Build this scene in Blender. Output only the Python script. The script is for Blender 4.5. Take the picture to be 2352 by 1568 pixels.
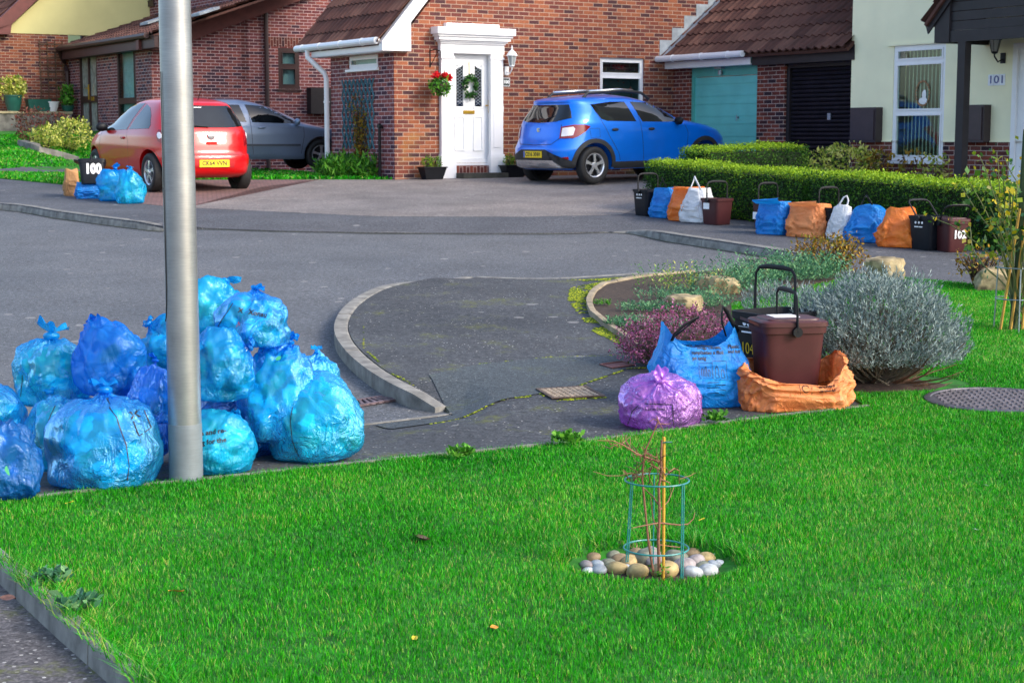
import bpy, bmesh, math, random
from mathutils import Vector, Matrix, noise, geometry
import numpy as np
random.seed(7)
for o in list(bpy.data.objects): bpy.data.objects.remove(o, do_unlink=True)
S = bpy.context.scene
COL = S.collection
R = math.radians
# ---------------------------------------------------------------- camera, world, sun, exposure
F = 3813.0; CX = 1176.0; CY = 784.0; PITCH = math.atan(470/3813.0); CH = 1.65
cam = bpy.data.objects.new('camera', bpy.data.cameras.new('camera')); COL.objects.link(cam)
cam.location = (0, 0, CH); cam.rotation_euler = (R(90)-PITCH, 0, 0)
cam.data.sensor_width = 36; cam.data.lens = F/2352*36
cam.data.clip_start = .1; cam.data.clip_end = 600
cam.data.dof.use_dof = True; cam.data.dof.focus_distance = 8.6; cam.data.dof.aperture_fstop = 11.0
S.camera = cam
SUN_AZ = R(62); SUN_EL = R(33)      # azimuth measured from behind the camera towards its right
sdir = Vector((math.sin(SUN_AZ)*math.cos(SUN_EL), -math.cos(SUN_AZ)*math.cos(SUN_EL), math.sin(SUN_EL)))
w = bpy.data.worlds.new('World'); S.world = w; w.use_nodes = True
nt = w.node_tree; bg = nt.nodes['Background']
sky = nt.nodes.new('ShaderNodeTexSky'); sky.sky_type = 'NISHITA'; sky.sun_disc = False
sky.sun_elevation = SUN_EL; sky.sun_rotation = math.atan2(sdir.x, sdir.y)
sky.air_density = 1.0; sky.dust_density = 2.5; sky.ozone_density = 1.0
nt.links.new(sky.outputs[0], bg.inputs[0]); bg.inputs[1].default_value = .15
sun = bpy.data.objects.new('sun', bpy.data.lights.new('sun', 'SUN')); COL.objects.link(sun)
sun.data.energy = 1.05; sun.data.angle = R(16); sun.data.color = (1, .93, .82)
sun.rotation_euler = sdir.to_track_quat('Z', 'Y').to_euler()
S.view_settings.view_transform = 'Standard'; S.view_settings.look = 'None'
S.view_settings.exposure = 1.42; S.view_settings.gamma = 1
S.render.resolution_x = 1024; S.render.resolution_y = 682

# ---------------------------------------------------------------- where things stand: pixel of the photograph -> point on the ground or on a wall
cp_, sp_ = math.cos(PITCH), math.sin(PITCH)
def ray(px, py):
    u = px-CX; v = py-CY
    return (u, F*cp_-v*sp_, -F*sp_-v*cp_)
def zg(x, Y):
    z = .041*max(0, min(Y, 30.5)-9)+.012*max(0, Y-30.5)
    a = min(1, max(0, (-9.2-x)/1.2)); b = min(1, max(0, (Y-31)/10))
    return z+.75*a*b
def G(px, py, off=0.):
    d = ray(px, py); Y = 2.
    while Y < 90:
        Y += .01; k = Y/d[1]
        if CH+k*d[2] <= zg(k*d[0], Y)+off: break
    return Vector((k*d[0], Y, zg(k*d[0], Y)+off))
def P(px, py, Y):
    d = ray(px, py); k = Y/d[1]
    return Vector((k*d[0], Y, CH+k*d[2]))
RH = R(31.6); cA, sA = math.cos(RH), math.sin(RH)
C0 = G(907, 413)
def H(x, y, z): return Vector((C0.x+x*cA-y*sA, C0.y+x*sA+y*cA, z))
def toH(p):
    x, y = p[0]-C0.x, p[1]-C0.y
    return Vector((x*cA+y*sA, -x*sA+y*cA, p[2]))
_o = toH((0, 0, CH))
def _rh(px, py):
    d = ray(px, py); return (d[0]*cA+d[1]*sA, -d[0]*sA+d[1]*cA, d[2])
def pX(px, py, xh):
    d = _rh(px, py); k = (xh-_o[0])/d[0]; return (_o[1]+k*d[1], CH+k*d[2])
def pY(px, py, yh):
    d = _rh(px, py); k = (yh-_o[1])/d[1]; return (_o[0]+k*d[0], CH+k*d[2])

# ---------------------------------------------------------------- mesh builder
class MB:
    def __init__(s): s.v = []; s.f = []; s.m = []; s.T = Matrix.Identity(4); s.mi = 0
    def add(s, vs, fs, mi=None):
        b = len(s.v); T = s.T
        for p in vs: s.v.append(tuple(T @ Vector(p)))
        for f in fs: s.f.append(tuple(i+b for i in f)); s.m.append(s.mi if mi is None else mi)
    def box(s, x0, x1, y0, y1, z0, z1, mi=None):
        if x0 > x1: x0, x1 = x1, x0
        if y0 > y1: y0, y1 = y1, y0
        if z0 > z1: z0, z1 = z1, z0
        s.add([(x0,y0,z0),(x1,y0,z0),(x1,y1,z0),(x0,y1,z0),(x0,y0,z1),(x1,y0,z1),(x1,y1,z1),(x0,y1,z1)],
              [(3,2,1,0),(4,5,6,7),(0,1,5,4),(1,2,6,5),(2,3,7,6),(3,0,4,7)], mi)
    def prism(s, pts, d, mi=None):
        n = len(pts); d = Vector(d); pts = [Vector(p) for p in pts]
        s.add(pts+[p+d for p in pts], [tuple(range(n)), tuple(range(2*n-1, n-1, -1))]+[(i, n+i, n+(i+1)%n, (i+1)%n) for i in range(n)], mi)
    def tube(s, path, r, n=8, mi=None, cap=True, flat=1.0):
        path = [Vector(p) for p in path]; rs = r if isinstance(r, (list, tuple)) else [r]*len(path)
        vs = []; up0 = None
        for i, p in enumerate(path):
            t = (path[min(i+1, len(path)-1)]-path[max(i-1, 0)])
            if t.length < 1e-9: t = Vector((0, 0, 1))
            t.normalize()
            if up0 is None:
                up0 = Vector((0, 0, 1)) if abs(t.z) < .9 else Vector((1, 0, 0))
            a = t.cross(up0)
            if a.length < 1e-5: a = t.orthogonal()
            a.normalize(); b = a.cross(t).normalized(); up0 = b
            for k in range(n):
                an = 2*math.pi*k/n
                vs.append(p+a*(math.cos(an)*rs[i])+b*(math.sin(an)*rs[i]*flat))
        fs = []
        for i in range(len(path)-1):
            for k in range(n):
                fs.append((i*n+k, i*n+(k+1)%n, (i+1)*n+(k+1)%n, (i+1)*n+k))
        if cap: fs.append(tuple(range(n-1, -1, -1))); fs.append(tuple((len(path)-1)*n+k for k in range(n)))
        s.add(vs, fs, mi)
    def lathe(s, prof, c=(0,0,0), n=24, axis='z', mi=None, cap=True):
        vs = []; c = Vector(c)
        for (r, h) in prof:
            for k in range(n):
                a = 2*math.pi*k/n; q = (r*math.cos(a), r*math.sin(a), h)
                if axis == 'x': q = (h, q[0], q[1])
                elif axis == 'y': q = (q[0], h, q[1])
                vs.append(c+Vector(q))
        fs = [(i*n+k, i*n+(k+1)%n, (i+1)*n+(k+1)%n, (i+1)*n+k) for i in range(len(prof)-1) for k in range(n)]
        if cap: fs += [tuple(range(n-1, -1, -1)), tuple((len(prof)-1)*n+k for k in range(n))]
        s.add(vs, fs, mi)
    def blob(s, c, r, seed=0, amp=.2, freq=1.5, sub=2, mi=None):
        bm = bmesh.new(); bmesh.ops.create_icosphere(bm, subdivisions=sub, radius=1)
        so = Vector((seed*3.17, seed*1.7, seed*.9)); vs = []
        for v in bm.verts:
            k = 1+amp*noise.noise(v.co*freq+so)
            vs.append((c[0]+v.co.x*r[0]*k, c[1]+v.co.y*r[1]*k, c[2]+v.co.z*r[2]*k))
        fs = [tuple(v.index for v in f.verts) for f in bm.faces]; bm.free()
        s.add(vs, fs, mi)
    def build(s, name, mats, parent=None, smooth=False, off=(0,0,0), inv=None, auto=None):
        me = bpy.data.meshes.new(name)
        vs = s.v
        if inv is not None: vs = [tuple(inv @ Vector(p)) for p in vs]
        elif off != (0,0,0): vs = [(p[0]-off[0], p[1]-off[1], p[2]-off[2]) for p in vs]
        me.from_pydata(vs, [], s.f)
        if not isinstance(mats, (list, tuple)): mats = [mats]
        for m in mats: me.materials.append(m)
        if len(mats) > 1: me.polygons.foreach_set('material_index', s.m)
        if smooth: me.polygons.foreach_set('use_smooth', [True]*len(me.polygons))
        me.update()
        bm = bmesh.new(); bm.from_mesh(me); bmesh.ops.recalc_face_normals(bm, faces=bm.faces)
        bm.to_mesh(me); bm.free()
        if auto is not None:
            me.polygons.foreach_set('use_smooth', [True]*len(me.polygons))
            me.set_sharp_from_angle(angle=R(auto))
        o = bpy.data.objects.new(name, me); COL.objects.link(o)
        if parent: o.parent = parent
        return o
def tag(o, label=None, cat=None, group=None, kind=None):
    if label: o['label'] = label
    if cat: o['category'] = cat
    if group: o['group'] = group
    if kind: o['kind'] = kind
    return o
def thing(name, label, cat, loc=(0,0,0), rz=0, group=None):
    o = bpy.data.objects.new(name, None); COL.objects.link(o); o.location = loc; o.rotation_euler = (0, 0, rz)
    o.empty_display_size = .1
    return tag(o, label, cat, group)
def copy_tree(o, parent=None):
    kids = [c for c in bpy.data.objects if c.parent == o]
    c = o.copy(); COL.objects.link(c); c.parent = parent
    for k in kids: copy_tree(k, c)
    return c
def inv_of(o): return (Matrix.Translation(o.location) @ o.rotation_euler.to_matrix().to_4x4()).inverted()
def text_obj(name, body, size, mat_, parent, loc, rot, depth=.002, sx=1, bold=0., align='CENTER'):
    cu = bpy.data.curves.new(name, 'FONT'); cu.body = body; cu.size = size; cu.extrude = depth; cu.offset = bold
    cu.align_x = align; cu.align_y = 'CENTER'; cu.resolution_u = 3
    t = bpy.data.objects.new(name, cu); COL.objects.link(t)
    bpy.context.view_layer.update()
    me = bpy.data.meshes.new_from_object(t.evaluated_get(bpy.context.evaluated_depsgraph_get()))
    bpy.data.objects.remove(t, do_unlink=True)
    me.materials.clear(); me.materials.append(mat_); me.name = name
    o = bpy.data.objects.new(name, me); COL.objects.link(o)
    M = Matrix.Translation(loc) @ rot.to_4x4() @ Matrix.Diagonal((sx, 1, 1, 1))
    me.transform(M)
    if parent: o.parent = parent
    return o
def frame_rot(xdir, up=(0,0,1)):
    x = Vector(xdir).normalized(); y = Vector(up).normalized(); z = x.cross(y).normalized(); y = z.cross(x)
    return Matrix((x, y, z)).transposed()

# ---------------------------------------------------------------- materials
class N:
    def __init__(s, name):
        s.mat = bpy.data.materials.new(name); s.mat.use_nodes = True; s.t = s.mat.node_tree
        s.b = s.t.nodes['Principled BSDF']; s.out = s.t.nodes['Material Output']
    def n(s, ty, **k):
        o = s.t.nodes.new(ty)
        for a, v in k.items(): setattr(o, a, v)
        return o
    def l(s, a, b): s.t.links.new(a, b)
    def set(s, **k):
        for a, v in k.items(): s.b.inputs[a.replace('_', ' ')].default_value = v
    def math(s, op, a, b=None, c=None):
        m = s.n('ShaderNodeMath', operation=op)
        for i, q in enumerate((a, b, c)):
            if q is None: continue
            if hasattr(q, 'links'): s.l(q, m.inputs[i])
            else: m.inputs[i].default_value = q
        return m.outputs[0]
    def noise(s, scale, vec=None, detail=3, rough=.55, out=0):
        q = s.n('ShaderNodeTexNoise'); q.inputs['Scale'].default_value = scale; q.inputs['Detail'].default_value = detail
        q.inputs['Roughness'].default_value = rough
        if vec is not None: s.l(vec, q.inputs['Vector'])
        return q.outputs[out]
    def ramp(s, fac, stops, interp='LINEAR'):
        r = s.n('ShaderNodeValToRGB'); cr = r.color_ramp; cr.interpolation = interp
        while len(cr.elements) < len(stops): cr.elements.new(.5)
        for e, (p, c) in zip(cr.elements, stops):
            e.position = p; e.color = (c, c, c, 1) if not isinstance(c, (tuple, list)) else (*c, 1)
        s.l(fac, r.inputs[0]); return r.outputs[0]
    def mix(s, fac, a, b, mode='MIX'):
        m = s.n('ShaderNodeMix', data_type='RGBA', blend_type=mode)
        for i, q in ((0, fac), (6, a), (7, b)):
            if hasattr(q, 'links'): s.l(q, m.inputs[i])
            elif isinstance(q, (int, float)): m.inputs[i].default_value = q
            else: m.inputs[i].default_value = (*q, 1)
        return m.outputs[2]
    def bump(s, h, strength=.3, dist=.01):
        b = s.n('ShaderNodeBump'); b.inputs['Strength'].default_value = strength; b.inputs['Distance'].default_value = dist
        s.l(h, b.inputs['Height']); s.l(b.outputs[0], s.b.inputs['Normal']); return b
    def co(s): return s.n('ShaderNodeTexCoord').outputs['Object']
    def map(s, vec, scale=(1,1,1), rot=(0,0,0)):
        m = s.n('ShaderNodeMapping'); m.inputs['Scale'].default_value = scale; m.inputs['Rotation'].default_value = rot
        s.l(vec, m.inputs['Vector']); return m.outputs[0]
def plain(name, c, rough=.5, metal=0, var=.12, sc=6, bump=0, bsc=40, coat=0, spec=.5, **k):
    m = N(name); co = m.co(); nz = m.noise(sc, co, 4)
    a = tuple(max(0, x*(1-var)) for x in c); b = tuple(min(1, x*(1+var)) for x in c)
    m.l(m.ramp(nz, [(.3, a), (.7, b)]), m.b.inputs['Base Color'])
    m.set(Roughness=rough, Metallic=metal, Coat_Weight=coat, Specular_IOR_Level=spec)
    if bump: m.bump(m.noise(bsc, co, 3), bump, .004)
    for a_, v in k.items(): m.b.inputs[a_.replace('_', ' ')].default_value = v
    return m.mat
def m_brick(name, cols, mortar=(.42,.32,.28), u0=0., green=0., sold=False):
    """stretcher bond, 225 x 75 mm, in the coordinates of the house; every brick its own colour"""
    m = N(name); co = m.co(); sx = m.n('ShaderNodeSeparateXYZ'); m.l(co, sx.inputs[0])
    u = m.math('SUBTRACT', sx.outputs[0], sx.outputs[1]); u = m.math('ADD', u, 50+u0)
    z = m.math('ADD', sx.outputs[2], 10)
    if sold:
        u2 = m.math('MULTIPLY', z, 1.0); z = m.math('MULTIPLY', u, 1.0); u = u2
    row = m.math('DIVIDE', z, .075); ri = m.math('FLOOR', row); rf = m.math('FRACT', row)
    sh = m.math('MULTIPLY', m.math('MODULO', ri, 2), .5)
    uc = m.math('ADD', m.math('DIVIDE', u, .225), sh); ui = m.math('FLOOR', uc); uf = m.math('FRACT', uc)
    # mortar
    e1 = m.math('MINIMUM', uf, m.math('SUBTRACT', 1, uf)); e1 = m.math('MULTIPLY', e1, .225)
    e2 = m.math('MINIMUM', rf, m.math('SUBTRACT', 1, rf)); e2 = m.math('MULTIPLY', e2, .075)
    e = m.math('MINIMUM', e1, e2)
    wob = m.math('MULTIPLY', m.math('SUBTRACT', m.noise(60, co, 2), .5), .006)
    e = m.math('ADD', e, wob)
    br = m.ramp(m.math('MULTIPLY', e, 100), [(.45, 0.), (.75, 1.)])
    cx = m.n('ShaderNodeCombineXYZ'); m.l(ui, cx.inputs[0]); m.l(ri, cx.inputs[1])
    wn = m.n('ShaderNodeTexWhiteNoise', noise_dimensions='2D'); m.l(cx.outputs[0], wn.inputs['Vector'])
    big = m.noise(.9, co, 3)
    f = m.math('ADD', wn.outputs[0], m.math('MULTIPLY', m.math('SUBTRACT', big, .5), .9))
    n = len(cols)
    col = m.ramp(f, [((i+.5)/n, c) for i, c in enumerate(cols)])
    sp = m.noise(38, co, 4, .7)
    col = m.mix(.55, col, m.ramp(sp, [(.3, (.25,.22,.22)), (.55, (1,1,1)), (.8, (1.3,1.2,1.15))]), 'MULTIPLY')
    mo = m.ramp(m.noise(7, co, 3), [(.3, tuple(c*.75 for c in mortar)), (.7, tuple(c*1.15 for c in mortar))])
    c = m.mix(br, mo, col)
    if green:
        g = m.ramp(m.noise(1.6, co, 4), [(.50, 0.), (.66, 1.)])
        low = m.math('MULTIPLY', g, m.ramp(m.math('MULTIPLY', m.math('SUBTRACT', sx.outputs[2], .75), 1.0), [(.05, 1.), (.45, 0.)]))
        c = m.mix(m.math('MULTIPLY', low, green), c, (.30, .22, .03))
    c = m.mix(.7, c, m.ramp(m.noise(.55, m.map(co, (1, 1, .5)), 5, .6), [(.3, (.78,.76,.80)), (.5, (1,1,1)), (.72, (1.22,1.18,1.12))]), 'MULTIPLY')
    m.l(c, m.b.inputs['Base Color']); m.set(Roughness=.85, Specular_IOR_Level=.25)
    h = m.math('ADD', br, m.math('MULTIPLY', sp, .35)); m.bump(h, .55, .008)
    return m.mat
def m_asphalt(name, c, fleck=.35, stain=.25, sc=1., moss=0., fc=(.5,.48,.45), patch=None):
    m = N(name); co = m.co()
    n1 = m.noise(95*sc, co, 2, .6); n2 = m.noise(1.1, co, 5, .6); n3 = m.noise(.32, co, 3)
    nb = m.noise(30*sc, co, 3, .7); n1 = m.math('ADD', m.math('MULTIPLY', n1, .55), m.math('MULTIPLY', nb, .45))
    a = m.ramp(n1, [(.36, tuple(x*.40 for x in c)), (.5, c), (.64, tuple(x*2.0 for x in c))])
    st = m.ramp(n2, [(.3, 1-stain), (.7, 1+stain*.6)])
    a = m.mix(1., a, st, 'MULTIPLY')
    a = m.mix(.6, a, m.ramp(n3, [(.35, (.78,.8,.84)), (.65, (1.12,1.08,1.05))]), 'MULTIPLY')
    v = m.n('ShaderNodeTexVoronoi'); v.inputs['Scale'].default_value = 42*sc; m.l(co, v.inputs['Vector'])
    wn = m.n('ShaderNodeTexWhiteNoise'); m.l(v.outputs['Color'], wn.inputs['Vector'])
    sp = m.math('MULTIPLY', m.math('LESS_THAN', v.outputs['Distance'], .20), m.math('GREATER_THAN', wn.outputs[0], 1-fleck))
    sp = m.math('MULTIPLY', sp, m.ramp(m.noise(2.6, co, 4), [(.38, .15), (.62, 1.)])); a = m.mix(sp, a, fc)
    v3 = m.n('ShaderNodeTexVoronoi'); v3.inputs['Scale'].default_value = 3.2; m.l(m.mix(.06, co, m.noise(9, co, 3, out=1)), v3.inputs['Vector'])
    w3 = m.n('ShaderNodeTexWhiteNoise'); m.l(v3.outputs['Color'], w3.inputs['Vector'])
    rd_ = m.math('MULTIPLY', m.math('LESS_THAN', v3.outputs['Distance'], m.math('MULTIPLY', w3.outputs[0], .16)), m.math('GREATER_THAN', w3.outputs[0], .55))
    a = m.mix(m.math('MULTIPLY', rd_, .28), a, fc)
    if moss:
        mm = m.math('MULTIPLY', m.ramp(m.noise(2.2, co, 5, .65), [(.56, 0.), (.66, 1.)]), m.ramp(m.noise(30, co, 3), [(.42, 0.), (.55, 1.)]))
        a = m.mix(m.math('MULTIPLY', mm, moss), a, (.10,.11,.015))
    m.l(a, m.b.inputs['Base Color']); m.set(Roughness=.8, Specular_IOR_Level=.35)
    m.bump(m.math('ADD', n1, m.math('MULTIPLY', sp, .6)), .6, .006)
    return m.mat
def m_paint(name, c, metal=.3, rough=.28):
    m = N(name); co = m.co()
    n1 = m.noise(2.5, co, 3)
    m.l(m.ramp(n1, [(.3, tuple(x*.92 for x in c)), (.7, tuple(min(1, x*1.06) for x in c))]), m.b.inputs['Base Color'])
    m.set(Roughness=rough, Metallic=metal, Coat_Weight=.7, Coat_Roughness=.05, Specular_IOR_Level=.35); return m.mat
def m_leaf(name, cols, rough=.55, trans=.25):
    """foliage: a colour for each leaf from the per-face random attribute"""
    m = N(name); at = m.n('ShaderNodeAttribute'); at.attribute_name = 'rnd'
    n = len(cols); c = m.ramp(at.outputs['Fac'], [((i+.5)/n, q) for i, q in enumerate(cols)])
    co = m.co(); c = m.mix(.5, c, m.ramp(m.noise(5, co, 3), [(.3, (.6,.65,.6)), (.7, (1.25,1.2,1.1))]), 'MULTIPLY')
    m.l(c, m.b.inputs['Base Color']); m.set(Roughness=rough, Specular_IOR_Level=.3)
    if trans:
        tr = m.n('ShaderNodeBsdfTranslucent'); m.l(c, tr.inputs[0]); mx = m.n('ShaderNodeMixShader'); mx.inputs[0].default_value = trans
        m.l(m.b.outputs[0], mx.inputs[1]); m.l(tr.outputs[0], mx.inputs[2]); m.l(mx.outputs[0], m.out.inputs[0])
    return m.mat
def m_bag(name, deep, thin, trans=.30):
    """stretched plastic film: clear where it is tight, denser where it is gathered, with a wet sheen"""
    m = N(name); co = m.co(); gen = m.n('ShaderNodeAttribute'); gen.attribute_name = 'pleat'
    n1 = m.noise(4.5, co, 4, .6); f = m.math('ADD', m.math('MULTIPLY', gen.outputs['Fac'], .75), m.math('MULTIPLY', m.math('SUBTRACT', n1, .5), 1.1))
    col = m.ramp(f, [(.05, tuple(min(1, x*1.25+.02) for x in thin)), (.30, thin), (.55, tuple((a+b)/2 for a, b in zip(deep, thin))), (.85, deep)])
    m.l(col, m.b.inputs['Base Color']); m.set(Roughness=.24, Specular_IOR_Level=.75, Coat_Weight=.5, Coat_Roughness=.08)
    # creases
    v1 = m.n('ShaderNodeTexNoise'); v1.inputs['Scale'].default_value = 9; v1.inputs['Detail'].default_value = 4; v1.inputs['Distortion'].default_value = 1.6
    m.l(co, v1.inputs['Vector'])
    cr = m.math('ABSOLUTE', m.math('SUBTRACT', v1.outputs[0], .5)); cr = m.ramp(cr, [(0., 1.), (.12, 0.)])
    v2 = m.n('ShaderNodeTexNoise'); v2.inputs['Scale'].default_value = 24; v2.inputs['Detail'].default_value = 3; v2.inputs['Distortion'].default_value = 2.2
    m.l(m.map(co, (1, 1, .35)), v2.inputs['Vector'])
    cr2 = m.ramp(m.math('ABSOLUTE', m.math('SUBTRACT', v2.outputs[0], .5)), [(0., 1.), (.10, 0.)])
    h = m.math('ADD', m.math('MULTIPLY', cr, .8), m.math('MULTIPLY', cr2, .30)); taut = m.ramp(m.noise(2.6, co, 2), [(.42, .12), (.60, 1.)]); bp_ = m.bump(m.math('MULTIPLY', h, taut), .62, .012)
    tp = m.n('ShaderNodeBsdfTransparent'); tp.inputs[0].default_value = (*[min(1, x*1.5+.05) for x in thin], 1)
    tl = m.n('ShaderNodeBsdfTranslucent'); m.l(col, tl.inputs[0])
    m.set(Specular_IOR_Level=.2, Coat_Weight=0.)
    a = m.n('ShaderNodeMixShader'); a.inputs[0].default_value = .45
    m.l(m.b.outputs[0], a.inputs[1]); m.l(tl.outputs[0], a.inputs[2])
    b = m.n('ShaderNodeMixShader'); m.l(m.ramp(f, [(.20, trans), (.80, .05)]), b.inputs[0])
    m.l(a.outputs[0], b.inputs[1]); m.l(tp.outputs[0], b.inputs[2])
    gl = m.n('ShaderNodeBsdfGlossy'); gl.inputs['Roughness'].default_value = .22; gl.inputs[0].default_value = (*[min(1, x*.75+.30) for x in thin],1); m.l(bp_.outputs[0], gl.inputs['Normal'])
    lw = m.n('ShaderNodeFresnel'); lw.inputs[0].default_value = 1.5; m.l(bp_.outputs[0], lw.inputs['Normal'])
    gx_ = m.n('ShaderNodeMixShader'); m.l(m.math('ADD', m.math('MULTIPLY', lw.outputs[0], .50), .045), gx_.inputs[0]); m.l(b.outputs[0], gx_.inputs[1]); m.l(gl.outputs[0], gx_.inputs[2]); m.l(gx_.outputs[0], m.out.inputs[0])
    return m.mat
def m_woven(name, c, c2=None):
    m = N(name); co = m.co(); c2 = c2 or tuple(x*.75 for x in c)
    m.l(m.ramp(m.noise(5, co, 5, .6), [(.35, c2), (.62, c)]), m.b.inputs['Base Color'])
    v1 = m.n('ShaderNodeTexNoise'); v1.inputs['Scale'].default_value = 11; v1.inputs['Detail'].default_value = 4; v1.inputs['Distortion'].default_value = 1.2
    m.l(co, v1.inputs['Vector']); cr = m.ramp(m.math('ABSOLUTE', m.math('SUBTRACT', v1.outputs[0], .5)), [(0., 1.), (.10, 0.)])
    wv = m.n('ShaderNodeTexWave'); wv.inputs['Scale'].default_value = 120; m.l(co, wv.inputs['Vector'])
    m.bump(m.math('ADD', cr, m.math('MULTIPLY', wv.outputs[0], .12)), .65, .009)
    m.set(Roughness=.42, Specular_IOR_Level=.5)
    tr = m.n('ShaderNodeBsdfTranslucent'); tr.inputs[0].default_value = (*c, 1); mx = m.n('ShaderNodeMixShader'); mx.inputs[0].default_value = .22
    m.l(m.b.outputs[0], mx.inputs[1]); m.l(tr.outputs[0], mx.inputs[2]); m.l(mx.outputs[0], m.out.inputs[0])
    return m.mat
def m_glass(name, c=(.02,.025,.03), rough=.03):
    m = N(name); co = m.co(); m.l(m.ramp(m.noise(2.2, co, 3), [(.35, tuple(x*.5 for x in c)), (.7, tuple(x*1.7 for x in c))]), m.b.inputs['Base Color'])
    m.set(Roughness=rough, Specular_IOR_Level=.6, Coat_Weight=.15, Coat_Roughness=.02); return m.mat
MT = {}
MT['asphalt'] = m_asphalt('asphalt_road', (.098,.104,.113), fleck=.16, stain=.18)
MT['footway'] = m_asphalt('asphalt_footway', (.055,.059,.064), fleck=.20, stain=.35, sc=.8, moss=.8)
MT['patch'] = m_asphalt('smooth_asphalt_patch', (.060,.072,.078), fleck=.05, stain=.2, sc=1.3, moss=.4)
MT['pave_far'] = m_asphalt('asphalt_pavement', (.078,.081,.090), fleck=.05, stain=.25)
MT['drive'] = m_asphalt('worn_drive_surface', (.19,.17,.16), fleck=.12, stain=.30)
MT['drive2'] = m_asphalt('speckled_front_drive', (.11,.10,.10), fleck=.5, stain=.4, sc=.7, moss=.9)
MT['kerb'] = plain('concrete_kerb', (.18,.175,.16), .85, var=.42, sc=9, bump=.5, bsc=70)
MT['soil'] = plain('dark_soil', (.045,.028,.018), .95, var=.6, sc=30, bump=1., bsc=35)
MT['lawnbase'] = plain('lawn_soil', (.012,.13,.003), .95, var=.6, sc=9, bump=.8, bsc=30)
MT['white'] = plain('white_plastic', (.80,.81,.83), .35, var=.03)
MT['cream'] = plain('cream_render', (.90,.87,.60), .85, var=.07, sc=1.2, bump=.15, bsc=120)
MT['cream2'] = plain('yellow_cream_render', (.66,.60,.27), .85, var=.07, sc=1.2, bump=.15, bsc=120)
MT['brown'] = plain('dark_brown_wood', (.045,.018,.017), .5, var=.2)
MT['redbrown'] = plain('red_brown_wood', (.13,.03,.025), .55, var=.2)
MT['black'] = plain('black_plastic', (.007,.008,.011), .5, var=.2, spec=.25)
MT['blackwood'] = plain('black_stained_wood', (.014,.011,.014), .6, var=.3, bump=.3, bsc=30)
MT['glass'] = m_glass('window_glass', (.03,.04,.045))
MT['glassd'] = m_glass('car_glass', (.006,.008,.010))
MT['brass'] = plain('brass', (.62,.38,.05), .3, metal=.8)
MT['steel'] = plain('galvanised_steel', (.30,.34,.38), .4, metal=.7, var=.2)
MT['lead'] = plain('lead_flashing', (.30,.34,.38), .55, metal=.2, var=.25)
MT['rubber'] = plain('tyre_rubber', (.012,.012,.013), .75)
MT['alloy'] = plain('alloy_wheel', (.62,.63,.66), .25, metal=.7)
MT['silver'] = plain('silver_trim', (.75,.76,.78), .2, metal=.9)
MT['yplate'] = plain('yellow_plate', (.85,.60,.01), .4, var=.02)
MT['ink'] = plain('black_ink', (.01,.01,.012), .5)
MT['wink'] = plain('white_lettering', (.85,.86,.88), .5, var=.02)
MT['redlens'] = plain('red_lens', (.22,.0,.003), .15, coat=.4)
MT['wlens'] = plain('clear_lens', (.75,.72,.74), .12, coat=1.)
MT['binbrown'] = plain('brown_bin_plastic', (.060,.016,.018), .42, var=.15, bump=.05, spec=.35)
MT['binblack'] = plain('black_bin_plastic', (.007,.009,.014), .5, var=.2, bump=.05, spec=.25)
MT['teal'] = plain('teal_garage_paint', (.14,.58,.55), .5, var=.12, sc=1.5)
MT['teald'] = plain('teal_frame_paint', (.09,.42,.36), .5, var=.12, sc=1.5)
_bc = [(.035,.018,.028),(.12,.030,.022),(.20,.050,.026),(.085,.030,.030),(.30,.070,.022),(.36,.095,.028),(.17,.050,.034)]
MT['brick'] = m_brick('orange_red_brick', [(.070,.030,.034),(.15,.042,.034),(.20,.055,.036),(.24,.066,.036),(.15,.050,.040),(.28,.085,.040),(.32,.11,.055)], (.40,.29,.22), green=.35)
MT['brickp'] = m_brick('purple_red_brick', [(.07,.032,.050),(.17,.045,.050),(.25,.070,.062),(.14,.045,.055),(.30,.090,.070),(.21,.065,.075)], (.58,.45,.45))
MT['brickg'] = m_brick('dark_red_brick', [(.035,.020,.028),(.11,.028,.024),(.19,.045,.030),(.09,.030,.030),(.26,.060,.032),(.15,.05,.045)], (.46,.36,.32))
MT['sold'] = m_brick('soldier_brick', [(.05,.022,.03),(.16,.04,.03),(.24,.06,.035),(.12,.035,.03)], (.40,.29,.26), sold=True)
MT['stone'] = plain('grey_rubble_stone', (.17,.16,.14), .9, var=.55, sc=5, bump=1., bsc=9)
MT['rockery'] = plain('yellow_lichen_stone', (.27,.215,.12), .9, var=.75, sc=9, bump=1., bsc=22)
def m_tile():
    m = N('brown_concrete_tile'); co = m.co(); a = m.n('ShaderNodeAttribute'); a.attribute_name = 'rnd'
    c = m.ramp(a.outputs['Fac'], [(.1, (.085,.036,.028)), (.5, (.13,.056,.042)), (.9, (.17,.080,.058))])
    c = m.mix(.8, c, m.ramp(m.noise(3, co, 5, .65), [(.3, (.55,.6,.62)), (.6, (1,1,1)), (.8, (1.5,1.25,1.0))]), 'MULTIPLY')
    m.l(c, m.b.inputs['Base Color']); m.set(Roughness=.85, Specular_IOR_Level=.3); m.bump(m.noise(60, co, 3), .4, .005); return m.mat
MT['tile'] = m_tile()
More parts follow.
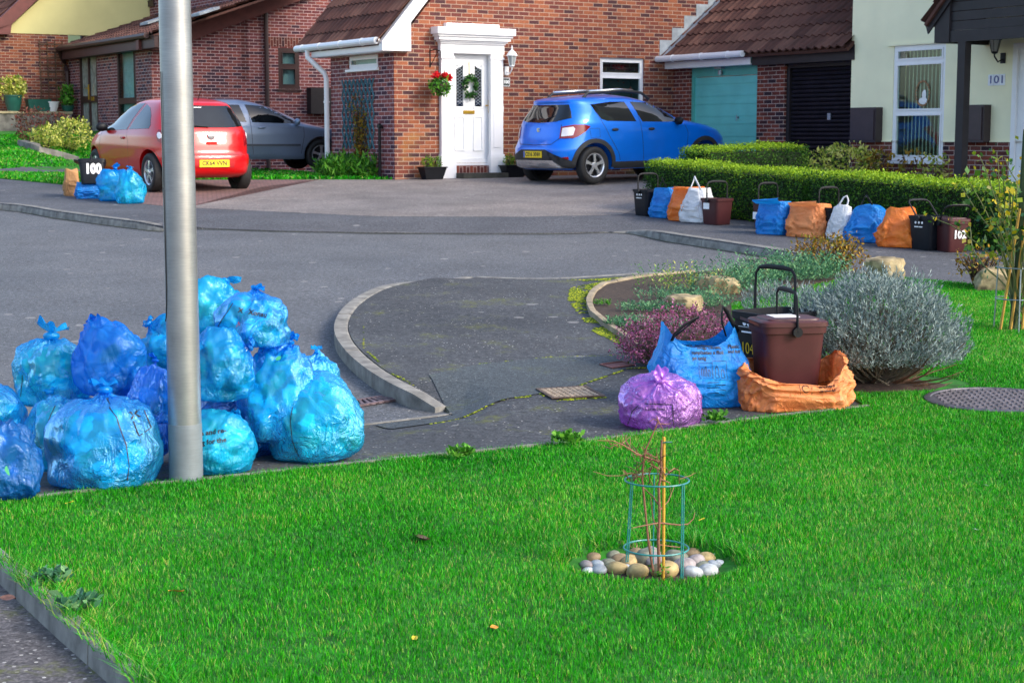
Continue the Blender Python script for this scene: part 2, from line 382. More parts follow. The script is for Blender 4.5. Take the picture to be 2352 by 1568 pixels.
# ---------------------------------------------------------------- ground
def rnd_attr(o, vals):
    a = o.data.attributes.new('rnd', 'FLOAT', 'FACE'); a.data.foreach_set('value', vals)
def sstep(a, b, x):
    t = max(0, min(1, (x-a)/(b-a))); return t*t*(3-2*t)
def slab(name, poly, off, mat, thick=.2, grid=1.0, kind='structure', hill=0):
    bm = bmesh.new(); vs = [bm.verts.new((p[0], p[1], 0)) for p in poly]; bm.faces.new(vs)
    bmesh.ops.triangulate(bm, faces=bm.faces[:])
    xs = [p[0] for p in poly]; ys = [p[1] for p in poly]
    cuts = []
    g = math.floor(min(xs)/grid)*grid
    while g < max(xs): cuts.append(((g, 0, 0), (1, 0, 0))); g += grid
    g = math.floor(min(ys)/grid)*grid
    while g < max(ys): cuts.append(((0, g, 0), (0, 1, 0))); g += grid
    cuts.append(((0, 30.5, 0), (0, 1, 0)))
    for co, no in cuts: bmesh.ops.bisect_plane(bm, geom=bm.verts[:]+bm.edges[:]+bm.faces[:], plane_co=co, plane_no=no, dist=1e-4)
    f = off if callable(off) else (lambda x, y: off)
    for v in bm.verts: v.co.z = zg(v.co.x, v.co.y)+f(v.co.x, v.co.y)
    be = [e for e in bm.edges if e.is_boundary]
    if thick:
        r = bmesh.ops.extrude_edge_only(bm, edges=be)
        for v in [q for q in r['geom'] if isinstance(q, bmesh.types.BMVert)]: v.co.z -= thick
    bmesh.ops.recalc_face_normals(bm, faces=bm.faces)
    me = bpy.data.meshes.new(name); bm.to_mesh(me); bm.free(); me.materials.append(mat)
    o = bpy.data.objects.new(name, me); COL.objects.link(o)
    return tag(o, kind=kind)
def Hq(x, y): p = H(x, y, 0); return (p.x, p.y)
def Gs(*pts): return [tuple(G(*p)[:2]) for p in pts]
def segd(x, y, a, b):
    ax, ay = a[0], a[1]; dx, dy = b[0]-ax, b[1]-ay; t = max(0, min(1, ((x-ax)*dx+(y-ay)*dy)/(dx*dx+dy*dy)))
    return math.hypot(x-ax-t*dx, y-ay-t*dy)
def catmull(pts, n=8):
    out = []; p = [Vector(q[:2]) for q in pts]; p = [2*p[0]-p[1]]+p+[2*p[-1]-p[-2]]
    for i in range(1, len(p)-2):
        for k in range(n):
            t = k/n
            out.append(.5*((2*p[i])+(p[i+1]-p[i-1])*t+(2*p[i-1]-5*p[i]+4*p[i+1]-p[i+2])*t*t+(3*p[i]-p[i-1]-3*p[i+1]+p[i+2])*t**3))
    out.append(p[-2]); return out
def kerb(name, pts, tops, width, inner, mat, low=.14, stone=.9, round_=.02, batter=.03):
    """kerb stones laid along pts (the road-side top edge); inner = +1 when the kerb's body lies to the left of the walking direction"""
    L = [0]
    for a, b in zip(pts, pts[1:]): L.append(L[-1]+(Vector(b[:2])-Vector(a[:2])).length)
    def at(s):
        s = max(0, min(L[-1], s))
        for i in range(len(L)-1):
            if s <= L[i+1]+1e-9:
                t = (s-L[i])/max(1e-9, L[i+1]-L[i]); p = Vector(pts[i][:2]).lerp(Vector(pts[i+1][:2]), t)
                j0 = max(0, i-1); j1 = min(len(pts)-1, i+2)
                d = (Vector(pts[i+1][:2])-Vector(pts[i][:2])).normalized()
                if 0 < i < len(pts)-2:
                    d0 = (Vector(pts[i][:2])-Vector(pts[i-1][:2])).normalized(); d2 = (Vector(pts[i+2][:2])-Vector(pts[i+1][:2])).normalized()
                    d = (d*.6+(d0*(1-t)+d2*t)*.4).normalized()
                return p, d, tops[i]+(tops[i+1]-tops[i])*t
    m = MB(); s = 0
    while s < L[-1]-.02:
        e = min(s+stone, L[-1]); rings = []; q = s+.005; jz = random.uniform(-.003, .003)
        k = max(1, int((e-s)/.18))
        for i in range(k+1):
            p, d, tp = at(q+(e-.005-q)*i/k); n = Vector((-d.y, d.x))*inner
            z = zg(p.x, p.y)+tp+jz
            zb = zg(p.x, p.y)-.1-low*.3
            ring = [(-batter, zb-z), (-batter*.3, -round_*1.6), (round_*.5, -round_*.3), (round_*1.4, 0), (width, 0), (width, zb-z)]
            rings.append([(p.x+n.x*a, p.y+n.y*a, z+b) for a, b in ring])
        vs = [v for r_ in rings for v in r_]; fs = []
        for i in range(k):
            for j in range(5): fs.append((i*6+j, i*6+j+1, i*6+6+j+1, i*6+6+j))
        fs += [tuple(range(6)), tuple(k*6+j for j in range(5, -1, -1))]
        m.add(vs, fs); s = e
    o = m.build(name, mat, auto=40); return tag(o, kind='structure')

slab('ground', [(-90, -12), (90, -12), (90, 150), (-90, 150)], -.30, MT['soil'], thick=0, grid=6)
slab('road', [(-26, 3), (14, 3), (14, 31), (-26, 31)], -.10, MT['asphalt'], thick=0, grid=2)

L1a, L1b = G(-400, 1083), G(1030, 917)
cres = [(1030, 917), (965, 893), (890, 853), (830, 805), (803, 765), (806, 728), (835, 693), (890, 662), (960, 645), (1030, 638), (1090, 637)]
cres_p = catmull([G(p[0], p[1], -.085*(p[0] == 1090)-.03*(p[0] == 1030)) for p in cres], 6)
LOW1 = (G(1090, 637, -.085), G(1300, 640, -.085)); LOW2 = (G(1300, 640, -.085), G(1660, 622, -.085))
def foot_off(x, y):
    d1 = segd(x, y, L1a, L1b); k1 = 1-sstep(.05, .8, d1)
    if x > L1b.x: k1 *= 1-sstep(0, .35, x-L1b.x)
    d2 = min(segd(x, y, *LOW1), segd(x, y, *LOW2)); k2 = 1-sstep(.05, .9, d2)
    return -.085*max(k1, k2)
foot = [L1a[:2], L1b[:2]]+[tuple(p) for p in cres_p[1:]]+[tuple(G(*q, -.085)[:2]) for q in ((1200, 641), (1300, 640), (1480, 629), (1640, 622))]+Gs((1900, 604), (2000, 630),
      (1985, 660), (1800, 700), (1750, 800), (1890, 880), (1988, 935), (1650, 975), (1200, 1030), (830, 1065), (560, 1094), (300, 1121), (0, 1154), (-400, 1200))
slab('footway', foot, foot_off, MT['footway'], grid=.15)
kt = []
for i, p in enumerate(cres_p):
    t = i/(len(cres_p)-1); kt.append(-.075*(1-sstep(0, .10, t)) - .085*sstep(.72, 1., t)+.006)
kerb('kerb', cres_p, kt, .115, 1, MT['kerb'])
lowp = catmull([G(*q, -.085) for q in ((1090, 637), (1200, 641), (1300, 640), (1480, 629), (1660, 621))], 5)
kerb('kerb', lowp, [-.079]*len(lowp), .10, -1 if False else 1, MT['kerb'], batter=.005)
e1 = [L1b[:2], G(815, 942)[:2], G(400, 990)[:2], L1a[:2]]
kerb('kerb', [tuple(q) for q in reversed(e1)], [-.079]*4, .06, -1, MT['kerb'], batter=.004)
# the smoother reinstated strip across the footway
def sheet(name, poly, off, mat, base=None, grid=.4): return slab(name, poly, (lambda x, y: (base(x, y) if base else 0)+off), mat, thick=0, grid=grid)
sheet('footway_patch', Gs((860, 945), (1040, 926), (985, 862), (1100, 838), (1260, 822), (1400, 818), (1530, 812), (1530, 842), (1440, 848), (1330, 886), (1238, 906), (1160, 918), (1060, 942), (900, 965), (860, 945)), .006, MT['patch'], foot_off, .15)

lawn_edge = Gs((-400, 1200), (0, 1155), (300, 1122), (560, 1095), (830, 1066), (1200, 1031), (1650, 976), (1990, 936))
kl = catmull([(p[0], p[1]) for p in lawn_edge], 5)
kerb('edging', kl, [.022]*len(kl), .035, -1, MT['kerb'], batter=0, round_=.006)
lawn_poly = lawn_edge+Gs((1890, 880), (1780, 820), (1680, 770), (1680, 702), (1750, 682), (1900, 652), (1962, 634), (2100, 643), (2200, 652), (2352, 674), (2900, 720))+[(14, 11.4), (14, 4), (6.5, 3.2), (1.0, 2.2), (-.55, 3.6)]+Gs((290, 1568), (140, 1440), (0, 1312), (-120, 1213))
EDGE_P = Gs((60, 1368),)[0]
hole_c = G(1500, 1292); HRX, HRY = .36, .30
def lawn_off(x, y):
    r = math.hypot((x-hole_c.x)/HRX, (y-hole_c.y)/HRY)
    return .012 - .065*(1-sstep(.80, 1.06, r))
slab('lawn', lawn_poly, lawn_off, MT['lawnbase'], grid=.11)
slab('front_drive', [(-12, 3)]+[(-.35, 3)]+Gs((290, 1568), (140, 1440), (0, 1312), (-120, 1213), (-400, 1202))+[(-12, 7.3)], -.045, MT['drive2'], thick=0, grid=1)
ke = [(-.55, 3.6)]+Gs((290, 1568), (140, 1440), (0, 1312), (-125, 1208))
kerb('edging', ke, [.035]*len(ke), .06, -1, MT['kerb'], batter=.012, round_=.008, stone=.9)
# planting bed with its stone edging
bed = Gs((1362, 696), (1372, 676), (1396, 659), (1480, 643), (1600, 632), (1850, 604), (1990, 628), (1900, 652), (1750, 682), (1680, 702), (1680, 770), (1640, 840), (1520, 838), (1452, 786), (1402, 752), (1368, 722))
slab('planting_bed', bed, .03, MT['soil'], grid=.3)
kb = Gs((1520, 832), (1452, 786), (1402, 752), (1368, 724), (1360, 698), (1370, 677), (1394, 660), (1480, 643), (1600, 632))
kerb('edging', kb, [.05]*len(kb), .055, 1, plain('lichen_edging', (.27,.22,.15), .9, var=.35, sc=8), batter=0, round_=.01, stone=.6)
# far side of the road
fk_l = Gs((-700, 440), (-300, 454), (0, 467), (60, 475), (150, 491), (260, 505), (375, 517))
fk = catmull([(p[0], p[1]) for p in [G(q[0], q[1], -.085*(q[0] in (450, 700, 1000, 1250, 1430))) for q in [(-700, 440), (-300, 454), (0, 467), (130, 485), (260, 502), (375, 514), (450, 524), (700, 531), (1000, 535), (1250, 535), (1430, 533), (1540, 537), (1650, 553), (1760, 570), (1850, 585), (1895, 600)]]], 4)
ft = []
for p in fk:
    s_ = toH((p.x, p.y, 0))
    k = sstep(-4.95, -4.2, p.x)*(1-sstep(1.3, 1.9, p.x)); ft.append(.004-.088*k)
kerb('kerb', fk, ft, .125, 1, MT['kerb'])
FKN = [G(500, 527, -.085), G(700, 531, -.085), G(1000, 535, -.085), G(1250, 535, -.085), G(1400, 533, -.085)]
def strip(name, pts, w0, w1, off, mat):
    L = []; Rr = []
    for i, p in enumerate(pts):
        d = (Vector(pts[min(i+1, len(pts)-1)][:2])-Vector(pts[max(0, i-1)][:2])).normalized(); n_ = Vector((d.y, -d.x)); L.append((p[0]+n_.x*w0, p[1]+n_.y*w0)); q = w1*(.7+.6*random.random()); Rr.append((p[0]+n_.x*q, p[1]+n_.y*q))
    m = MB()
    for i in range(len(pts)-1):
        m.add([(a[0], a[1], zg(*a)+off) for a in (L[i], L[i+1], Rr[i+1], Rr[i])], [(0, 1, 2, 3)])
    return tag(m.build(name, mat), kind='structure')
def m_gutter():
    m = N('gutter_silt'); co = m.co(); m.l(m.ramp(m.noise(14, co, 5, .7), [(.3, (.020,.022,.018)), (.5, (.045,.048,.040)), (.68, (.075,.085,.03))]), m.b.inputs['Base Color']); m.set(Roughness=.9); m.bump(m.noise(50, co, 3), .8, .01); return m.mat
GUT = m_gutter()
strip('gutter', [(p.x, p.y) for p in cres_p], .02, .085, -.095, GUT); strip('gutter', [(p.x, p.y) for p in fk], .02, .075, -.095, GUT)
def far_off(x, y):
    d = min(segd(x, y, a, b) for a, b in zip(FKN, FKN[1:])); return -.085*(1-sstep(.05, 1.2, d))
prop = Gs((-700, 372), (0, 411), (168, 427), (320, 468), (430, 477), (860, 497), (1200, 498), (1430, 493))
pave = [(p.x, p.y) for p in fk]+Gs((1965, 633), (2200, 652), (2352, 674), (2900, 720))+[(14, 11.4), (14, 17), Hq(.25, -16), Hq(.25, -7.0)]+prop[::-1]
slab('pavement', pave, far_off, MT['pave_far'], grid=.5)
slab('driveway', Gs((428, 477), (860, 497), (1200, 498), (1430, 493))+[Hq(.25, -7.2), Hq(6.4, -7.2), Hq(6.4, .0), Hq(0, 0)]+Gs((735, 413), (600, 430)), .003, MT['drive'], thick=.2, grid=.7)
slab('front_garden', [Hq(.25, -7.2), Hq(.25, -16), (14, 17), Hq(6.4, -22), Hq(6.4, -7.2)], .002, MT['pave_far'], thick=.2, grid=1)
def m_pavers():
    m = N('pink_block_paving'); co = m.co(); mp = m.map(co, (1, 1, 1), (0, 0, .6)); b = m.n('ShaderNodeTexBrick'); m.l(mp, b.inputs['Vector'])
    b.inputs['Scale'].default_value = 5; b.inputs['Color1'].default_value = (.23,.125,.11,1); b.inputs['Color2'].default_value = (.16,.085,.08,1); b.inputs['Mortar'].default_value = (.07,.05,.045,1)
    b.inputs['Mortar Size'].default_value = .03; c = m.mix(.5, b.outputs[0], m.ramp(m.noise(2, co, 4), [(.3, .6), (.7, 1.3)]), 'MULTIPLY')
    m.l(c, m.b.inputs['Base Color']); m.set(Roughness=.85); m.bump(b.outputs['Fac'], -.3, .005); return m.mat
slab('brick_paved_drive', Gs((318, 468), (428, 477), (600, 430), (735, 413), (330, 414), (168, 427)), .004, m_pavers(), thick=.2, grid=.8)
def m_lawnfar():
    m = N('far_lawn_grass'); co = m.co(); n1 = m.noise(55, co, 3, .7); n2 = m.noise(1.3, co, 4)
    c = m.ramp(n1, [(.3, (.010,.075,.003)), (.5, (.022,.17,.006)), (.7, (.05,.30,.012))]); c = m.mix(.6, c, m.ramp(n2, [(.3, .7), (.7, 1.25)]), 'MULTIPLY')
    m.l(c, m.b.inputs['Base Color']); m.set(Roughness=.9); m.bump(n1, 1., .03); return m.mat
MT['lawnfar'] = m_lawnfar()
LAWNFAR = Gs((-700, 371), (0, 410), (168, 426), (330, 413), (735, 412))+[Hq(-.02, .05), Hq(-.02, 24), (-30, 60), (-45, 36)]
slab('far_lawn', LAWNFAR, .006, MT['lawnfar'], thick=.1, grid=1)
sheet('path', Gs((-700, 362), (0, 398), (190, 398), (335, 401), (335, 395), (190, 390), (0, 390), (-700, 350)), .016, MT['pave_far'], None, .5)
sheet('silver_car_drive', Gs((330, 398), (735, 396))+[Hq(-.1, 2.0), Hq(-.1, 9.0)]+[(-9.0, 39.2), (-8.2, 35)], .016, MT['drive'], None, 1)

# ---------------------------------------------------------------- houses
def TX(xh): return Matrix(((0, -1, 0, xh), (-1, 0, 0, 0), (0, 0, 1, 0), (0, 0, 0, 1)))   # (a, d, z): a to the right along -y, d outward -x
def TY(yh): return Matrix(((1, 0, 0, 0), (0, -1, 0, yh), (0, 0, 1, 0), (0, 0, 0, 1)))     # (a, d, z): a to the right along +x, d outward -y
def ax(px, py, xh): y, z = pX(px, py, xh); return (-y, z)
def wall(m, a0, a1, z0, z1, holes, depth=.11, mi=0, thick=.3):
    As = sorted({a0, a1, *[h[0] for h in holes], *[h[1] for h in holes]}); Zs = sorted({z0, z1, *[h[2] for h in holes], *[h[3] for h in holes]})
    for i in range(len(As)-1):
        for j in range(len(Zs)-1):
            ca, cz = (As[i]+As[i+1])/2, (Zs[j]+Zs[j+1])/2
            if any(h[0] < ca < h[1] and h[2] < cz < h[3] for h in holes): continue
            m.add([(As[i],0,Zs[j]),(As[i+1],0,Zs[j]),(As[i+1],0,Zs[j+1]),(As[i],0,Zs[j+1])], [(0,1,2,3)], mi)
    for h in holes:
        b, c, d, e = h
        m.add([(b,0,d),(c,0,d),(c,0,e),(b,0,e),(b,-depth,d),(c,-depth,d),(c,-depth,e),(b,-depth,e)], [(0,1,5,4),(1,2,6,5),(2,3,7,6),(3,0,4,7)], mi)
def m_pane():
    m = N('clear_window_pane'); g = m.n('ShaderNodeBsdfGlossy'); g.inputs['Roughness'].default_value = .03; t = m.n('ShaderNodeBsdfTransparent')
    t.inputs[0].default_value = (.75,.85,.84,1); fr = m.n('ShaderNodeLayerWeight'); fr.inputs[0].default_value = .35
    x = m.n('ShaderNodeMixShader'); m.l(m.math('ADD', m.math('MULTIPLY', fr.outputs['Fresnel'], .07), .025), x.inputs[0]); m.l(t.outputs[0], x.inputs[1]); m.l(g.outputs[0], x.inputs[2]); m.l(x.outputs[0], m.out.inputs[0]); return m.mat
MT['pane'] = m_pane()
MT['dark'] = plain('dark_room', (.16,.15,.14), .9)
def rect_frame(m, a0, a1, z0, z1, w, d0, d1, mi=0):
    m.box(a0, a1, d0, d1, z0, z0+w, mi); m.box(a0, a1, d0, d1, z1-w, z1, mi); m.box(a0, a0+w, d0, d1, z0+w, z1-w, mi); m.box(a1-w, a1, d0, d1, z0+w, z1-w, mi)
def window(root, off, T, a0, a1, z0, z1, mat, bars=(), w=.06, sill=True, set_=-.07, inner=None, label=None, leaded=0):
    """frame with panes between horizontal bars, a room behind it and a sill"""
    m = MB(); m.T = T; rect_frame(m, a0, a1, z0, z1, w, set_-.05, set_)
    lev = [z0+w]+[b for b in bars]+[z1-w]
    for b in bars: m.box(a0+w, a1-w, set_-.05, set_, b-w*.45, b+w*.45)
    zs = [(lev[i]+(0 if i == 0 else w*.45), lev[i+1]-(0 if i == len(lev)-2 else w*.45)) for i in range(len(lev)-1)]
    for q0, q1 in zs:
        rect_frame(m, a0+w, a1-w, q0, q1, .028, set_-.04, set_+.012)
    fr = m.build('window', mat, root, off=off)
    if label: fr['label'] = label
    for q0, q1 in zs:
        p = MB(); p.T = T; p.box(a0+w+.026, a1-w-.026, set_-.024, set_-.016, q0+.026, q1-.026); p.build('pane', MT['pane'], fr, off=(0,0,0) if False else off)
    if sill:
        s = MB(); s.T = T; s.box(a0-.05, a1+.05, -.06, .05, z0-.05, z0-.004); s.build('sill', mat, fr, off=off)
    r = MB(); r.T = T
    D = -.9
    r.add([(a0-.3,D,z0-.3),(a1+.3,D,z0-.3),(a1+.3,D,z1+.3),(a0-.3,D,z1+.3),(a0-.3,set_-.07,z0-.3),(a1+.3,set_-.07,z0-.3),(a1+.3,set_-.07,z1+.3),(a0-.3,set_-.07,z1+.3)], [(0,1,2,3),(0,4,5,1),(1,5,6,2),(2,6,7,3),(3,7,4,0)])
    r.build('room', MT['dark'], fr, off=off)
    if inner == 'blind':
        b = MB(); b.T = T; a = a0+w
        while a < a1-w:
            b.add([(a,set_-.20,z0+w),(a+.062,set_-.16,z0+w),(a+.062,set_-.16,z1-w),(a,set_-.20,z1-w)], [(0,1,2,3)]); a += .085
        b.build('vertical_blind', plain('blind_fabric', (.92,.89,.68), .8), fr, off=off)
    if inner == 'net':
        b = MB(); b.T = T; n = 40
        vs = []; fs = []
        for i in range(n+1):
            a = a0+w*.5+(a1-a0-w)*i/n; d = set_-.14+.02*math.sin(i*1.9); vs += [(a, d, z0), (a, d, z1)]
        fs = [(2*i, 2*i+2, 2*i+3, 2*i+1) for i in range(n)]
        b.add(vs, fs); b.build('curtain', plain('net_curtain', (.62,.74,.76), .8), fr, off=off, smooth=True)
    return fr
def tiles(root, off, o, u, v, width, length, name='roof', pitch=.19, course=.36, mat=None, amp=.050, thick=.05):
    o = Vector(o); u = Vector(u).normalized(); v = Vector(v).normalized(); n = u.cross(v).normalized()
    if n.z < 0: n = -n
    m = MB(); vals = []; nc = int(math.ceil(length/course)); nw = int(width/pitch*6)
    for c in range(nc):
        s0 = c*course; s1 = min(length, s0+course+.04); vs = []
        so = random.random()*.3
        for i in range(nw+1):
            a = width*i/nw; ph = 2*math.pi*a/pitch; h = amp*(.5+.5*math.cos(ph))**1.3+random.uniform(-.002, .002)
            b0 = o+u*a+v*s0+n*(h+.034); b1 = o+u*a+v*s1+n*(h+.004)
            vs += [b0-n*.032, b0, b1]
        fs = []
        tv = [random.random() for _ in range(int(width/(pitch*2))+3)]
        for i in range(nw):
            fs += [(3*i, 3*i+3, 3*i+4, 3*i+1), (3*i+1, 3*i+4, 3*i+5, 3*i+2)]
            t = tv[int((width*i/nw+so)/(pitch*2))]; vals += [t*.8, t]
        m.add(vs, fs)
    q = [o+n*-.02, o+u*width+n*-.02, o+u*width+v*length+n*-.02, o+v*length+n*-.02]
    m.prism(q, n*-thick); vals += [.3]*6
    r = m.build(name, mat or MT['tile'], root, off=off)
    rnd_attr(r, vals); return r
def pipe_h(m, path, r, mi=0): m.tube(path, r, 10, mi)

# --- brick house with white porch surround
B0 = (0., 0., C0.z-.02); main = thing('brick_house', 'red brick house with white pillared front door, small high window and brown tiled side roof', 'house', H(*B0), RH)
zb = C0.z-.25
sdL, sdR = pY(1040, 300, 0)[0], pY(1124, 300, 0)[0]
win = [(*sorted((pY(1378, 200, 0)[0], pY(1480, 200, 0)[0])), pY(1378, 330, 0)[1]-.02, pY(1378, 132, 0)[1])]
wx0, wx1, wz1 = win[0][0], win[0][1], win[0][3]; wz0 = wz1-1.30
D0, D1, DZ0, DZ1 = pY(1018, 200, 0)[0], pY(1140, 200, 0)[0], pY(1080, 374, 0)[1], pY(1080, 118, 0)[1]
m = MB(); m.T = TY(0); wall(m, 0, 11, zb, 3.22, [(wx0, wx1, wz0, wz1), (D0, D1, DZ0, DZ1)], .12)
SL = 1.165; RX = 5.2; RZ = 3.22+SL*(RX-0.)
m.prism([(.0, 0, 3.22), (11, 0, 3.22), (11, 0, RZ-SL*(11-RX)), (RX, 0, RZ)], (0, -.3, 0))
s0, s1z0 = ax(794, 160, 0), ax(869, 160, 0)
sw = (ax(800, 140, 0)[0], ax(868, 140, 0)[0], ax(830, 158, 0)[1], ax(830, 128, 0)[1])
m.T = TX(0); wall(m, -2.63, 0, zb, 3.30, [sw], .1)
m.T = Matrix.Identity(4); m.box(.02, 11, 2.60, 2.63, zb, 3.22)
wall_o = m.build('wall', MT['brick'], main, off=B0)
# a purple brick copy paints the shade into the side wall's colour
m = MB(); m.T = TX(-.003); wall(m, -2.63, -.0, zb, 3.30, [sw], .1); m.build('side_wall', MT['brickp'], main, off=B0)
m = MB(); m.T = Matrix.Identity(4)
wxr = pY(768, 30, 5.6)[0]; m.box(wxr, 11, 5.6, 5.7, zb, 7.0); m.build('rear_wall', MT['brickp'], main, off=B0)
m = MB(); m.tube([(wxr-.05, 5.5, .9), (wxr-.05, 5.5, 7)], .055, 10); m.build('rear_downpipe', MT['white'], main, off=B0)
ez = 3.42; vdir = (1, 0, SL)
tiles(main, B0, (-.32, -.10, ez-.10), (0, 1, 0), vdir, 3.60, 8.4)
tiles(main, B0, (RX*2+.35, -.10, ez-.10), (0, 1, 0), (-1, 0, SL), 6, 8.4, name='rear_roof')
# bargeboard along the verge, with its boxed foot
m = MB(); k = SL
def verge(x): return ez-.10+SL*(x+.32)
bb = [(-.20, verge(-.20)-.02), (.10, 3.175), (.30, 3.175), (.30, verge(.30)-.30), (RX, verge(RX)-.30), (RX, verge(RX)-.01)]
foot_ = [(-.30, -.14, 3.175), (.28, -.14, 3.175), (.28, -.14, verge(.28)-.33), (RX, -.14, verge(RX)-.33), (RX, -.14, verge(RX)-.03), (-.30, -.14, verge(-.30)+.0)]
m.prism(foot_, (0, .14, 0)); m.build('bargeboard', MT['white'], main, off=B0)
m = MB(); m.box(-.26, -.24, 0, 2.95, 3.17, 3.36); m.box(-.26, -.01, 0, 2.95, 3.165, 3.185); m.build('fascia', MT['white'], main, off=B0)
m = MB(); m.tube([(-.33, .02, 3.355), (-.33, 3.5, 3.355)], .065, 12)
for y in (.6, 1.5, 2.4, 3.2): m.tube([(-.33, y-.015, 3.355), (-.33, y+.015, 3.355)], .074, 12)
m.build('gutter', MT['white'], main, off=B0)
m = MB(); m.tube([(-.33, 2.98, 3.32), (-.33, 2.98, 3.175), (-.10, 2.70, 2.86), (-.08, 2.67, 2.75), (-.08, 2.67, zb+.1)], .05, 10)
for z in (1.2, 2.3): m.tube([(-.08, 2.67, z), (-.08, 2.67, z+.03)], .062, 10)
m.build('downpipe', MT['white'], main, off=B0)
window(main, B0, TX(0), sw[0], sw[1], sw[2], sw[3], MT['white'], w=.05, set_=-.02, inner='net')
wn = window(main, B0, TY(0), wx0, wx1, wz0, wz1, MT['white'], bars=(wz1-.34,), w=.06, set_=-.05)
for (a, z) in ((.2, 1.0), (.32, .78), (.62, 1.08), (.78, .95), (.85, .62), (.3, .45), (.5, 1.12), (.8, .75)): m = MB(); m.T = TY(0); m.blob((wx0+a*(wx1-wx0), -.14, wz0+.05+z*.72), (.018, .018, .018), sub=1); m.build('red_bauble', MT['redlens'], wn, off=B0)
text_obj('window_sign', 'NOEL', .13, MT['redlens'], wn, Vector(((wx0+wx1)/2, .10, wz1-.18))-Vector(B0), frame_rot((1, 0, 0)), .003)
# front door: surround, leaf, glass, furniture
FR = frame_rot
sz0 = C0.z-.02
m = MB(); m.T = TY(0)
L0, L1, R0, R1 = pY(1009, 250, 0)[0], pY(1037, 250, 0)[0], pY(1122, 250, 0)[0], pY(1150, 250, 0)[0]
ct = pY(1080, 80, 0)[1]; cb = pY(1080, 124, 0)[1]
for a, b in ((L0, L1), (R0, R1)):
    m.box(a, b, 0, .09, sz0, cb); m.box(a-.03, b+.03, 0, .13, sz0, sz0+.42); m.box(a-.018, b+.018, 0, .115, sz0+.42, sz0+.47)
    m.box(a-.015, b+.015, 0, .11, cb-.10, cb-.06); m.box(a+.06, b-.06, .09, .10, sz0+.6, cb-.2)
m.box(L0-.02, R1+.02, 0, .10, cb, cb+.17)
for i, (e, h0, h1) in enumerate(((.03, .17, .20), (.06, .20, .23), (.10, .23, .29), (.13, .29, .33), (.17, .33, .46))): m.box(L0-e, R1+e, 0, .10+e, cb+h0+.001*i, cb+h1)
m.box(L0+.1, R1-.1, 0, .12, cb+.46, cb+.54)
m.build('door_surround', plain('white_door_surround', (.84,.84,.86), .5, var=.02), main, off=B0)
m = MB(); m.T = TY(0); rect_frame(m, D0+.0, D1-.0, DZ0, DZ1, .07, -.09, -.01)
m.box(L1-.01, R0+.01, -.09, .02, DZ0-.05, DZ0-.004); m.build('door_frame', MT['white'], main, off=B0)
dA, dB = D0+.075, D1-.075; m = MB(); m.T = TY(0)
m.box(dA, dB, -.10, -.05, DZ0+.072, DZ1-.072)
dw = dB-dA; dm = (dA+dB)/2
for s_ in (-1, 1):
    a = dm+s_*dw*.20; rect_frame(m, a-.105, a+.105, DZ0+.22, DZ0+.86, .025, -.05, -.035)
    rect_frame(m, a-.105, a+.105, DZ0+1.0, DZ0+1.82, .025, -.05, -.035)
leaf = m.build('front_door', MT['white'], main, off=B0)
for s_ in (-1, 1):
    a = dm+s_*dw*.20; m = MB(); m.T = TY(0); m.prism([(a-.07, -.05, DZ0+1.04), (a+.07, -.05, DZ0+1.04), (a+.07, -.05, DZ0+(1.72 if s_ > 0 else 1.78)), (a-.07, -.05, DZ0+(1.78 if s_ > 0 else 1.72))], (0, .006, 0))
    m.build('door_glass', MT['glassd'], leaf, off=B0)
    m = MB(); m.T = TY(0)
    for i in range(12):
        z = DZ0+1.05+i*.058; m.tube([(a-.07, -.042, z), (a+.07, -.042, z+.1)], .0035, 4); m.tube([(a+.07, -.042, z), (a-.07, -.042, z+.1)], .0035, 4)
    m.build('leading', MT['lead'], leaf, off=B0)
m = MB(); m.T = TY(0); m.box(dm-.12, dm+.12, -.05, -.035, DZ0+.90, DZ0+.965); m.build('letterbox', MT['brass'], leaf, off=B0)
m = MB(); m.T = TY(0); m.box(dB-.075, dB-.045, -.05, -.035, DZ0+.92, DZ0+1.16); m.tube([(dB-.06, -.03, DZ0+1.06), (dB-.06, .0, DZ0+1.06), (dB-.16, .0, DZ0+1.06)], .010, 6); m.build('door_handle', MT['brass'], leaf, off=B0)
m = MB(); m.T = TY(0); m.box(L1, R0, -.05, .06, zb, DZ0-.055); m.build('step_riser', MT['sold'], main, off=B0)
m = MB(); m.T = TY(0); m.box(L1+.02, R0+.18, .061, .42, zb, sz0+.13); m.build('doorstep', plain('mossy_step', (.07,.065,.05), .9, var=.4), main, off=B0)
m = MB(); m.T = TY(0); pa = pY(1162, 189, 0); m.box(pa[0]-.085, pa[0]+.085, 0, .012, pa[1]-.085, pa[1]+.085); npl = m.build('house_number_plaque', plain('slate_grey', (.05,.06,.06), .5), main, off=B0)
m = MB(); m.T = TY(0); rect_frame(m, pa[0]-.078, pa[0]+.078, pa[1]-.078, pa[1]+.078, .008, .012, .015); m.build('plaque_border', MT['wink'], npl, off=B0)
text_obj('house_number', '100', .085, MT['wink'], npl, Vector((pa[0], -.014, pa[1]))-Vector(B0), FR((1, 0, 0)), .002, bold=.002)
m = MB(); m.T = TY(0); q = pY(1154, 250, 0); m.box(q[0]-.015, q[0]+.015, 0, .02, q[1]-.06, q[1]+.05); m.build('doorbell', MT['white'], main, off=B0)
m = MB(); q = ax(878, 330, 0); a = q[0]+.03; m.T = TX(0); m.tube([(a, .0, 1.82), (a, .07, 1.82), (a, .07, 1.72), (a, .07, zb+.2)], .028, 10); m.lathe([(.045, -.03), (.045, .03)], (a, .07, 1.84), 10, 'y'); m.build('waste_pipe', MT['black'], main, off=B0)
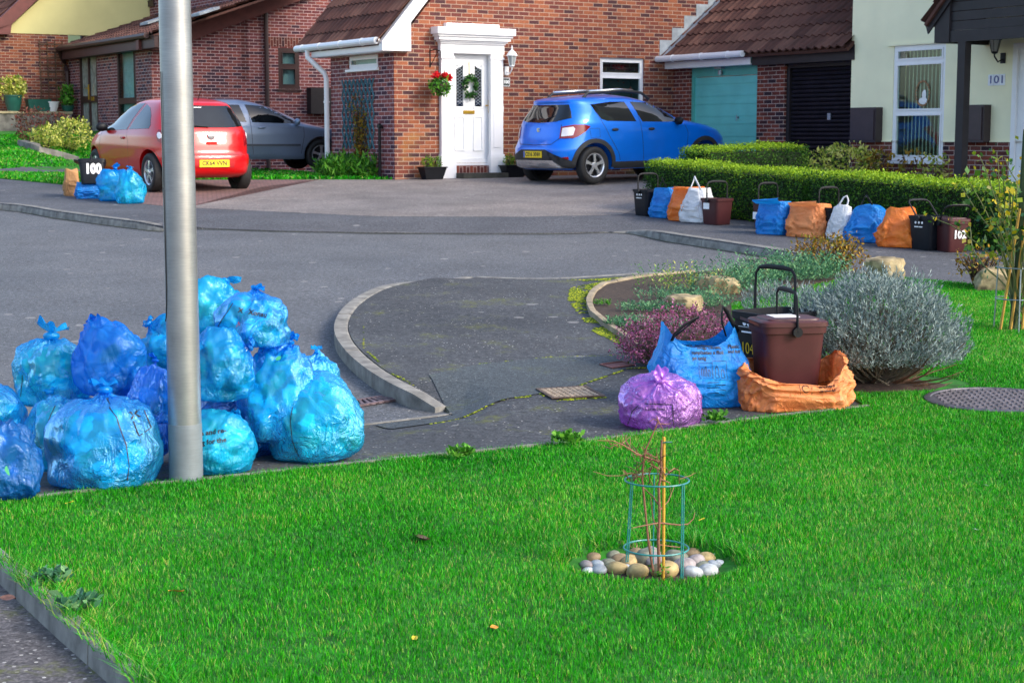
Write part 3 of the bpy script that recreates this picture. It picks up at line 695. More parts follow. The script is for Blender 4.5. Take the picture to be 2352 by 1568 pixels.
# wall lantern, wreath
def lantern(px, py, plane, root_name, label, mat, s=1.):
    a, z = (pY(px, py, plane[1]) if plane[0] == 'Y' else ax(px, py, plane[1])); T = TY(plane[1]) if plane[0] == 'Y' else TX(plane[1])
    hp = T @ Vector((a, 0, z)); r = thing(root_name, label, 'lantern', H(*hp), RH); off = tuple(hp)
    m = MB(); m.T = T; m.prism([(a-.045, 0, z-.12), (a+.045, 0, z-.12), (a+.045, 0, z+.04), (a-.045, 0, z+.04)], (0, .02, 0)); m.tube([(a, .02, z-.06), (a, .12, z-.10), (a, .2, z-.02), (a, .2, z+.02)], .012, 8)
    m.build('bracket', mat, r, off=off)
    m = MB(); m.T = T; c = (a, .2, 0)
    m.lathe([(.03, z+.02), (.055, z+.04), (.05, z+.055)], c, 6); m.lathe([(.11, z+.23), (.10, z+.245), (.065, z+.30), (.02, z+.335), (.012, z+.36), (.018, z+.375), (.004, z+.42)], c, 12)
    for k in range(6):
        an = k*math.pi/3; m.tube([(a+.05*math.cos(an), .2+.05*math.sin(an), z+.05), (a+.092*math.cos(an), .2+.092*math.sin(an), z+.235)], .006, 4)
    m.build('lantern_frame', mat, r, off=off)
    m = MB(); m.T = T; m.lathe([(.045, z+.055), (.086, z+.232)], c, 6); m.build('lantern_glass', plain('lantern_glass', (.35,.38,.38), .1), r, off=off)
lantern(1163, 158, ('Y', 0), 'wall_lantern', 'white wall lantern on the brick beside the white front door', MT['white'])
def leaves(m, vals, c, n, s, nrm=None, sp=.0, wide=.5):
    pass
# --- foliage helpers
def leaf_cloud(pts, size, name, mat, parent, inv, aspect=.55, up=.3, jit=.35, nrm=None, fold=False, vals=None, length_dir=None):
    """one mesh of leaf-sized quads at the given points"""
    n = len(pts); P_ = np.array([tuple(p) for p in pts], dtype=float)
    rng = np.random.default_rng(n+int(abs(P_[0][0])*1000))
    if inv is not None:
        M = np.array(inv); P_ = P_ @ M[:3, :3].T + M[:3, 3]
    s = size*(1+jit*rng.standard_normal(n)); s = np.clip(s, size*.4, size*2)
    d = rng.standard_normal((n, 3)); d[:, 2] += up*2
    if length_dir is not None: d = np.array(length_dir)+d*jit
    if nrm is not None: d = d+np.array(nrm)*1.2
    d /= np.linalg.norm(d, axis=1)[:, None]
    e = rng.standard_normal((n, 3)); e -= (e*d).sum(1)[:, None]*d; e /= np.linalg.norm(e, axis=1)[:, None]
    a = d*s[:, None]; b = e*(s*aspect*.5)[:, None]
    V = np.stack([P_, P_+a*.45+b, P_+a, P_+a*.45-b], 1).reshape(-1, 3)
    me = bpy.data.meshes.new(name); me.vertices.add(4*n); me.vertices.foreach_set('co', V.ravel())
    me.loops.add(4*n); me.loops.foreach_set('vertex_index', np.arange(4*n)); me.polygons.add(n)
    me.polygons.foreach_set('loop_start', np.arange(0, 4*n, 4)); me.polygons.foreach_set('loop_total', np.full(n, 4)); me.update()
    me.materials.append(mat); at = me.attributes.new('rnd', 'FLOAT', 'FACE')
    at.data.foreach_set('value', (rng.random(n) if vals is None else np.array(vals)).astype(np.float32))
    o = bpy.data.objects.new(name, me); COL.objects.link(o)
    if parent: o.parent = parent
    return o
def in_blob(c, r, n, shell=.5, seed=0, amp=.35, fr=1.6, zmin=None):
    out = []; so = Vector((seed*2.3, seed*1.1, seed*.7))
    while len(out) < n:
        v = Vector((random.gauss(0, 1), random.gauss(0, 1), random.gauss(0, 1))).normalized()
        k = 1+amp*noise.noise(v*fr+so); q = random.uniform(shell, 1)**.6*k
        p = Vector((c[0]+v.x*r[0]*q, c[1]+v.y*r[1]*q, c[2]+v.z*r[2]*q))
        if zmin is None or p.z > zmin: out.append(p)
    return out
ML = {}
ML['hedge'] = m_leaf('hedge_leaves', [(.012,.055,.006), (.03,.12,.008), (.07,.20,.010), (.15,.31,.012), (.27,.42,.015)])
ML['dark'] = m_leaf('dark_green_leaves', [(.010,.05,.010), (.02,.09,.015), (.03,.14,.02), (.07,.22,.03)])
ML['bright'] = m_leaf('bright_green_leaves', [(.02,.10,.008), (.04,.20,.012), (.08,.30,.02), (.16,.40,.04)])
ML['varieg'] = m_leaf('variegated_leaves', [(.10,.20,.02), (.45,.50,.06), (.75,.72,.25), (.60,.60,.10), (.20,.30,.03)])
ML['red'] = m_leaf('red_petals', [(.55,.004,.006), (.75,.010,.012), (.60,.006,.02)])
ML['autumn'] = m_leaf('autumn_leaves', [(.10,.05,.012), (.22,.10,.012), (.30,.18,.01), (.10,.14,.015), (.38,.22,.01)])
ML['grey'] = m_leaf('silver_grey_leaves', [(.08,.125,.125), (.14,.20,.205), (.22,.29,.30), (.33,.41,.43)], trans=.1)
ML['heath'] = m_leaf('pink_heather', [(.26,.04,.13), (.40,.09,.25), (.48,.15,.34), (.08,.035,.025), (.045,.07,.02), (.07,.04,.03), (.50,.22,.38)])
ML['bluegreen'] = m_leaf('blue_green_leaves', [(.03,.11,.06), (.06,.20,.11), (.10,.28,.14), (.18,.36,.16)])
ML['yellow'] = m_leaf('rose_leaves', [(.02,.08,.012), (.04,.14,.02), (.10,.22,.012), (.30,.32,.01), (.60,.42,.01), (.03,.11,.06)])
ML['redbush'] = m_leaf('dull_red_leaves', [(.08,.02,.02), (.16,.035,.03), (.05,.07,.02), (.22,.06,.04)])
MT['bark'] = plain('brown_bark', (.11,.055,.03), .8, var=.4, sc=40)
MT['bark2'] = plain('dark_branches', (.05,.03,.022), .9, var=.4, sc=40)

# hanging basket, wreath, planters, trellis on the brick house
bp = pY(1011, 190, -.34); bc = H(bp[0], -.34, bp[1]); r = thing('hanging_basket', 'hanging basket of red flowers on a black bracket beside the white door', 'hanging basket', bc, RH); ri = inv_of(r)
bw = pY(1000, 128, 0)
m = MB(); m.tube([(bp[0]-.02, -.004, bp[1]+.62), (bp[0]-.02, -.004, bp[1]+.28)], .012, 6); m.tube([(bp[0]-.02, 0, bp[1]+.58), (bp[0]-.02, -.2, bp[1]+.60), (bp[0], -.36, bp[1]+.56), (bp[0], -.36, bp[1]+.52)], .010, 6); m.tube([(bp[0]-.02, 0, bp[1]+.3), (bp[0]-.02, -.12, bp[1]+.40), (bp[0]-.01, -.3, bp[1]+.57)], .008, 6)
m.build('bracket', MT['black'], r, off=(bp[0], -.34, bp[1]))
m = MB()
for k in range(3):
    an = k*2.1; m.tube([(0, 0, .52), (.15*math.cos(an), .15*math.sin(an), .02)], .004, 4)
m.build('chain', MT['black'], r)
m = MB(); m.lathe([(.16, .0), (.155, -.06), (.11, -.13), (.05, -.17)], n=16); m.build('basket', MT['bark2'], r)
leaf_cloud(in_blob((0, 0, -.05), (.20, .20, .17), 700, .6), .05, 'foliage', ML['bright'], r, None, up=-.2)
fp = []
for c in ((-.12, -.08, .10), (.02, -.12, .12), (.16, -.05, .08), (-.03, .05, .13), (.10, .08, .11)): fp += in_blob(c, (.055, .055, .05), 90, .3)
leaf_cloud(fp, .04, 'red_flowers', ML['red'], r, None, aspect=1.1)
wp = Vector(TY(0) @ Vector((dm+.0, -.0, pY(1080, 197, 0)[1]))); r = thing('wreath', 'round green Christmas wreath hanging on the white front door', 'wreath', H(*wp), RH)
pts = []
for i in range(900):
    a = random.uniform(0, 2*math.pi); b = random.uniform(0, 2*math.pi); q = .045*random.uniform(.4, 1)
    rr = .125+q*math.cos(b); pts.append((rr*math.cos(a)*.95, -.02+q*math.sin(b), rr*math.sin(a)*1.15-(.05 if math.sin(a) < -.6 else 0)))
leaf_cloud(pts, .04, 'wreath_foliage', ML['dark'], r, None)
m = MB(); m.tube([(0, .02, .14), (0, .03, .44)], .006, 5)
m.build('ribbon', MT['brass'], r)
for px, lab in ((993, 'black plastic trough of clipped box left of the white front door'), (1179, 'black plastic trough of clipped box right of the white front door, behind the blue car')):
    a = pY(px, 412, -.28); z = zg(*H(a[0], -.28, 0)[:2]); r = thing('planter', lab, 'planter', H(a[0], -.28, z), RH, 'troughs of clipped box by the door')
    m = MB(); w0, w1, h = .17, .23, .21
    m.add([(-w0,-.09,0),(w0,-.09,0),(w0,.09,0),(-w0,.09,0),(-w1,-.13,h),(w1,-.13,h),(w1,.13,h),(-w1,.13,h)], [(3,2,1,0),(0,1,5,4),(1,2,6,5),(2,3,7,6),(3,0,4,7)]); rect_ = MB()
    m.box(-w1-.015, w1+.015, -.145, .145, h-.0, h+.02); m.build('trough', MT['black'], r)
    leaf_cloud(in_blob((-.1, 0, .30), (.11, .11, .14), 500, .4), .025, 'clipped_box', ML['hedge'], r, None); leaf_cloud(in_blob((.09, 0, .29), (.13, .11, .13), 500, .4), .025, 'clipped_box', ML['hedge'], r, None)
    m = MB()
    for x in (-.1, .09): m.tube([(x, 0, .05), (x, 0, .33)], .03, 8)
    m.build('box_core', MT['bark2'], r)
ta0, ta1 = ax(789, 250, 0)[0], ax(862, 250, 0)[0]; tz1 = ax(826, 182, 0)[1]; tz0 = ax(826, 342, 0)[1]
hp = TX(0) @ Vector((ta0, .02, tz0)); r = thing('trellis', 'blue expanding lattice trellis on the shaded brick side wall', 'trellis', H(*hp), RH)
m = MB(); m.T = TX(0); W = ta1-ta0; HH = tz1-tz0; k = 9
for i in range(-1, k):
    x0 = ta0+W*i/(k-1); x1 = x0+W/(k-1)*1.0
    nseg = 6
    for lay, sg in ((.022, 1), (.035, -1)):
        # each lath slopes across one bay, then the crossing lath takes over
        for j in range(4):
            za, zb_ = tz0+HH*j/4, tz0+HH*(j+1)/4; s_ = sg if j % 2 == 0 else sg
            a_, b_ = (x0, x1) if sg > 0 else (x1, x0)
            if a_ < ta0-.02 or b_ < ta0-.02 or a_ > ta1+.02 or b_ > ta1+.02: continue
            m.tube([(a_, lay, za), (b_, lay, zb_)], .011, 4, flat=.5)
            m.tube([(b_, lay+.001, za), (a_, lay+.001, zb_)], .011, 4, flat=.5)
m.build('lattice', plain('blue_lath', (.05,.17,.22), .7, var=.2), r, off=tuple(hp))
rc = thing('climbing_plant', 'straggly bare climber growing up the blue trellis', 'plant', H(0, -(ta0+ta1)/2, zg(*H(0, -(ta0+ta1)/2, 0)[:2])), RH); ci = inv_of(rc)
m = MB(); pts = []
for i in range(16):
    a = (ta0+ta1)/2+.15+random.uniform(-.1, .1); z = 1.0; path = []
    while z < tz1-random.uniform(.1, 1.0):
        path.append(H(*(TX(0) @ Vector((a, .05+random.uniform(0, .04), z))))); a += random.uniform(-.13, .13); z += .16
        a = max(ta0+.05, min(ta1-.05, a))
    if len(path) > 2:
        m.tube(path, .006, 4); pts += [p+Vector((random.uniform(-.06, .06), random.uniform(-.06, .02), random.uniform(-.08, .08))) for p in path for _ in range(8)]
m.build('stems', MT['bark2'], rc, inv=ci); leaf_cloud(pts, .05, 'leaves', ML['autumn'], rc, ci)
# clump of strap leaves at the foot of the side wall
c = G(795, 410); r = thing('green_plant_clump', 'low clump of bright green strap leaves below the trellis', 'plant', c); pts = []
ri = inv_of(r)
leafp = []
for (px, s_) in ((757, .9), (785, 1.), (815, 1.1), (845, 1.1), (865, .8), (770, 1), (830, 1.2), (800, 1.1)):
    g = G(px, 410-random.uniform(0, 8)); leafp += in_blob((g.x, g.y, g.z+.08), (.30, .22, .30*s_), 500, .3, zmin=g.z)
leaf_cloud(leafp, .12, 'leaves', ML['bright'], r, ri, aspect=.25, up=.6)

# --- garages
GX = pY(1546, 300, 0)[0]; gz = C0.z-.02; GB = (GX, -2.6, gz); gar = thing('garage', 'pair of brick garages under one brown tiled roof, one teal door and one black door', 'garage', H(*GB), RH)
def gx(px, py=250): return ax(px, py, GX)[0]
t0, t1 = gx(1584), gx(1738); b0, b1 = gx(1801), gx(1955)+.25
th = ax(1587, 178, GX)[1]; fz = 3.05
m = MB(); m.T = TX(GX); wall(m, -.05, b1, zb, 3.05, [(t0, t1, zb, fz-.0), (b0, b1, zb, fz)], .25)
m.build('wall', MT['brickg'], gar, off=GB)
m = MB(); m.T = TX(GX); m.box(t0, t1, -.12, -.05, th+.0, 3.2); m.box(t0, t0+.07, -.12, -.045, zb, th); m.box(t1-.05, t1, -.12, -.045, zb, th); m.build('garage_frame', MT['teald'], gar, off=GB)
m = MB(); m.T = TX(GX); pz = [th-.01]
zz = th-.01; i = 0; ga, gb = t0+.072, t1-.052
while zz > zb:
    st = .15 if i % 2 == 0 else .235; z2 = zz-st; m.box(ga, gb, -.12, -.078, z2+.012, zz); m.box(ga, gb, -.12, -.09, z2, z2+.012); zz = z2; i += 1
td = m.build('garage_door', MT['teal'], gar, off=GB); td['label'] = 'teal panelled door'
m = MB(); m.T = TX(GX); q = ax(1689, 270, GX); m.tube([(q[0], -.08, q[1]), (q[0], -.03, q[1])], .02, 8); m.tube([(q[0], -.03, q[1]+.05), (q[0], -.03, q[1]-.06)], .010, 6); m.build('door_handle', MT['steel'], td, off=GB)
m = MB(); m.T = TX(GX); q = ax(1653, 150, GX); m.prism([(q[0]-.11, -.05, q[1]-.07), (q[0]+.11, -.05, q[1]-.07), (q[0]+.11, -.05, q[1]+.09), (q[0]-.11, -.05, q[1]+.09)], (0, .10, 0)); m.lathe([(.05, -.06), (.04, .02)], (q[0]+.02, 0, q[1]-.12), 12); m.build('floodlight', MT['steel'], gar, off=GB)
m = MB(); m.T = TX(GX); m.box(b0, b1, -.16, -.06, th+.08, 3.2); m.box(b0, b0+.08, -.16, -.05, zb, th+.08); m.build('garage_frame', MT['blackwood'], gar, off=GB)
m = MB(); m.T = TX(GX); zz = th+.07
m.box(b0, b1, -.24, -.16, zb, th+.1)
while zz > zb: m.tube([(b0+.08, -.14, zz-.03), (b1, -.14, zz-.03)], .042, 8, flat=.8); zz -= .077
bd = m.build('roller_door', plain('black_roller_door', (.012,.010,.018), .6, var=.3, spec=.2), gar, off=GB); bd['label'] = 'black roller shutter door'
m = MB(); m.T = TX(GX); q = ax(1895, 268, GX); m.box(q[0]-.04, q[0]+.04, -.11, -.085, q[1]-.06, q[1]+.06); m.build('lock_plate', MT['steel'], bd, off=GB)
m = MB(); m.T = TX(GX); q = ax(1887, 130, GX); m.prism([(q[0]-.12, -.06, q[1]-.06), (q[0]+.12, -.06, q[1]-.06), (q[0]+.12, -.06, q[1]+.06), (q[0]-.12, -.06, q[1]+.06)], (0, .15, 0)); m.blob((q[0]-.06, .12, q[1]-.03), (.04, .02, .035)); m.build('floodlight', MT['black'], gar, off=GB)
# eaves
m = MB(); m.T = TX(GX); fe = gx(1746, 120); m.box(.02, fe, .22, .24, 2.98, 3.16); m.box(.02, fe, 0, .22, 2.98, 3.0); m.build('fascia', MT['white'], gar, off=GB)
m = MB(); m.tube([(GX-.42, -.0, 3.17), (GX-.42, -fe, 3.17)], .06, 12)
for y in (.5, 1.4, 2.2): m.tube([(GX-.42, -y, 3.17), (GX-.42, -y-.03, 3.17)], .07, 12)
m.build('gutter', MT['white'], gar, off=GB)
m = MB(); m.T = TX(GX); m.box(fe+.004, b1, .12, .20, 2.96, 3.22); m.box(fe+.004, b1, -.06, .12, 2.96, 3.0); m.build('dark_fascia', MT['blackwood'], gar, off=GB)
SL2 = .82
tiles(gar, GB, (GX-.36, -5.35, 3.16), (0, 1, 0), (1, 0, SL2), 5.30, 6.2)
m = MB(); stp = 0
x = GX-.36
def rz(x): return 3.16+SL2*(x-(GX-.36))
nn = 17
for i in range(nn):
    xa, xb = x+i*.30, x+(i+1)*.30+.03; m.prism([(xa, -.004-.002*(i % 2), rz(xa)+.0), (xb, -.004-.002*(i % 2), rz(xb)), (xb, -.004-.002*(i % 2), rz(xb)+.12), (xa+.0, -.004-.002*(i % 2), rz(xb)+.12)], (0, -.004, 0))
m.add([(x, -.02, rz(x)+.06), (x+5, -.02, rz(x+5)+.06), (x+5, -.20, rz(x+5)+.075), (x, -.20, rz(x)+.075)], [(0, 1, 2, 3)])
m.build('lead_flashing', MT['lead'], gar, off=GB)

# --- cream house on the right
KX = GX-.18; ky0 = ax(1957, 100, KX)[0]; KB = (KX, -ky0, gz); cr = thing('rendered_house', 'pale cream rendered house with brick plinth, tall white window and black timber porch', 'house', H(*KB), RH)
pz_ = ax(2000, 323, KX)[1]
wa, wb = ax(2051, 200, KX)[0], ax(2170, 200, KX)[0]; wt, wbm = ax(2110, 103, KX)[1], ax(2110, 374, KX)[1]
dl = ax(2325, 200, KX)[0]; dz1 = ax(2330, 100, KX)[1]
m = MB(); m.T = TX(KX); wall(m, ky0, ky0+9, pz_, 6.5, [(wa, wb, pz_, wt), (dl, dl+1.0, pz_, dz1)], .08)
m.box(ky0, wa, 0, .015, pz_-.02, pz_-.0); m.box(wb, dl, 0, .015, pz_-.02, pz_-.0); m.T = Matrix.Identity(4); m.add([(KX, -ky0, zb), (KX, -ky0, 6.5), (KX+8, -ky0, 6.5), (KX+8, -ky0, zb)], [(0, 1, 2, 3)]); m.T = TX(KX)
m.box(wa-.12, wb+.08, 0, .03, wt+.0, wt+.035)
m.build('rendered_wall', MT['cream'], cr, off=KB)
m = MB(); m.T = TX(KX); wall(m, ky0+.02, ky0+9, zb, pz_-.02, [(wa, wb, wbm-.0, pz_-.02), (dl, dl+1.0, .9, pz_-.02)], .08); m.box(ky0+.02, ky0+.03, -.2, 0, zb, pz_-.02)
m.build('brick_plinth', MT['brickg'], cr, off=KB)
wh = wt-wbm
window(cr, KB, TX(KX), wa, wb, wbm+.03, wt, MT['white'], bars=(wbm+.03+wh*.415, wbm+.03+wh*.845), w=.065, set_=-.015, inner='blind')
m = MB(); m.T = TX(KX); q = ax(2117, 215, KX)
for k in range(26):
    an = 2*math.pi*k/26; m.blob((q[0]+.15*math.cos(an), -.02, q[1]+.20*math.sin(an)), (.022, .006, .022), sub=1)
m.build('window_sticker', plain('faded_wreath_sticker', (.30,.16,.08), .7, var=.6, sc=20), cr, off=KB)
m = MB(); m.T = TX(KX); m.blob((q[0]+.02, -.02, q[1]-.12), (.10, .006, .06)); m.blob((q[0]+.04, -.018, q[1]-.02), (.05, .006, .08)); m.build('window_sticker', MT['white'], cr, off=KB)
for (x0, y0, x1, y1) in ((1969, 248, 2028, 327), (2220, 242, 2277, 327)):
    a0_, z1_ = ax(x0, y0, KX); a1_, _ = ax(x1, y0, KX); z0_ = ax(x0, y1, KX)[1]
    m = MB(); m.T = TX(KX); m.box(a0_, a1_, 0, .16, z0_, z1_); m.box(a0_+.03, a1_-.03, .16, .18, z0_+.04, z1_-.04); mb_ = m.build('meter_box', plain('dark_brown_meter_box', (.035,.022,.028), .45, var=.2), cr, off=KB)
m = MB(); m.T = TX(KX); q = ax(1985, 340, KX); m.box(q[0]-.05, q[0]+.05, 0, .06, zb+.1, q[1]); m.build('cable_duct', MT['blackwood'], cr, off=KB)
q = ax(2290, 184, KX); m = MB(); m.T = TX(KX)
for i in (-1, 0, 1): m.box(q[0]+i*.115-.055, q[0]+i*.115+.055, 0, .012, q[1]-.085, q[1]+.085)
nt_ = m.build('number_tiles', plain('white_number_tile', (.75,.78,.85), .3), cr, off=KB)
text_obj('house_number', '101', .17, plain('blue_glaze', (.05,.08,.25), .3), nt_, Vector((KX-.013, -q[0], q[1]))-Vector(KB), FR((0, -1, 0)), .002, 1.35, bold=.002)
m = MB(); m.T = TX(KX); rect_frame(m, dl, dl+1.0, .95, dz1, .09, -.07, .01); m.build('door_frame', MT['white'], cr, off=KB)
m = MB(); m.T = TX(KX); m.box(dl+.09, dl+.91, -.06, -.03, 1.0, dz1-.09); rect_frame(m, dl+.2, dl+.8, 1.2, 1.9, .04, -.03, -.01); rect_frame(m, dl+.2, dl+.8, 2.05, 2.8, .04, -.03, -.01); m.build('front_door', MT['white'], cr, off=KB)
lantern(2305, 128, ('X', KX), 'wall_lantern', 'black wall lantern beside the porch of the cream house', MT['black'])
# porch: front gable plane 1.0 m in front of the wall
PX = KX-1.05; pa0, pe = ax(2131, 58, PX); pc = pa0+2.15; sl = 1.05
m = MB(); m.T = TX(PX)
bbz = ax(2300, 90, PX)[1]
bl = ax(2148, 92, PX)[0]
m.box(bl, 2*pc-bl, -.06, .0, bbz, bbz+.17)
m.prism([(bl, .02, bbz-.0), (bl+.30, .02, bbz), (bl+.30, .02, pe+.32), (bl, .02, pe+.02)], (0, -.12, 0))
z = bbz+.175
while z < pe+sl*2.1:
    h = (z-pe)/sl; xa = pa0+max(.05, h)+.12; xb = 2*pc-xa
    if xb-xa < .2: break
    m.box(xa, xb, -.05, -.02, z, z+.135); z += .145
m.prism([(pa0, .05, pe), (pa0+.05, .05, pe-.14), (pc, .05, pe-.14+sl*(pc-pa0-.05)), (pc, .05, pe+sl*(pc-pa0))], (0, -.03, 0))
m.prism([(2*pc-pa0, .05, pe), (2*pc-pa0-.05, .05, pe-.14), (pc, .05, pe-.14+sl*(pc-pa0-.05)), (pc, .05, pe+sl*(pc-pa0))], (0, -.03, 0))
for a in (bl+.0, 2*pc-bl-.12): m.box(a, a+.12, -1.05, -.06, bbz, bbz+.15)
m.build('porch_gable', MT['blackwood'], cr, off=KB)
m = MB(); m.T = TX(PX); pp = ax(2207, 250, PX)[0]
m.box(pp-.075, pp+.075, -.10, .03, zb, bbz-.002); m.build('porch_post', MT['blackwood'], cr, off=KB)
u_ = Vector((-1, 0, 0)); 
tiles(cr, KB, (PX-.10, -pa0+.0, pe+.02), (1, 0, 0), (0, -1, sl), 1.2, 3.1, name='porch_roof')
tiles(cr, KB, (PX-.10, -(2*pc-pa0), pe+.02), (1, 0, 0), (0, 1, sl), 1.2, 3.1, name='porch_roof')
tiles(cr, KB, (KX-.4, -ky0-9, 6.3), (0, 1, 0), (1, 0, .8), 9, 6, name='roof')

# --- left house
fp_ = toH(P(349, 300, 40.)); FX, FY = fp_.x, fp_.y; LB = (FX, FY, 1.2); lh = thing('brick_house', 'purple red brick house with brown doors, red brown bargeboards and yellow cream gable', 'house', H(*LB), RH)
def lx(px, py=200): return ax(px, py, FX)
def ly(px, py=200): return pY(px, py, FY)
aL = lx(160)[0]; aR = lx(349)[0]
dA0, dA1 = lx(184)[0], lx(224)[0]; dzt, dzb = lx(200, 122)[1], lx(200, 309)[1]
wA0, wA1 = lx(270)[0], lx(313)[0]; wzt = lx(290, 104)[1]
bot = .6; evz = lx(250, 115)[1]
m = MB(); m.T = TX(FX); wall(m, aL, aR, bot, evz, [(dA0, dA1, dzb, dzt), (wA0, wA1, dzb+.1, wzt)], .1)
m.build('front_wall', MT['brickp'], lh, off=LB)
xe = ly(604)[0]; xf = ly(770)[0]+1.5
sw0, sw1 = ly(639, 150)[0], ly(687, 150)[0]; swt, swb = ly(660, 111)[1], ly(660, 205)[1]
m = MB(); m.T = TY(FY); vs_ = ly(349, 85)[1]; ve = ly(604, 0)[1]
wall(m, 0+FX, xf, bot, vs_, [(sw0, sw1, swb, min(swt, vs_-.01))], .1)
m.prism([(FX, 0, vs_), (xf, 0, vs_), (xf, 0, 8), (xe, 0, 8), (xe, 0, ve)], (0, -.25, 0))
m.build('wall', MT['brickp'], lh, off=LB)
window(lh, LB, TY(FY), sw0, sw1, swb, min(swt, vs_-.01), MT['brown'], bars=((swb+swt)/2+.05,), w=.09, set_=.0, inner='net')
window(lh, LB, TX(FX), wA0, wA1, dzb+.1, wzt, MT['brown'], bars=(lx(290, 232)[1],), w=.1, set_=-.0, inner='net')
m = MB(); m.T = TX(FX); rect_frame(m, dA0, dA1, dzb, dzt, .08, -.08, .0); mid = (dA0+dA1)/2
m.box(mid-.04, mid+.04, -.08, 0, dzb+.08, dzt-.08); zc = dzb+.95; m.box(dA0+.08, dA1-.08, -.08, 0, zc-.12, zc+.05)
fd = m.build('front_door', MT['brown'], lh, off=LB)
for a, b in ((dA0+.08, mid-.04), (mid+.04, dA1-.08)):
    m = MB(); m.T = TX(FX); m.box(a, b, -.06, -.05, dzb+.08, zc-.12); m.box(a, b, -.06, -.05, zc+.05, dzt-.08); m.build('door_glass', plain('curtained_glass', (.30,.30,.26), .2, var=.4, sc=9), fd, off=LB)
m = MB(); m.T = TX(FX); m.box(mid-.02, mid+.03, 0, .02, zc-.05, zc+.35); m.box(mid+.2, mid+.42, .0, .015, zc-.08, zc+.02); m.tube([(mid, .03, zc+.25), (mid-.12, .05, zc+.25)], .015, 6); m.build('door_handle', MT['brass'], fd, off=LB)
# lean-to roof: eave along the front, verge along the gable side
e0, ez0 = ax(140, 103, FX-.3); e1, ez1 = ax(352, 76, FX-.3); ezl = (ez0+ez1)/2
sl3 = (ve-vs_)/(xe-FX)
tiles(lh, LB, (FX-.3, -e1-.0, vs_-.3*sl3+.1), (0, 1, 0), (1, 0, sl3), e1-e0+.3, 4.5, pitch=.2)
m = MB(); ev = vs_-.3*sl3+.1; m.prism([(FX-.35, FY-.22, ev-.32), (FX+.3, FY-.22, ev-.32+.0), (xe+2, FY-.22, ev-.28+sl3*(xe+2-FX+.0)), (xe+2, FY-.22, ev+.05+sl3*(xe+2-FX+.3)), (FX-.35, FY-.22, ev)], (0, .2, 0)); m.build('bargeboard', MT['redbrown'], lh, off=LB)
m = MB(); m.T = TX(FX); m.box(e0, e1, .18, .28, ev-.30, ev-.02); m.box(e0, e1, 0, .18, ev-.30, ev-.27); m.build('fascia', MT['brown'], lh, off=LB)
m = MB(); m.tube([(FX-.36, -e0+.1, ev-.02), (FX-.36, -e1+.3, ev-.02)], .07, 8); m.tube([(FX-.36, -e0, ev-.05), (FX-.1, -aL+.05, ev-.4), (FX-.08, -aL-.08, ev-.6), (FX-.08, -aL-.08, bot)], .06, 8); m.build('gutter', MT['brown'], lh, off=LB)
m = MB(); dp = ly(609, 100); m.T = TY(FY); m.tube([(dp[0], .08, bot), (dp[0], .08, 8)], .06, 8); m.build('downpipe', MT['brown'], lh, off=LB)
m = MB(); m.T = TY(FY); m.box(sw0-.3, sw1+.3, 0, .004, swt+.03, swt+.26); m.build('soldier_course', MT['sold'], lh, off=LB)
m = MB(); m.T = TY(FY); q = ly(735, 235); m.box(ly(705, 235)[0], ly(757, 235)[0]+.3, 0, .25, ly(730, 262)[1], ly(730, 202)[1]); m.build('dark_opening', MT['blackwood'], lh, off=LB)
# upper storey set back, with cream cladding, and the left wing
UX = FX+2.3
m = MB(); m.T = TX(UX); u0 = ax(60, 60, UX)[0]; u1 = ax(254, 60, UX)[0]; m.box(u0, -FY, -.2, 0, 3.0, 9); m.build('upper_wall', MT['brickp'], lh, off=LB)
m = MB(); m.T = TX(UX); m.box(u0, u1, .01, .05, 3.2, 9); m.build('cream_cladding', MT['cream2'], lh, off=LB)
m = MB(); m.T = TX(UX); q = ax(197, 40, UX)[0]; m.tube([(q, .12, 3.0), (q, .12, 9)], .07, 8); m.build('vent_pipe', plain('grey_brown_pipe', (.12,.07,.08), .5), lh, off=LB)
q0, q1 = ax(318, 0, UX), ax(355, 10, UX); window(lh, LB, TX(UX+.0), q0[0], q1[0], q1[1], q1[1]+1.2, MT['brown'], w=.08, set_=.05, sill=True)
for px, py in ((352, 28), (470, 6)):
    m = MB(); xx = FX+.9; q = ax(px, py+3, xx); zr = ev+sl3*(xx-FX+.3)+.1; m.prism([(xx-.25, -q[0]-.3, zr-.25*sl3), (xx-.25, -q[0]+.3, zr-.25*sl3), (xx+.25, -q[0]+.3, zr+.25*sl3), (xx+.25, -q[0]-.3, zr+.25*sl3)], (0, 0, .06))
    m.build('roof_window', MT['lead'], lh, off=LB)
# left wing: trellis wall, gable in cream above
WY = -aL; m = MB(); m.T = TY(WY); czt = pY(100, 79, WY)[1]
m.box(FX-7, FX+.0, -.2, 0, bot, czt); m.build('wing_wall', MT['brick'], lh, off=LB)
gb = pY(18, 78, WY); gs = .95
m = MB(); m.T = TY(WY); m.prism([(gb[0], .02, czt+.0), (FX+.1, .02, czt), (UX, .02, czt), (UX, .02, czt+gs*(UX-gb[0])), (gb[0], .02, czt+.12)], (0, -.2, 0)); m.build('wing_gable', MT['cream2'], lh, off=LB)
m = MB(); m.T = TY(WY)
g0 = gb[0]-.9
m.prism([(g0, .25, czt-.05), (gb[0], .25, czt-.05), (gb[0]+.05, .25, czt+.22), (UX, .25, czt+.22+gs*(UX-gb[0]-.05)), (UX, .25, czt+.62+gs*(UX-gb[0]-.05)), (g0, .25, czt+.62+gs*(g0-gb[0]))], (0, -.22, 0)); m.build('bargeboard', MT['redbrown'], lh, off=LB)
tiles(lh, LB, (g0-.3, WY-.05, czt+.55+gs*(g0-.3-gb[0])), (0, 1, 0), (1, 0, gs), 5, 6, pitch=.2)
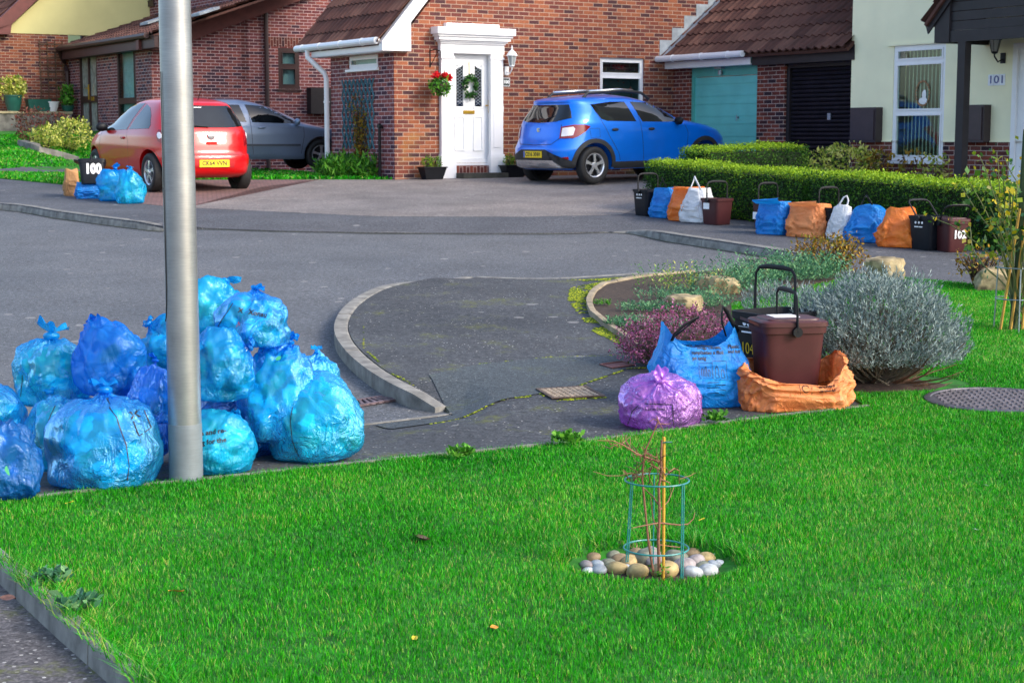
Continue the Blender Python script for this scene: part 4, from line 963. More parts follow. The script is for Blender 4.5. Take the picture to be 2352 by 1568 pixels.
# wooden trellis
q0 = pY(90, 92, WY); q1 = pY(142, 92, WY); qb = pY(116, 250, WY); hp = Vector((q0[0], WY-.02, qb[1])); r = thing('trellis', 'brown wooden grid trellis on the far left brick wall', 'trellis', H(*hp), RH); m = MB(); m.T = TY(WY)
for i in range(4): a = q0[0]+(q1[0]-q0[0])*i/3; m.box(a-.015, a+.015, .02, .04, qb[1], q0[1])
for i in range(10): z = qb[1]+.1+(q0[1]-qb[1]-.2)*i/9; m.box(q0[0]-.03, q1[0]+.03, .04, .055, z-.015, z+.015)
m.build('laths', MT['bark'], r, off=tuple(hp))
# stone retaining wall with pots
RY = WY-1.0
def ry(px, py): return pY(px, py, RY)
z1_ = ry(80, 256)[1]; x1_ = ry(165, 280)[0]; hp = Vector((x1_, RY, z1_)); r = thing('retaining_wall', 'low grey rubble stone retaining wall under the flower pots', 'wall', H(*hp), RH)
m = MB(); m.box(x1_-7, x1_, RY, RY+.9, .8, z1_-.06); m.build('stonework', MT['stone'], r, off=tuple(hp)); m = MB(); m.box(x1_-7, x1_+.02, RY-.04, RY+.95, z1_-.06, z1_); m.build('coping', plain('sandy_coping', (.36,.30,.18), .9, var=.3), r, off=tuple(hp))
MT['potgreen'] = plain('green_pot', (.015,.10,.075), .4)
for px, w_, h_, mt_, kind_, lab in ((31, .46, .42, MT['potgreen'], 'r', 'round dark green glazed pot holding a yellow green shrub on the stone wall'), (88, .62, .32, MT['potgreen'], 'b', 'long dark green trough on the stone wall beside the white pot'), (118, .40, .26, MT['white'], 'r', 'round white pot on the stone wall'), (156, .34, .16, MT['potgreen'], 'r', 'small green pot with an upright green plant at the end of the stone wall')):
    a = pY(px, 250, RY+.35)[0]; hp = Vector((a, RY+.35, z1_)); r = thing('flower_pot', lab, 'pot', H(*hp), RH, 'pots on the stone wall'); m = MB()
    if kind_ == 'r': m.lathe([(w_*.32, 0), (w_*.45, h_*.5), (w_*.5, h_*.92), (w_*.54, h_*.92), (w_*.54, h_), (w_*.44, h_)], n=18)
    else: m.add([(-w_*.42,-.14,0),(w_*.42,-.14,0),(w_*.42,.14,0),(-w_*.42,.14,0),(-w_*.5,-.18,h_),(w_*.5,-.18,h_),(w_*.5,.18,h_),(-w_*.5,.18,h_)], [(3,2,1,0),(4,5,6,7),(0,1,5,4),(1,2,6,5),(2,3,7,6),(3,0,4,7)])
    m.build('pot', mt_, r, auto=40)
    if px == 31: leaf_cloud(in_blob((0, 0, .62), (.42, .3, .3), 700, .4), .09, 'foliage', ML['varieg'], r, None)
    if px == 156: leaf_cloud(in_blob((0, 0, .42), (.2, .2, .34), 300, .3), .09, 'foliage', ML['bright'], r, None)
# ---------------------------------------------------------------- cars
class Car:
    def __init__(s, xr, xf, w, n=5.0):
        zs = np.linspace(xr[0][0], xr[-1][0], 44)
        def tab(t):
            z, v = zip(*t); d = np.linspace(z[0], z[-1], 400); q = np.interp(d, z, v); k = np.hanning(23); k /= k.sum()
            qp = np.pad(q, 11, mode='edge'); q2 = np.convolve(qp, k, 'valid'); q2[0] = q[0]; q2[-1] = q[-1]; return d, q2
        s.R, s.F_, s.W = tab(xr), tab(xf), tab(w); s.n = n; s.z0, s.z1 = xr[0][0], xr[-1][0]
        t = np.linspace(0, 1, 46); s.zs = s.z0+(s.z1-s.z0)*(t*.75+.25*(1-(1-t)**3)); s.zs[-1] = s.z1
    def p(s, z):
        a = float(np.interp(z, *s.R)); b = float(np.interp(z, *s.F_)); w_ = float(np.interp(z, *s.W)); return (a+b)/2, (b-a)/2, w_
    def ring(s, z, N_=84):
        cx, a, w_ = s.p(z); k = 2/s.n
        th = np.linspace(0, 2*math.pi, 1441)[:-1]; c, q = np.cos(th), np.sin(th)
        x = cx-a*np.sign(c)*np.abs(c)**k; y = w_*np.sign(q)*np.abs(q)**k
        pts = np.stack([x, y], 1); d = np.linalg.norm(np.roll(pts, -1, 0)-pts, axis=1); L = np.concatenate([[0], np.cumsum(d)]); pts = np.vstack([pts, pts[:1]])
        u = np.linspace(0, L[-1], N_+1)[:-1]; return np.stack([np.interp(u, L, pts[:, 0]), np.interp(u, L, pts[:, 1])], 1)
    def arc(s, z, u):
        cx, a, w_ = s.p(z); k = 2/s.n; th = np.linspace(0, math.pi*.5, 800)**1.0; th = (th/(math.pi*.5))**2.2*(math.pi*.5)
        x = cx-a*np.cos(th)**k; y = w_*np.sin(th)**k; L = np.concatenate([[0], np.cumsum(np.hypot(np.diff(x), np.diff(y)))])
        return float(np.interp(abs(u), L, x)), math.copysign(float(np.interp(abs(u), L, y)), u)
    def side(s, x, z):
        cx, a, w_ = s.p(z); t = min(.999, abs((x-cx)/a)); return w_*(1-t**s.n)**(1/s.n)
    def rear(s, y, z):
        cx, a, w_ = s.p(z); t = min(.999, abs(y/w_)); return cx-a*(1-t**s.n)**(1/s.n)
    def body(s, name, mat, parent, axles, rw):
        m = MB(); N_ = 84; vs = []; fs = []
        for z in s.zs: vs += [(x, y, z) for x, y in s.ring(z, N_)]
        K = len(s.zs)
        for i in range(K-1):
            for j in range(N_): fs.append((i*N_+j, i*N_+(j+1)%N_, (i+1)*N_+(j+1)%N_, (i+1)*N_+j))
        fs += [tuple(range(N_-1, -1, -1)), tuple((K-1)*N_+j for j in range(N_))]
        m.add(vs, fs); o = m.build(name, mat, parent, smooth=True)
        cut = MB()
        for x in axles:
            for sg in (-1, 1): cut.lathe([(rw, sg*.52), (rw, sg*1.1)], (x, 0, rw*.86), 32, 'y')
        c = cut.build('cutter', MT['rubber']); md = o.modifiers.new('b', 'BOOLEAN'); md.object = c; md.operation = 'DIFFERENCE'; md.solver = 'EXACT'
        c.parent = parent; bpy.context.view_layer.update(); me = bpy.data.meshes.new_from_object(o.evaluated_get(bpy.context.evaluated_depsgraph_get()))
        o.modifiers.clear(); o.data = me; bpy.data.objects.remove(c, do_unlink=True)
        me.materials.clear(); me.materials.append(mat)
        me.polygons.foreach_set('use_smooth', [True]*len(me.polygons)); me.set_sharp_from_angle(angle=R(38)); return o
    def patch(s, name, poly, mode, mat, parent, side=1, off=.004, g=.05, skirt=True):
        bm = bmesh.new(); bm.faces.new([bm.verts.new((p[0], p[1], 0)) for p in poly]); bmesh.ops.triangulate(bm, faces=bm.faces[:])
        for ax_ in (0, 1):
            lo = min(p[ax_] for p in poly); hi = max(p[ax_] for p in poly); q = lo+g
            while q < hi:
                co = (q, 0, 0) if ax_ == 0 else (0, q, 0); bmesh.ops.bisect_plane(bm, geom=bm.verts[:]+bm.edges[:]+bm.faces[:], plane_co=co, plane_no=(1-ax_, ax_, 0), dist=1e-5); q += g
        def mp(a, z, o):
            if mode == 'side': return Vector((a, side*(s.side(a, z)+o), z))
            if mode == 'rear': return Vector((s.rear(a, z)-o, a, z))
            x, y = s.arc(z, a*side); x2, y2 = s.arc(z, (a+.01)*side if a >= 0 else (a-.01)*side)
            d = Vector((x2-x, y2-y, 0)); n_ = Vector((-abs(d.y), math.copysign(abs(d.x), y), 0)); n_ = n_.normalized() if n_.length else Vector((-1, 0, 0))
            return Vector((x, y, z))+n_*o
        if skirt and off > .002:
            be = [e for e in bm.edges if e.is_boundary]; r = bmesh.ops.extrude_edge_only(bm, edges=be); low = {q for q in r['geom'] if isinstance(q, bmesh.types.BMVert)}
        else: low = set()
        for v in bm.verts: v.co = mp(v.co.x, v.co.y, -.004 if v in low else off)
        bmesh.ops.recalc_face_normals(bm, faces=bm.faces); me = bpy.data.meshes.new(name); bm.to_mesh(me); bm.free(); me.materials.append(mat)
        me.polygons.foreach_set('use_smooth', [True]*len(me.polygons)); me.set_sharp_from_angle(angle=R(45))
        o = bpy.data.objects.new(name, me); COL.objects.link(o); o.parent = parent; return o
def line(pts, w_=.006):
    """a thin closed strip along an open polyline"""
    L = []; Rr = []
    for i, p in enumerate(pts):
        a = Vector(pts[max(0, i-1)]); b = Vector(pts[min(len(pts)-1, i+1)]); d = (b-a).normalized(); n_ = Vector((-d.y, d.x))*w_; q = Vector(p); L.append(tuple(q+n_)); Rr.append(tuple(q-n_))
    return L+Rr[::-1]
def arch(cx, cz, r0, r1, a0=0, a1=180, n=16):
    A = [R(a0+(a1-a0)*i/n) for i in range(n+1)]; return [(cx+r1*math.cos(a), cz+r1*math.sin(a)) for a in A]+[(cx+r0*math.cos(a), cz+r0*math.sin(a)) for a in reversed(A)]
def wheel(parent, x, y, r, spokes=5, wd=.19):
    sg = 1 if y > 0 else -1; wob = bpy.data.objects.new('wheel', None); COL.objects.link(wob); wob.parent = parent; wob.location = (x, y, r)
    m = MB(); h = wd/2; m.lathe([(r*.66, -h*.8), (r*.80, -h), (r*.93, -h*.98), (r, -h*.72), (r, h*.72), (r*.93, h*.98), (r*.80, h), (r*.66, h*.8), (r*.62, 0), (r*.66, -h*.8)], n=36, axis='y', cap=False); m.build('tyre', MT['rubber'], wob, auto=50)
    m = MB(); q = sg*h; rr = r*.66
    m.lathe([(rr*.93, -q*.7), (rr, q*.80), (rr*.985, q*.86), (rr*.90, q*.72), (rr*.86, q*.2)], n=36, axis='y', cap=False)
    for k in range(spokes):
        a = 2*math.pi*k/spokes+.3; c, s_ = math.cos(a), math.sin(a); tw = .055*r/.32
        vs = []
        for (rad, wq, yy) in ((rr*.10, tw*1.1, q*.75), (rr*.5, tw*.8, q*.82), (rr*.95, tw*1.25, q*.74)):
            for e in (-1, 1):
                for yo in (0, -q*.25): vs.append((c*rad-s_*wq*e*.5, yy+yo, s_*rad+c*wq*e*.5))
        m.add(vs, [(0, 2, 6, 4), (4, 6, 10, 8), (1, 5, 7, 3), (5, 9, 11, 7), (0, 4, 5, 1), (4, 8, 9, 5), (2, 3, 7, 6), (6, 7, 11, 10)])
    m.lathe([(rr*.24, q*.72), (rr*.22, q*.9), (rr*.05, q*.95)], n=16, axis='y'); m.build('rim', MT['alloy'], wob, auto=40)
    m = MB(); m.lathe([(rr*.93, -q*.6), (rr*.93, q*.1), (rr*.1, q*.12)], n=24, axis='y'); m.build('brake_disc', MT['black'], wob)
def plate(car, parent, z, body, y=0, w_=.50, eu=False):
    x = car.rear(y, z)-.02; m = MB(); m.box(x-.008, x+.03, y-w_/2, y+w_/2, z-.056, z+.056); p = m.build('number_plate', MT['yplate'], parent)
    if eu: m = MB(); m.box(x-.0095, x-.008, y+w_/2-.045, y+w_/2-.004, z-.052, z+.052); m.build('blue_band', plain('plate_blue', (.01,.10,.45), .4), p)
    text_obj('registration', body, .098, MT['ink'], p, Vector((x-.0095, y-(.02 if eu else 0), z)), frame_rot((0, -1, 0)), .001, .92, bold=.002)
def mirror(parent, x, y, z, mat):
    sg = 1 if y > 0 else -1; m = MB(); m.blob((x, y+sg*.10, z), (.055, .105, .075), 1, .1, 1, 3); m.tube([(x, y-.02*sg, z-.05), (x, y+sg*.06, z-.03)], .025, 8); m.build('wing_mirror', mat, parent, smooth=True)

# --- blue hatchback on the drive of the brick house
bl = Car([(.24,.20),(.30,.05),(.45,0),(.62,.0),(.70,.05),(.78,.09),(1.0,.14),(1.08,.17),(1.36,.36),(1.40,.36),(1.43,.33),(1.47,.42),(1.50,.65),(1.53,1.0),(1.545,1.3)],
         [(.24,3.90),(.4,4.03),(.6,4.06),(.75,4.02),(.88,3.88),(.97,3.62),(1.02,3.35),(1.06,3.08),(1.10,2.88),(1.2,2.68),(1.3,2.47),(1.4,2.22),(1.46,2.0),(1.5,1.8),(1.53,1.6),(1.545,1.45)],
         [(.24,.80),(.3,.84),(.5,.865),(.75,.872),(.93,.86),(1.03,.835),(1.2,.76),(1.36,.675),(1.43,.63),(1.48,.55),(1.52,.42),(1.545,.22)], 5.2)
gw = G(1359, 425); hd = R(37); hv = Vector((math.cos(hd), math.sin(hd), 0)); lf = Vector((-math.sin(hd), math.cos(hd), 0))
o = gw-hv*.70+lf*.74; zc_ = zg(o.x+hv.x*2, o.y+hv.y*2)
r = thing('parked_car', 'metallic blue hatchback with silver roof rails parked beside the white front door', 'car', (o.x, o.y, gw.z+.01), hd, 'cars parked on the drives')
dz = (zg(o.x+hv.x*3.3, o.y+hv.y*3.3)-zg(o.x+hv.x*.7, o.y+hv.y*.7))/2.6; r.rotation_euler = (0, -math.atan(dz), hd)
MT['blue'] = m_paint('metallic_blue_paint', (.0,.17,.80), .30, .3)
bl.body('body', MT['blue'], r, (.70, 3.29), .385)
for x in (.70, 3.29):
    for y in (-.755, .755): wheel(r, x, y, .32, 5)
CL = plain('black_cladding', (.018,.02,.024), .6)
for sd in (-1, 1):
    bl.patch('window', [(1.00,1.075),(1.66,1.06),(1.53,1.405),(1.20,1.405),(.74,1.36),(.88,1.11)], 'side', MT['glassd'], r, sd)
    bl.patch('window', [(1.80,1.055),(2.66,1.04),(2.60,1.13),(2.28,1.33),(2.12,1.385),(1.66,1.405)], 'side', MT['glassd'], r, sd)
    bl.patch('arch_trim', arch(.70, .33, .375, .45, -8, 188), 'side', CL, r, sd, .016); bl.patch('arch_trim', arch(3.29, .33, .375, .45, -8, 188), 'side', CL, r, sd, .016)
    bl.patch('sill', [(1.14,.25),(2.86,.25),(2.84,.37),(1.16,.37)], 'side', CL, r, sd, .012)
    bl.patch('door_seam', line([(1.74,1.42),(1.75,.95),(1.80,.39)], .004), 'side', MT['ink'], r, sd, .0018, skirt=False)
    bl.patch('door_seam', line([(.78,1.28),(.90,1.02),(1.02,.80),(1.22,.52),(1.26,.39)], .004), 'side', MT['ink'], r, sd, .0018, skirt=False)
    bl.patch('door_seam', line([(2.78,1.05),(2.86,.85),(2.82,.5)], .004), 'side', MT['ink'], r, sd, .0018, skirt=False)
    bl.patch('fuel_flap', line([(.60,.95),(.80,.95),(.81,.80),(.62,.79),(.60,.95)], .003), 'side', MT['ink'], r, sd, .0015, skirt=False)
    for x in (1.14, 1.98):
        m = MB(); yy = sd*(bl.side(x, .92)+.012); m.blob((x, yy, .925), (.075, .018, .026), 2, .1, 1, 2); m.build('door_handle', CL, r, smooth=True)
    tl_ = bl.patch('tail_light', [(.57,.985),(.78,1.02),(.98,1.02),(1.10,.985),(1.02,.90),(.90,.82),(.82,.79),(.57,.79)], 'wrap', MT['redlens'], r, sd, .012)
    bl.patch('indicator_lens', [(.60,.965),(.78,.985),(.82,.95),(.80,.84),(.60,.82)], 'wrap', MT['wlens'], tl_, sd, .016)
    bl.patch('reflector', [(.60,.415),(.80,.43),(.79,.475),(.60,.455)], 'wrap', MT['redlens'], r, sd, .010)
    m = MB(); yy = sd*.50; m.tube([(.72, yy, 1.475), (.82, yy, 1.56), (1.6, yy, 1.60), (2.05, yy*1.02, 1.56), (2.22, yy*1.05, 1.45)], .026, 8)
    rl = m.build('roof_rail', CL, r); m = MB(); m.tube([(.86, yy, 1.592), (1.5, yy, 1.618), (1.85, yy, 1.603)], .022, 8); m.build('rail_bar', MT['silver'], rl, smooth=True)
    mirror(r, 2.60, sd*.80, 1.06, MT['black'])
bl.patch('rear_window', [(-.50,1.365),(.50,1.365),(.60,1.24),(.665,1.13),(.42,1.075),(0,1.055),(-.42,1.075),(-.665,1.13),(-.60,1.24)], 'rear', MT['glassd'], r)
bl.patch('lower_bumper', [(-.80,.27),(.80,.27),(.84,.40),(.42,.41),(.33,.60),(-.33,.60),(-.42,.41),(-.84,.40)], 'wrap', CL, r, 1, .012)
bl.patch('skid_trim', [(-.62,.27),(-.46,.375),(.46,.375),(.62,.27),(.67,.27),(.50,.415),(-.50,.415),(-.67,.27)], 'rear', MT['silver'], r, 1, .030)
bl.patch('tailgate_seam', line([(-.56,1.02),(-.58,.80),(-.44,.69),(0,.675),(.44,.69),(.58,.80),(.56,1.02)], .005), 'rear', MT['ink'], r, 1, .002, skirt=False)
plate(bl, r, .515, 'CE16 XNH', 0, .50, True)
m = MB(); x = bl.rear(0, .93)-.012; m.add([(x,.035,.965),(x,-.045,.965),(x,-.045,.945),(x,.0,.945),(x,.0,.93),(x,-.045,.93),(x,-.03,.90),(x,.035,.90)], [(0,1,2,3,4,5,6,7)]); m.v = m.v; m.build('emblem', MT['silver'], r)
m = MB(); x = bl.rear(0, 1.10); m.tube([(x-.02, -.02, 1.07), (x+.02, -.20, 1.14), (x+.05, -.34, 1.17)], .010, 6); m.build('rear_wiper', MT['black'], r)
m = MB(); m.box(.36, .42, -.13, .13, 1.385, 1.395); m.build('brake_light', MT['wlens'], r)

# --- red three-door hatchback
rd = Car([(.23,.20),(.30,.05),(.42,0),(.56,.0),(.64,.05),(.75,.07),(.95,.13),(1.02,.17),(1.37,.42),(1.41,.46),(1.45,.70),(1.48,1.05),(1.495,1.3)],
         [(.23,3.82),(.4,3.97),(.6,4.0),(.74,3.92),(.84,3.75),(.92,3.45),(.97,3.18),(1.04,2.92),(1.2,2.6),(1.3,2.38),(1.4,2.08),(1.45,1.85),(1.48,1.62),(1.495,1.45)],
         [(.23,.78),(.3,.82),(.5,.85),(.70,.86),(.88,.845),(.98,.805),(1.15,.73),(1.33,.625),(1.41,.555),(1.46,.44),(1.485,.32),(1.495,.18)], 4.1)
gl = G(358, 441); psi = R(33); hv = Vector((-math.sin(psi), math.cos(psi), 0)); lf = Vector((-math.cos(psi), -math.sin(psi), 0)); sc_ = 1.03
o = gl-(hv*.70+lf*.70)*sc_; hd = R(90)+psi; dz = .041*hv.y*.6
r = thing('parked_car', 'bright red three door hatchback parked on pink block paving behind the lamp post', 'car', (o.x, o.y, gl.z-.01), hd, 'cars parked on the drives'); r.rotation_euler = (0, -dz, hd); r.scale = (sc_,)*3
MT['red'] = m_paint('bright_red_paint', (.52,.0,.002), .0, .34)
rd.body('body', MT['red'], r, (.70, 3.21), .365)
for x in (.70, 3.21):
    for y in (-.735, .735): wheel(r, x, y, .305, 5)
for sd in (-1, 1):
    rd.patch('window', [(1.66,.965),(2.74,.925),(2.60,1.06),(2.34,1.23),(2.00,1.345),(1.70,1.385),(1.40,1.39)], 'side', MT['glassd'], r, sd)
    rd.patch('window', [(1.56,.97),(1.30,1.375),(1.05,1.32),(.86,1.20),(.74,1.05),(.76,.995)], 'side', MT['glassd'], r, sd)
    rd.patch('door_seam', line([(1.32,1.42),(1.62,.95),(1.50,.75),(1.52,.30),(2.75,.28),(2.88,.6),(2.84,.92)], .004), 'side', MT['ink'], r, sd, .0018, skirt=False)
    m = MB(); m.blob((1.74, sd*(rd.side(1.74, .83)+.012), .83), (.085, .02, .022), 2, .1, 1, 2); m.build('door_handle', MT['red'], r, smooth=True)
    t_ = rd.patch('tail_light', [(.60,.735),(.76,.76),(.90,.80),(.93,.88),(.86,.985),(.80,.975),(.70,.85)], 'wrap', MT['redlens'], r, sd, .012)
    rd.patch('indicator_lens', [(.80,.88),(.82,.85),(.86,.84),(.89,.86),(.90,.90),(.88,.94),(.84,.945),(.81,.92)], 'wrap', MT['wlens'], t_, sd, .02)
    rd.patch('arch_lip', arch(.70, .31, .36, .375, 0, 180), 'side', MT['red'], r, sd, .006); rd.patch('arch_lip', arch(3.21, .31, .36, .375, 0, 180), 'side', MT['red'], r, sd, .006)
    mirror(r, 2.62, sd*.79, .99, MT['black'])
rd.patch('rear_window', [(-.44,1.365),(.44,1.365),(.53,1.32),(.60,1.20),(.665,1.08),(.63,1.04),(.3,1.02),(-.3,1.02),(-.63,1.04),(-.665,1.08),(-.60,1.20),(-.53,1.32)], 'rear', MT['glassd'], r)
rd.patch('rear_bumper', [(-.80,.25),(.80,.25),(.84,.60),(.55,.585),(0,.575),(-.55,.585),(-.84,.60)], 'wrap', MT['red'], r, 1, .016)
rd.patch('tailgate_seam', line([(-.62,.98),(-.60,.72),(-.52,.60),(0,.59),(.52,.60),(.60,.72),(.62,.98)], .004), 'rear', MT['ink'], r, 1, .002, skirt=False)
rd.patch('plate_recess', [(-.34,.40),(.34,.40),(.37,.54),(-.37,.54)], 'rear', plain('darker_red_recess', (.42,.003,.008), .35, coat=1.), r, 1, .020)
plate(rd, r, .465, 'CK64 VVN', 0, .50)
x = rd.rear(0, .88)-.01; m = MB(); m.lathe([(.052, 0), (.058, -.008), (.050, -.014)], (x, 0, .885), 24, 'x'); m.tube([(x-.016, .05, .885), (x-.02, 0, .89), (x-.016, -.05, .885)], .009, 6); m.build('emblem', MT['silver'], r, auto=40)
m = MB(); m.box(rd.rear(0, .78)-.012, rd.rear(0, .78)+.05, -.09, .09, .755, .80); m.build('boot_handle', MT['red'], r)
m = MB(); m.box(rd.rear(0, 1.34)-.012, rd.rear(0, 1.34)+.01, .04, .32, 1.31, 1.34); m.build('window_sticker', MT['wink'], r)
m = MB(); m.tube([(.62, 0, 1.45), (.55, 0, 1.53), (.42, 0, 1.66)], .006, 5); m.build('aerial', MT['black'], r)
m = MB(); m.tube([(rd.rear(.1, 1.03)-.02, .02, 1.03), (rd.rear(.1, 1.05)-.015, .25, 1.05), (rd.rear(.5, 1.06)-.02, .5, 1.06)], .010, 6); m.build('rear_wiper', MT['black'], r)

# --- grey family car, nose towards the white downpipe
gc = Car([(.23,.20),(.35,.03),(.5,0),(.7,.02),(.9,.08),(1.0,.14),(1.3,.38),(1.38,.55),(1.42,.85),(1.45,1.2),(1.46,1.5)],
         [(.23,4.1),(.4,4.22),(.6,4.25),(.72,4.15),(.82,3.9),(.90,3.5),(.95,3.25),(1.0,3.05),(1.15,2.75),(1.28,2.45),(1.36,2.2),(1.42,1.95),(1.45,1.75),(1.46,1.65)],
         [(.23,.80),(.3,.84),(.5,.87),(.75,.875),(.90,.86),(.97,.83),(1.15,.75),(1.3,.66),(1.38,.60),(1.43,.50),(1.45,.38),(1.46,.2)], 5)
gp = P(733, 391, 34.6); hd = RH-R(6); hv = Vector((math.cos(hd), math.sin(hd), 0)); lf = Vector((-math.sin(hd), math.cos(hd), 0)); o = gp-hv*3.35+lf*.76
r = thing('parked_car', 'dark silver grey family car half hidden between the red car and the white downpipe', 'car', (o.x, o.y, gp.z), hd, 'cars parked on the drives')
MT['grey'] = m_paint('dark_silver_paint', (.20,.26,.37), .45, .3)
gc.body('body', MT['grey'], r, (.78, 3.38), .375)
for x in (.78, 3.38):
    for y in (-.76, .76): wheel(r, x, y, .315, 5)
for sd in (-1, 1):
    gc.patch('window', [(1.05,1.0),(1.80,.985),(1.70,1.33),(1.30,1.335),(1.0,1.25),(.92,1.10)], 'side', MT['glassd'], r, sd)
    gc.patch('window', [(1.92,.98),(2.92,.95),(2.80,1.04),(2.45,1.23),(2.25,1.31),(1.82,1.335)], 'side', MT['glassd'], r, sd)
    gc.patch('door_seam', line([(1.86,1.34),(1.88,.9),(1.92,.34)], .004), 'side', MT['ink'], r, sd, .0018, skirt=False)
    gc.patch('door_seam', line([(3.0,.95),(3.0,.7),(2.94,.34)], .004), 'side', MT['ink'], r, sd, .0018, skirt=False)
    gc.patch('rub_strip', [(1.18,.50),(2.92,.50),(2.92,.54),(1.18,.54)], 'side', plain('grey_strip', (.05,.06,.08), .5), r, sd, .012)
    for x in (1.3, 2.1): m = MB(); m.blob((x, sd*(gc.side(x, .86)+.012), .87), (.085, .018, .022), 2, .1, 1, 2); m.build('door_handle', MT['grey'], r, smooth=True)
    mirror(r, 2.85, sd*.80, .99, MT['grey'])
gc.patch('rear_window', [(-.53,1.32),(.53,1.32),(.62,1.05),(-.62,1.05)], 'rear', MT['glassd'], r)
# ---------------------------------------------------------------- refuse bags
from mathutils.bvhtree import BVHTree
MT['bagblue'] = m_bag('blue_plastic_film', (.002,.10,.62), (.004,.42,.92), .50)
MT['bagdeep'] = m_bag('deep_blue_plastic_film', (.002,.07,.58), (.003,.28,.88), .40)
MT['bagsteel'] = m_bag('dark_blue_plastic_film', (.003,.04,.22), (.006,.17,.52), .35)
MT['bagcyan'] = m_bag('pale_blue_plastic_film', (.002,.20,.74), (.007,.52,.95), .50)
MT['bagpurple'] = m_bag('purple_plastic_film', (.14,.02,.36), (.52,.20,.72), .35)
CONT = [plain('white_rubbish', (.75,.78,.78), .6), plain('green_bottle_rubbish', (.05,.35,.14), .4), plain('dark_rubbish', (.03,.03,.045), .6), plain('cardboard_rubbish', (.36,.24,.13), .8), plain('red_rubbish', (.40,.02,.04), .5)]
PURPC = [plain('dark_purple_rubbish', (.06,.012,.12), .8)]
def bag(label, c, dims, tilt=(0, 0), seed=0, mat='bagblue', lump=.20, crease=.022, knot=1., cont=.8, group='pile of blue refuse bags round the lamp post', flat=.62, content_mats=None, ears=2, res=1.0, name='refuse_bag', greens=.25, spin=None):
    """c = middle of the base; dims = outer size; tilt = (direction in degrees, amount in degrees) of the gathered neck"""
    r = thing(name, label, 'refuse bag', c, 0, group)
    rs = random.Random(seed); so = Vector((seed*7.3, seed*1.9, -seed*3.1)); NU, NV = int(132*res), int(84*res)
    ks = [(rs.choice((7, 9, 11, 13, 16, 19, 23)), rs.uniform(0, 6.3), rs.uniform(.4, 1)) for _ in range(5)]
    td, ta = R(tilt[0]), R(tilt[1]); Rm = Matrix.Rotation(ta, 3, Vector((-math.sin(td), math.cos(td), 0)))@Matrix.Rotation(rs.uniform(0, 6.28), 3, 'Z')
    V = []; A = []
    for i in range(NV+1):
        t = (i/NV)**1.25
        for j in range(NU):
            ph = 2*math.pi*j/NU
            rho = max(0., math.sin(math.pi*t))**.72*(1-.55*math.exp(-(t/.07)**2)); h = math.cos(math.pi*t)*(.92 if t < .5 else 1)+.20*math.exp(-t/.03)
            if i == 0: rho = .03
            rid = sum(a*(1-abs(math.sin(.5*k*ph+o_+2.2*noise.noise(Vector((math.cos(ph)*1.5, math.sin(ph)*1.5, t*3))+so)))) for k, o_, a in ks)/3.3
            fall = math.exp(-t/.32)
            p = Vector((rho*math.cos(ph), rho*math.sin(ph), h))
            n1 = noise.noise(p*1.35+so); n2 = noise.noise(p*3.1+so*1.3)
            q = Vector((p.x*3.6, p.y*3.6, p.z*1.7))+so; w1 = 1-abs(noise.noise(q+Vector((noise.noise(q*.7), noise.noise(q*.7+so), 0))*1.3))*2.2
            q2 = p*8+so; w2 = 1-abs(noise.noise(Vector((q2.x, q2.y, q2.z*.45))))*2.4
            k = 1+lump*(n1*1.1+n2*.55)+crease*(max(0, w1)**2)*1.5+crease*.5*max(0, w2)**2+.17*(rid-.55)*fall
            V.append(Rm @ (p*k)); A.append(min(1, max(0, fall*.75+.35*(rid-.4)*fall+.18*max(0, w1)-.1+.25*n2)))
    for v in V:
        if v.z < -flat: v.z = -flat-.10*(1-math.exp((v.z+flat)*3))
        elif v.z < 0: v.x *= 1+.08*(-v.z); v.y *= 1+.08*(-v.z)
    lo = [min(v[k] for v in V) for k in range(3)]; hi = [max(v[k] for v in V) for k in range(3)]
    sc = [dims[k]/(hi[k]-lo[k]) for k in range(3)]; mid = [(lo[0]+hi[0])/2, (lo[1]+hi[1])/2, lo[2]]
    tr = lambda v: Vector(((v[0]-mid[0])*sc[0], (v[1]-mid[1])*sc[1], (v[2]-mid[2])*sc[2]))
    V = [tr(v) for v in V]
    fs = [(i*NU+j, i*NU+(j+1)%NU, (i+1)*NU+(j+1)%NU, (i+1)*NU+j) for i in range(NV) for j in range(NU)]
    m = MB(); m.add(V, fs); o = m.build('film', MT[mat], r, smooth=True)
    at = o.data.attributes.new('pleat', 'FLOAT', 'POINT'); at.data.foreach_set('value', A)
    # gathered knot and its loose ends
    top = tr(Rm @ Vector((0, 0, 1.13))); nd = (Rm @ Vector((0, 0, 1))).normalized(); e1 = nd.orthogonal().normalized(); e2 = nd.cross(e1); s_ = min(dims)*.16*knot
    m = MB(); Rk = frame_rot(e1, nd)
    m.tube([top+nd*(-.2*s_)+(e1*math.cos(a)+e2*math.sin(a))*s_*.30 for a in [k*.7 for k in range(10)]], s_*.22, 8)
    for e in range(ears):
        da = rs.uniform(0, 6.28) if spin is None else spin+e*math.pi; d = (e1*math.cos(da)+e2*math.sin(da))*rs.uniform(.5, 1.1)+nd*rs.uniform(.5, 1.)
        d.normalize(); sd_ = d.cross(nd).normalized(); L = s_*rs.uniform(1.0, 1.7); vs = []; nu = 16; nv = 6
        for a in range(nv+1):
            for b in range(nu+1):
                f = a/nv; g_ = (b/nu-.5)*2
                vs.append(top+d*(L*f*(1-.25*g_*g_))+sd_*(g_*s_*(.20+.60*math.sin(f*2.2)))+nd*(s_*.22*f*math.sin(b*.75+seed+f*2.5)-.45*s_*f*f))
        m.add(vs, [(a*(nu+1)+b, a*(nu+1)+b+1, (a+1)*(nu+1)+b+1, (a+1)*(nu+1)+b) for a in range(nv) for b in range(nu)])
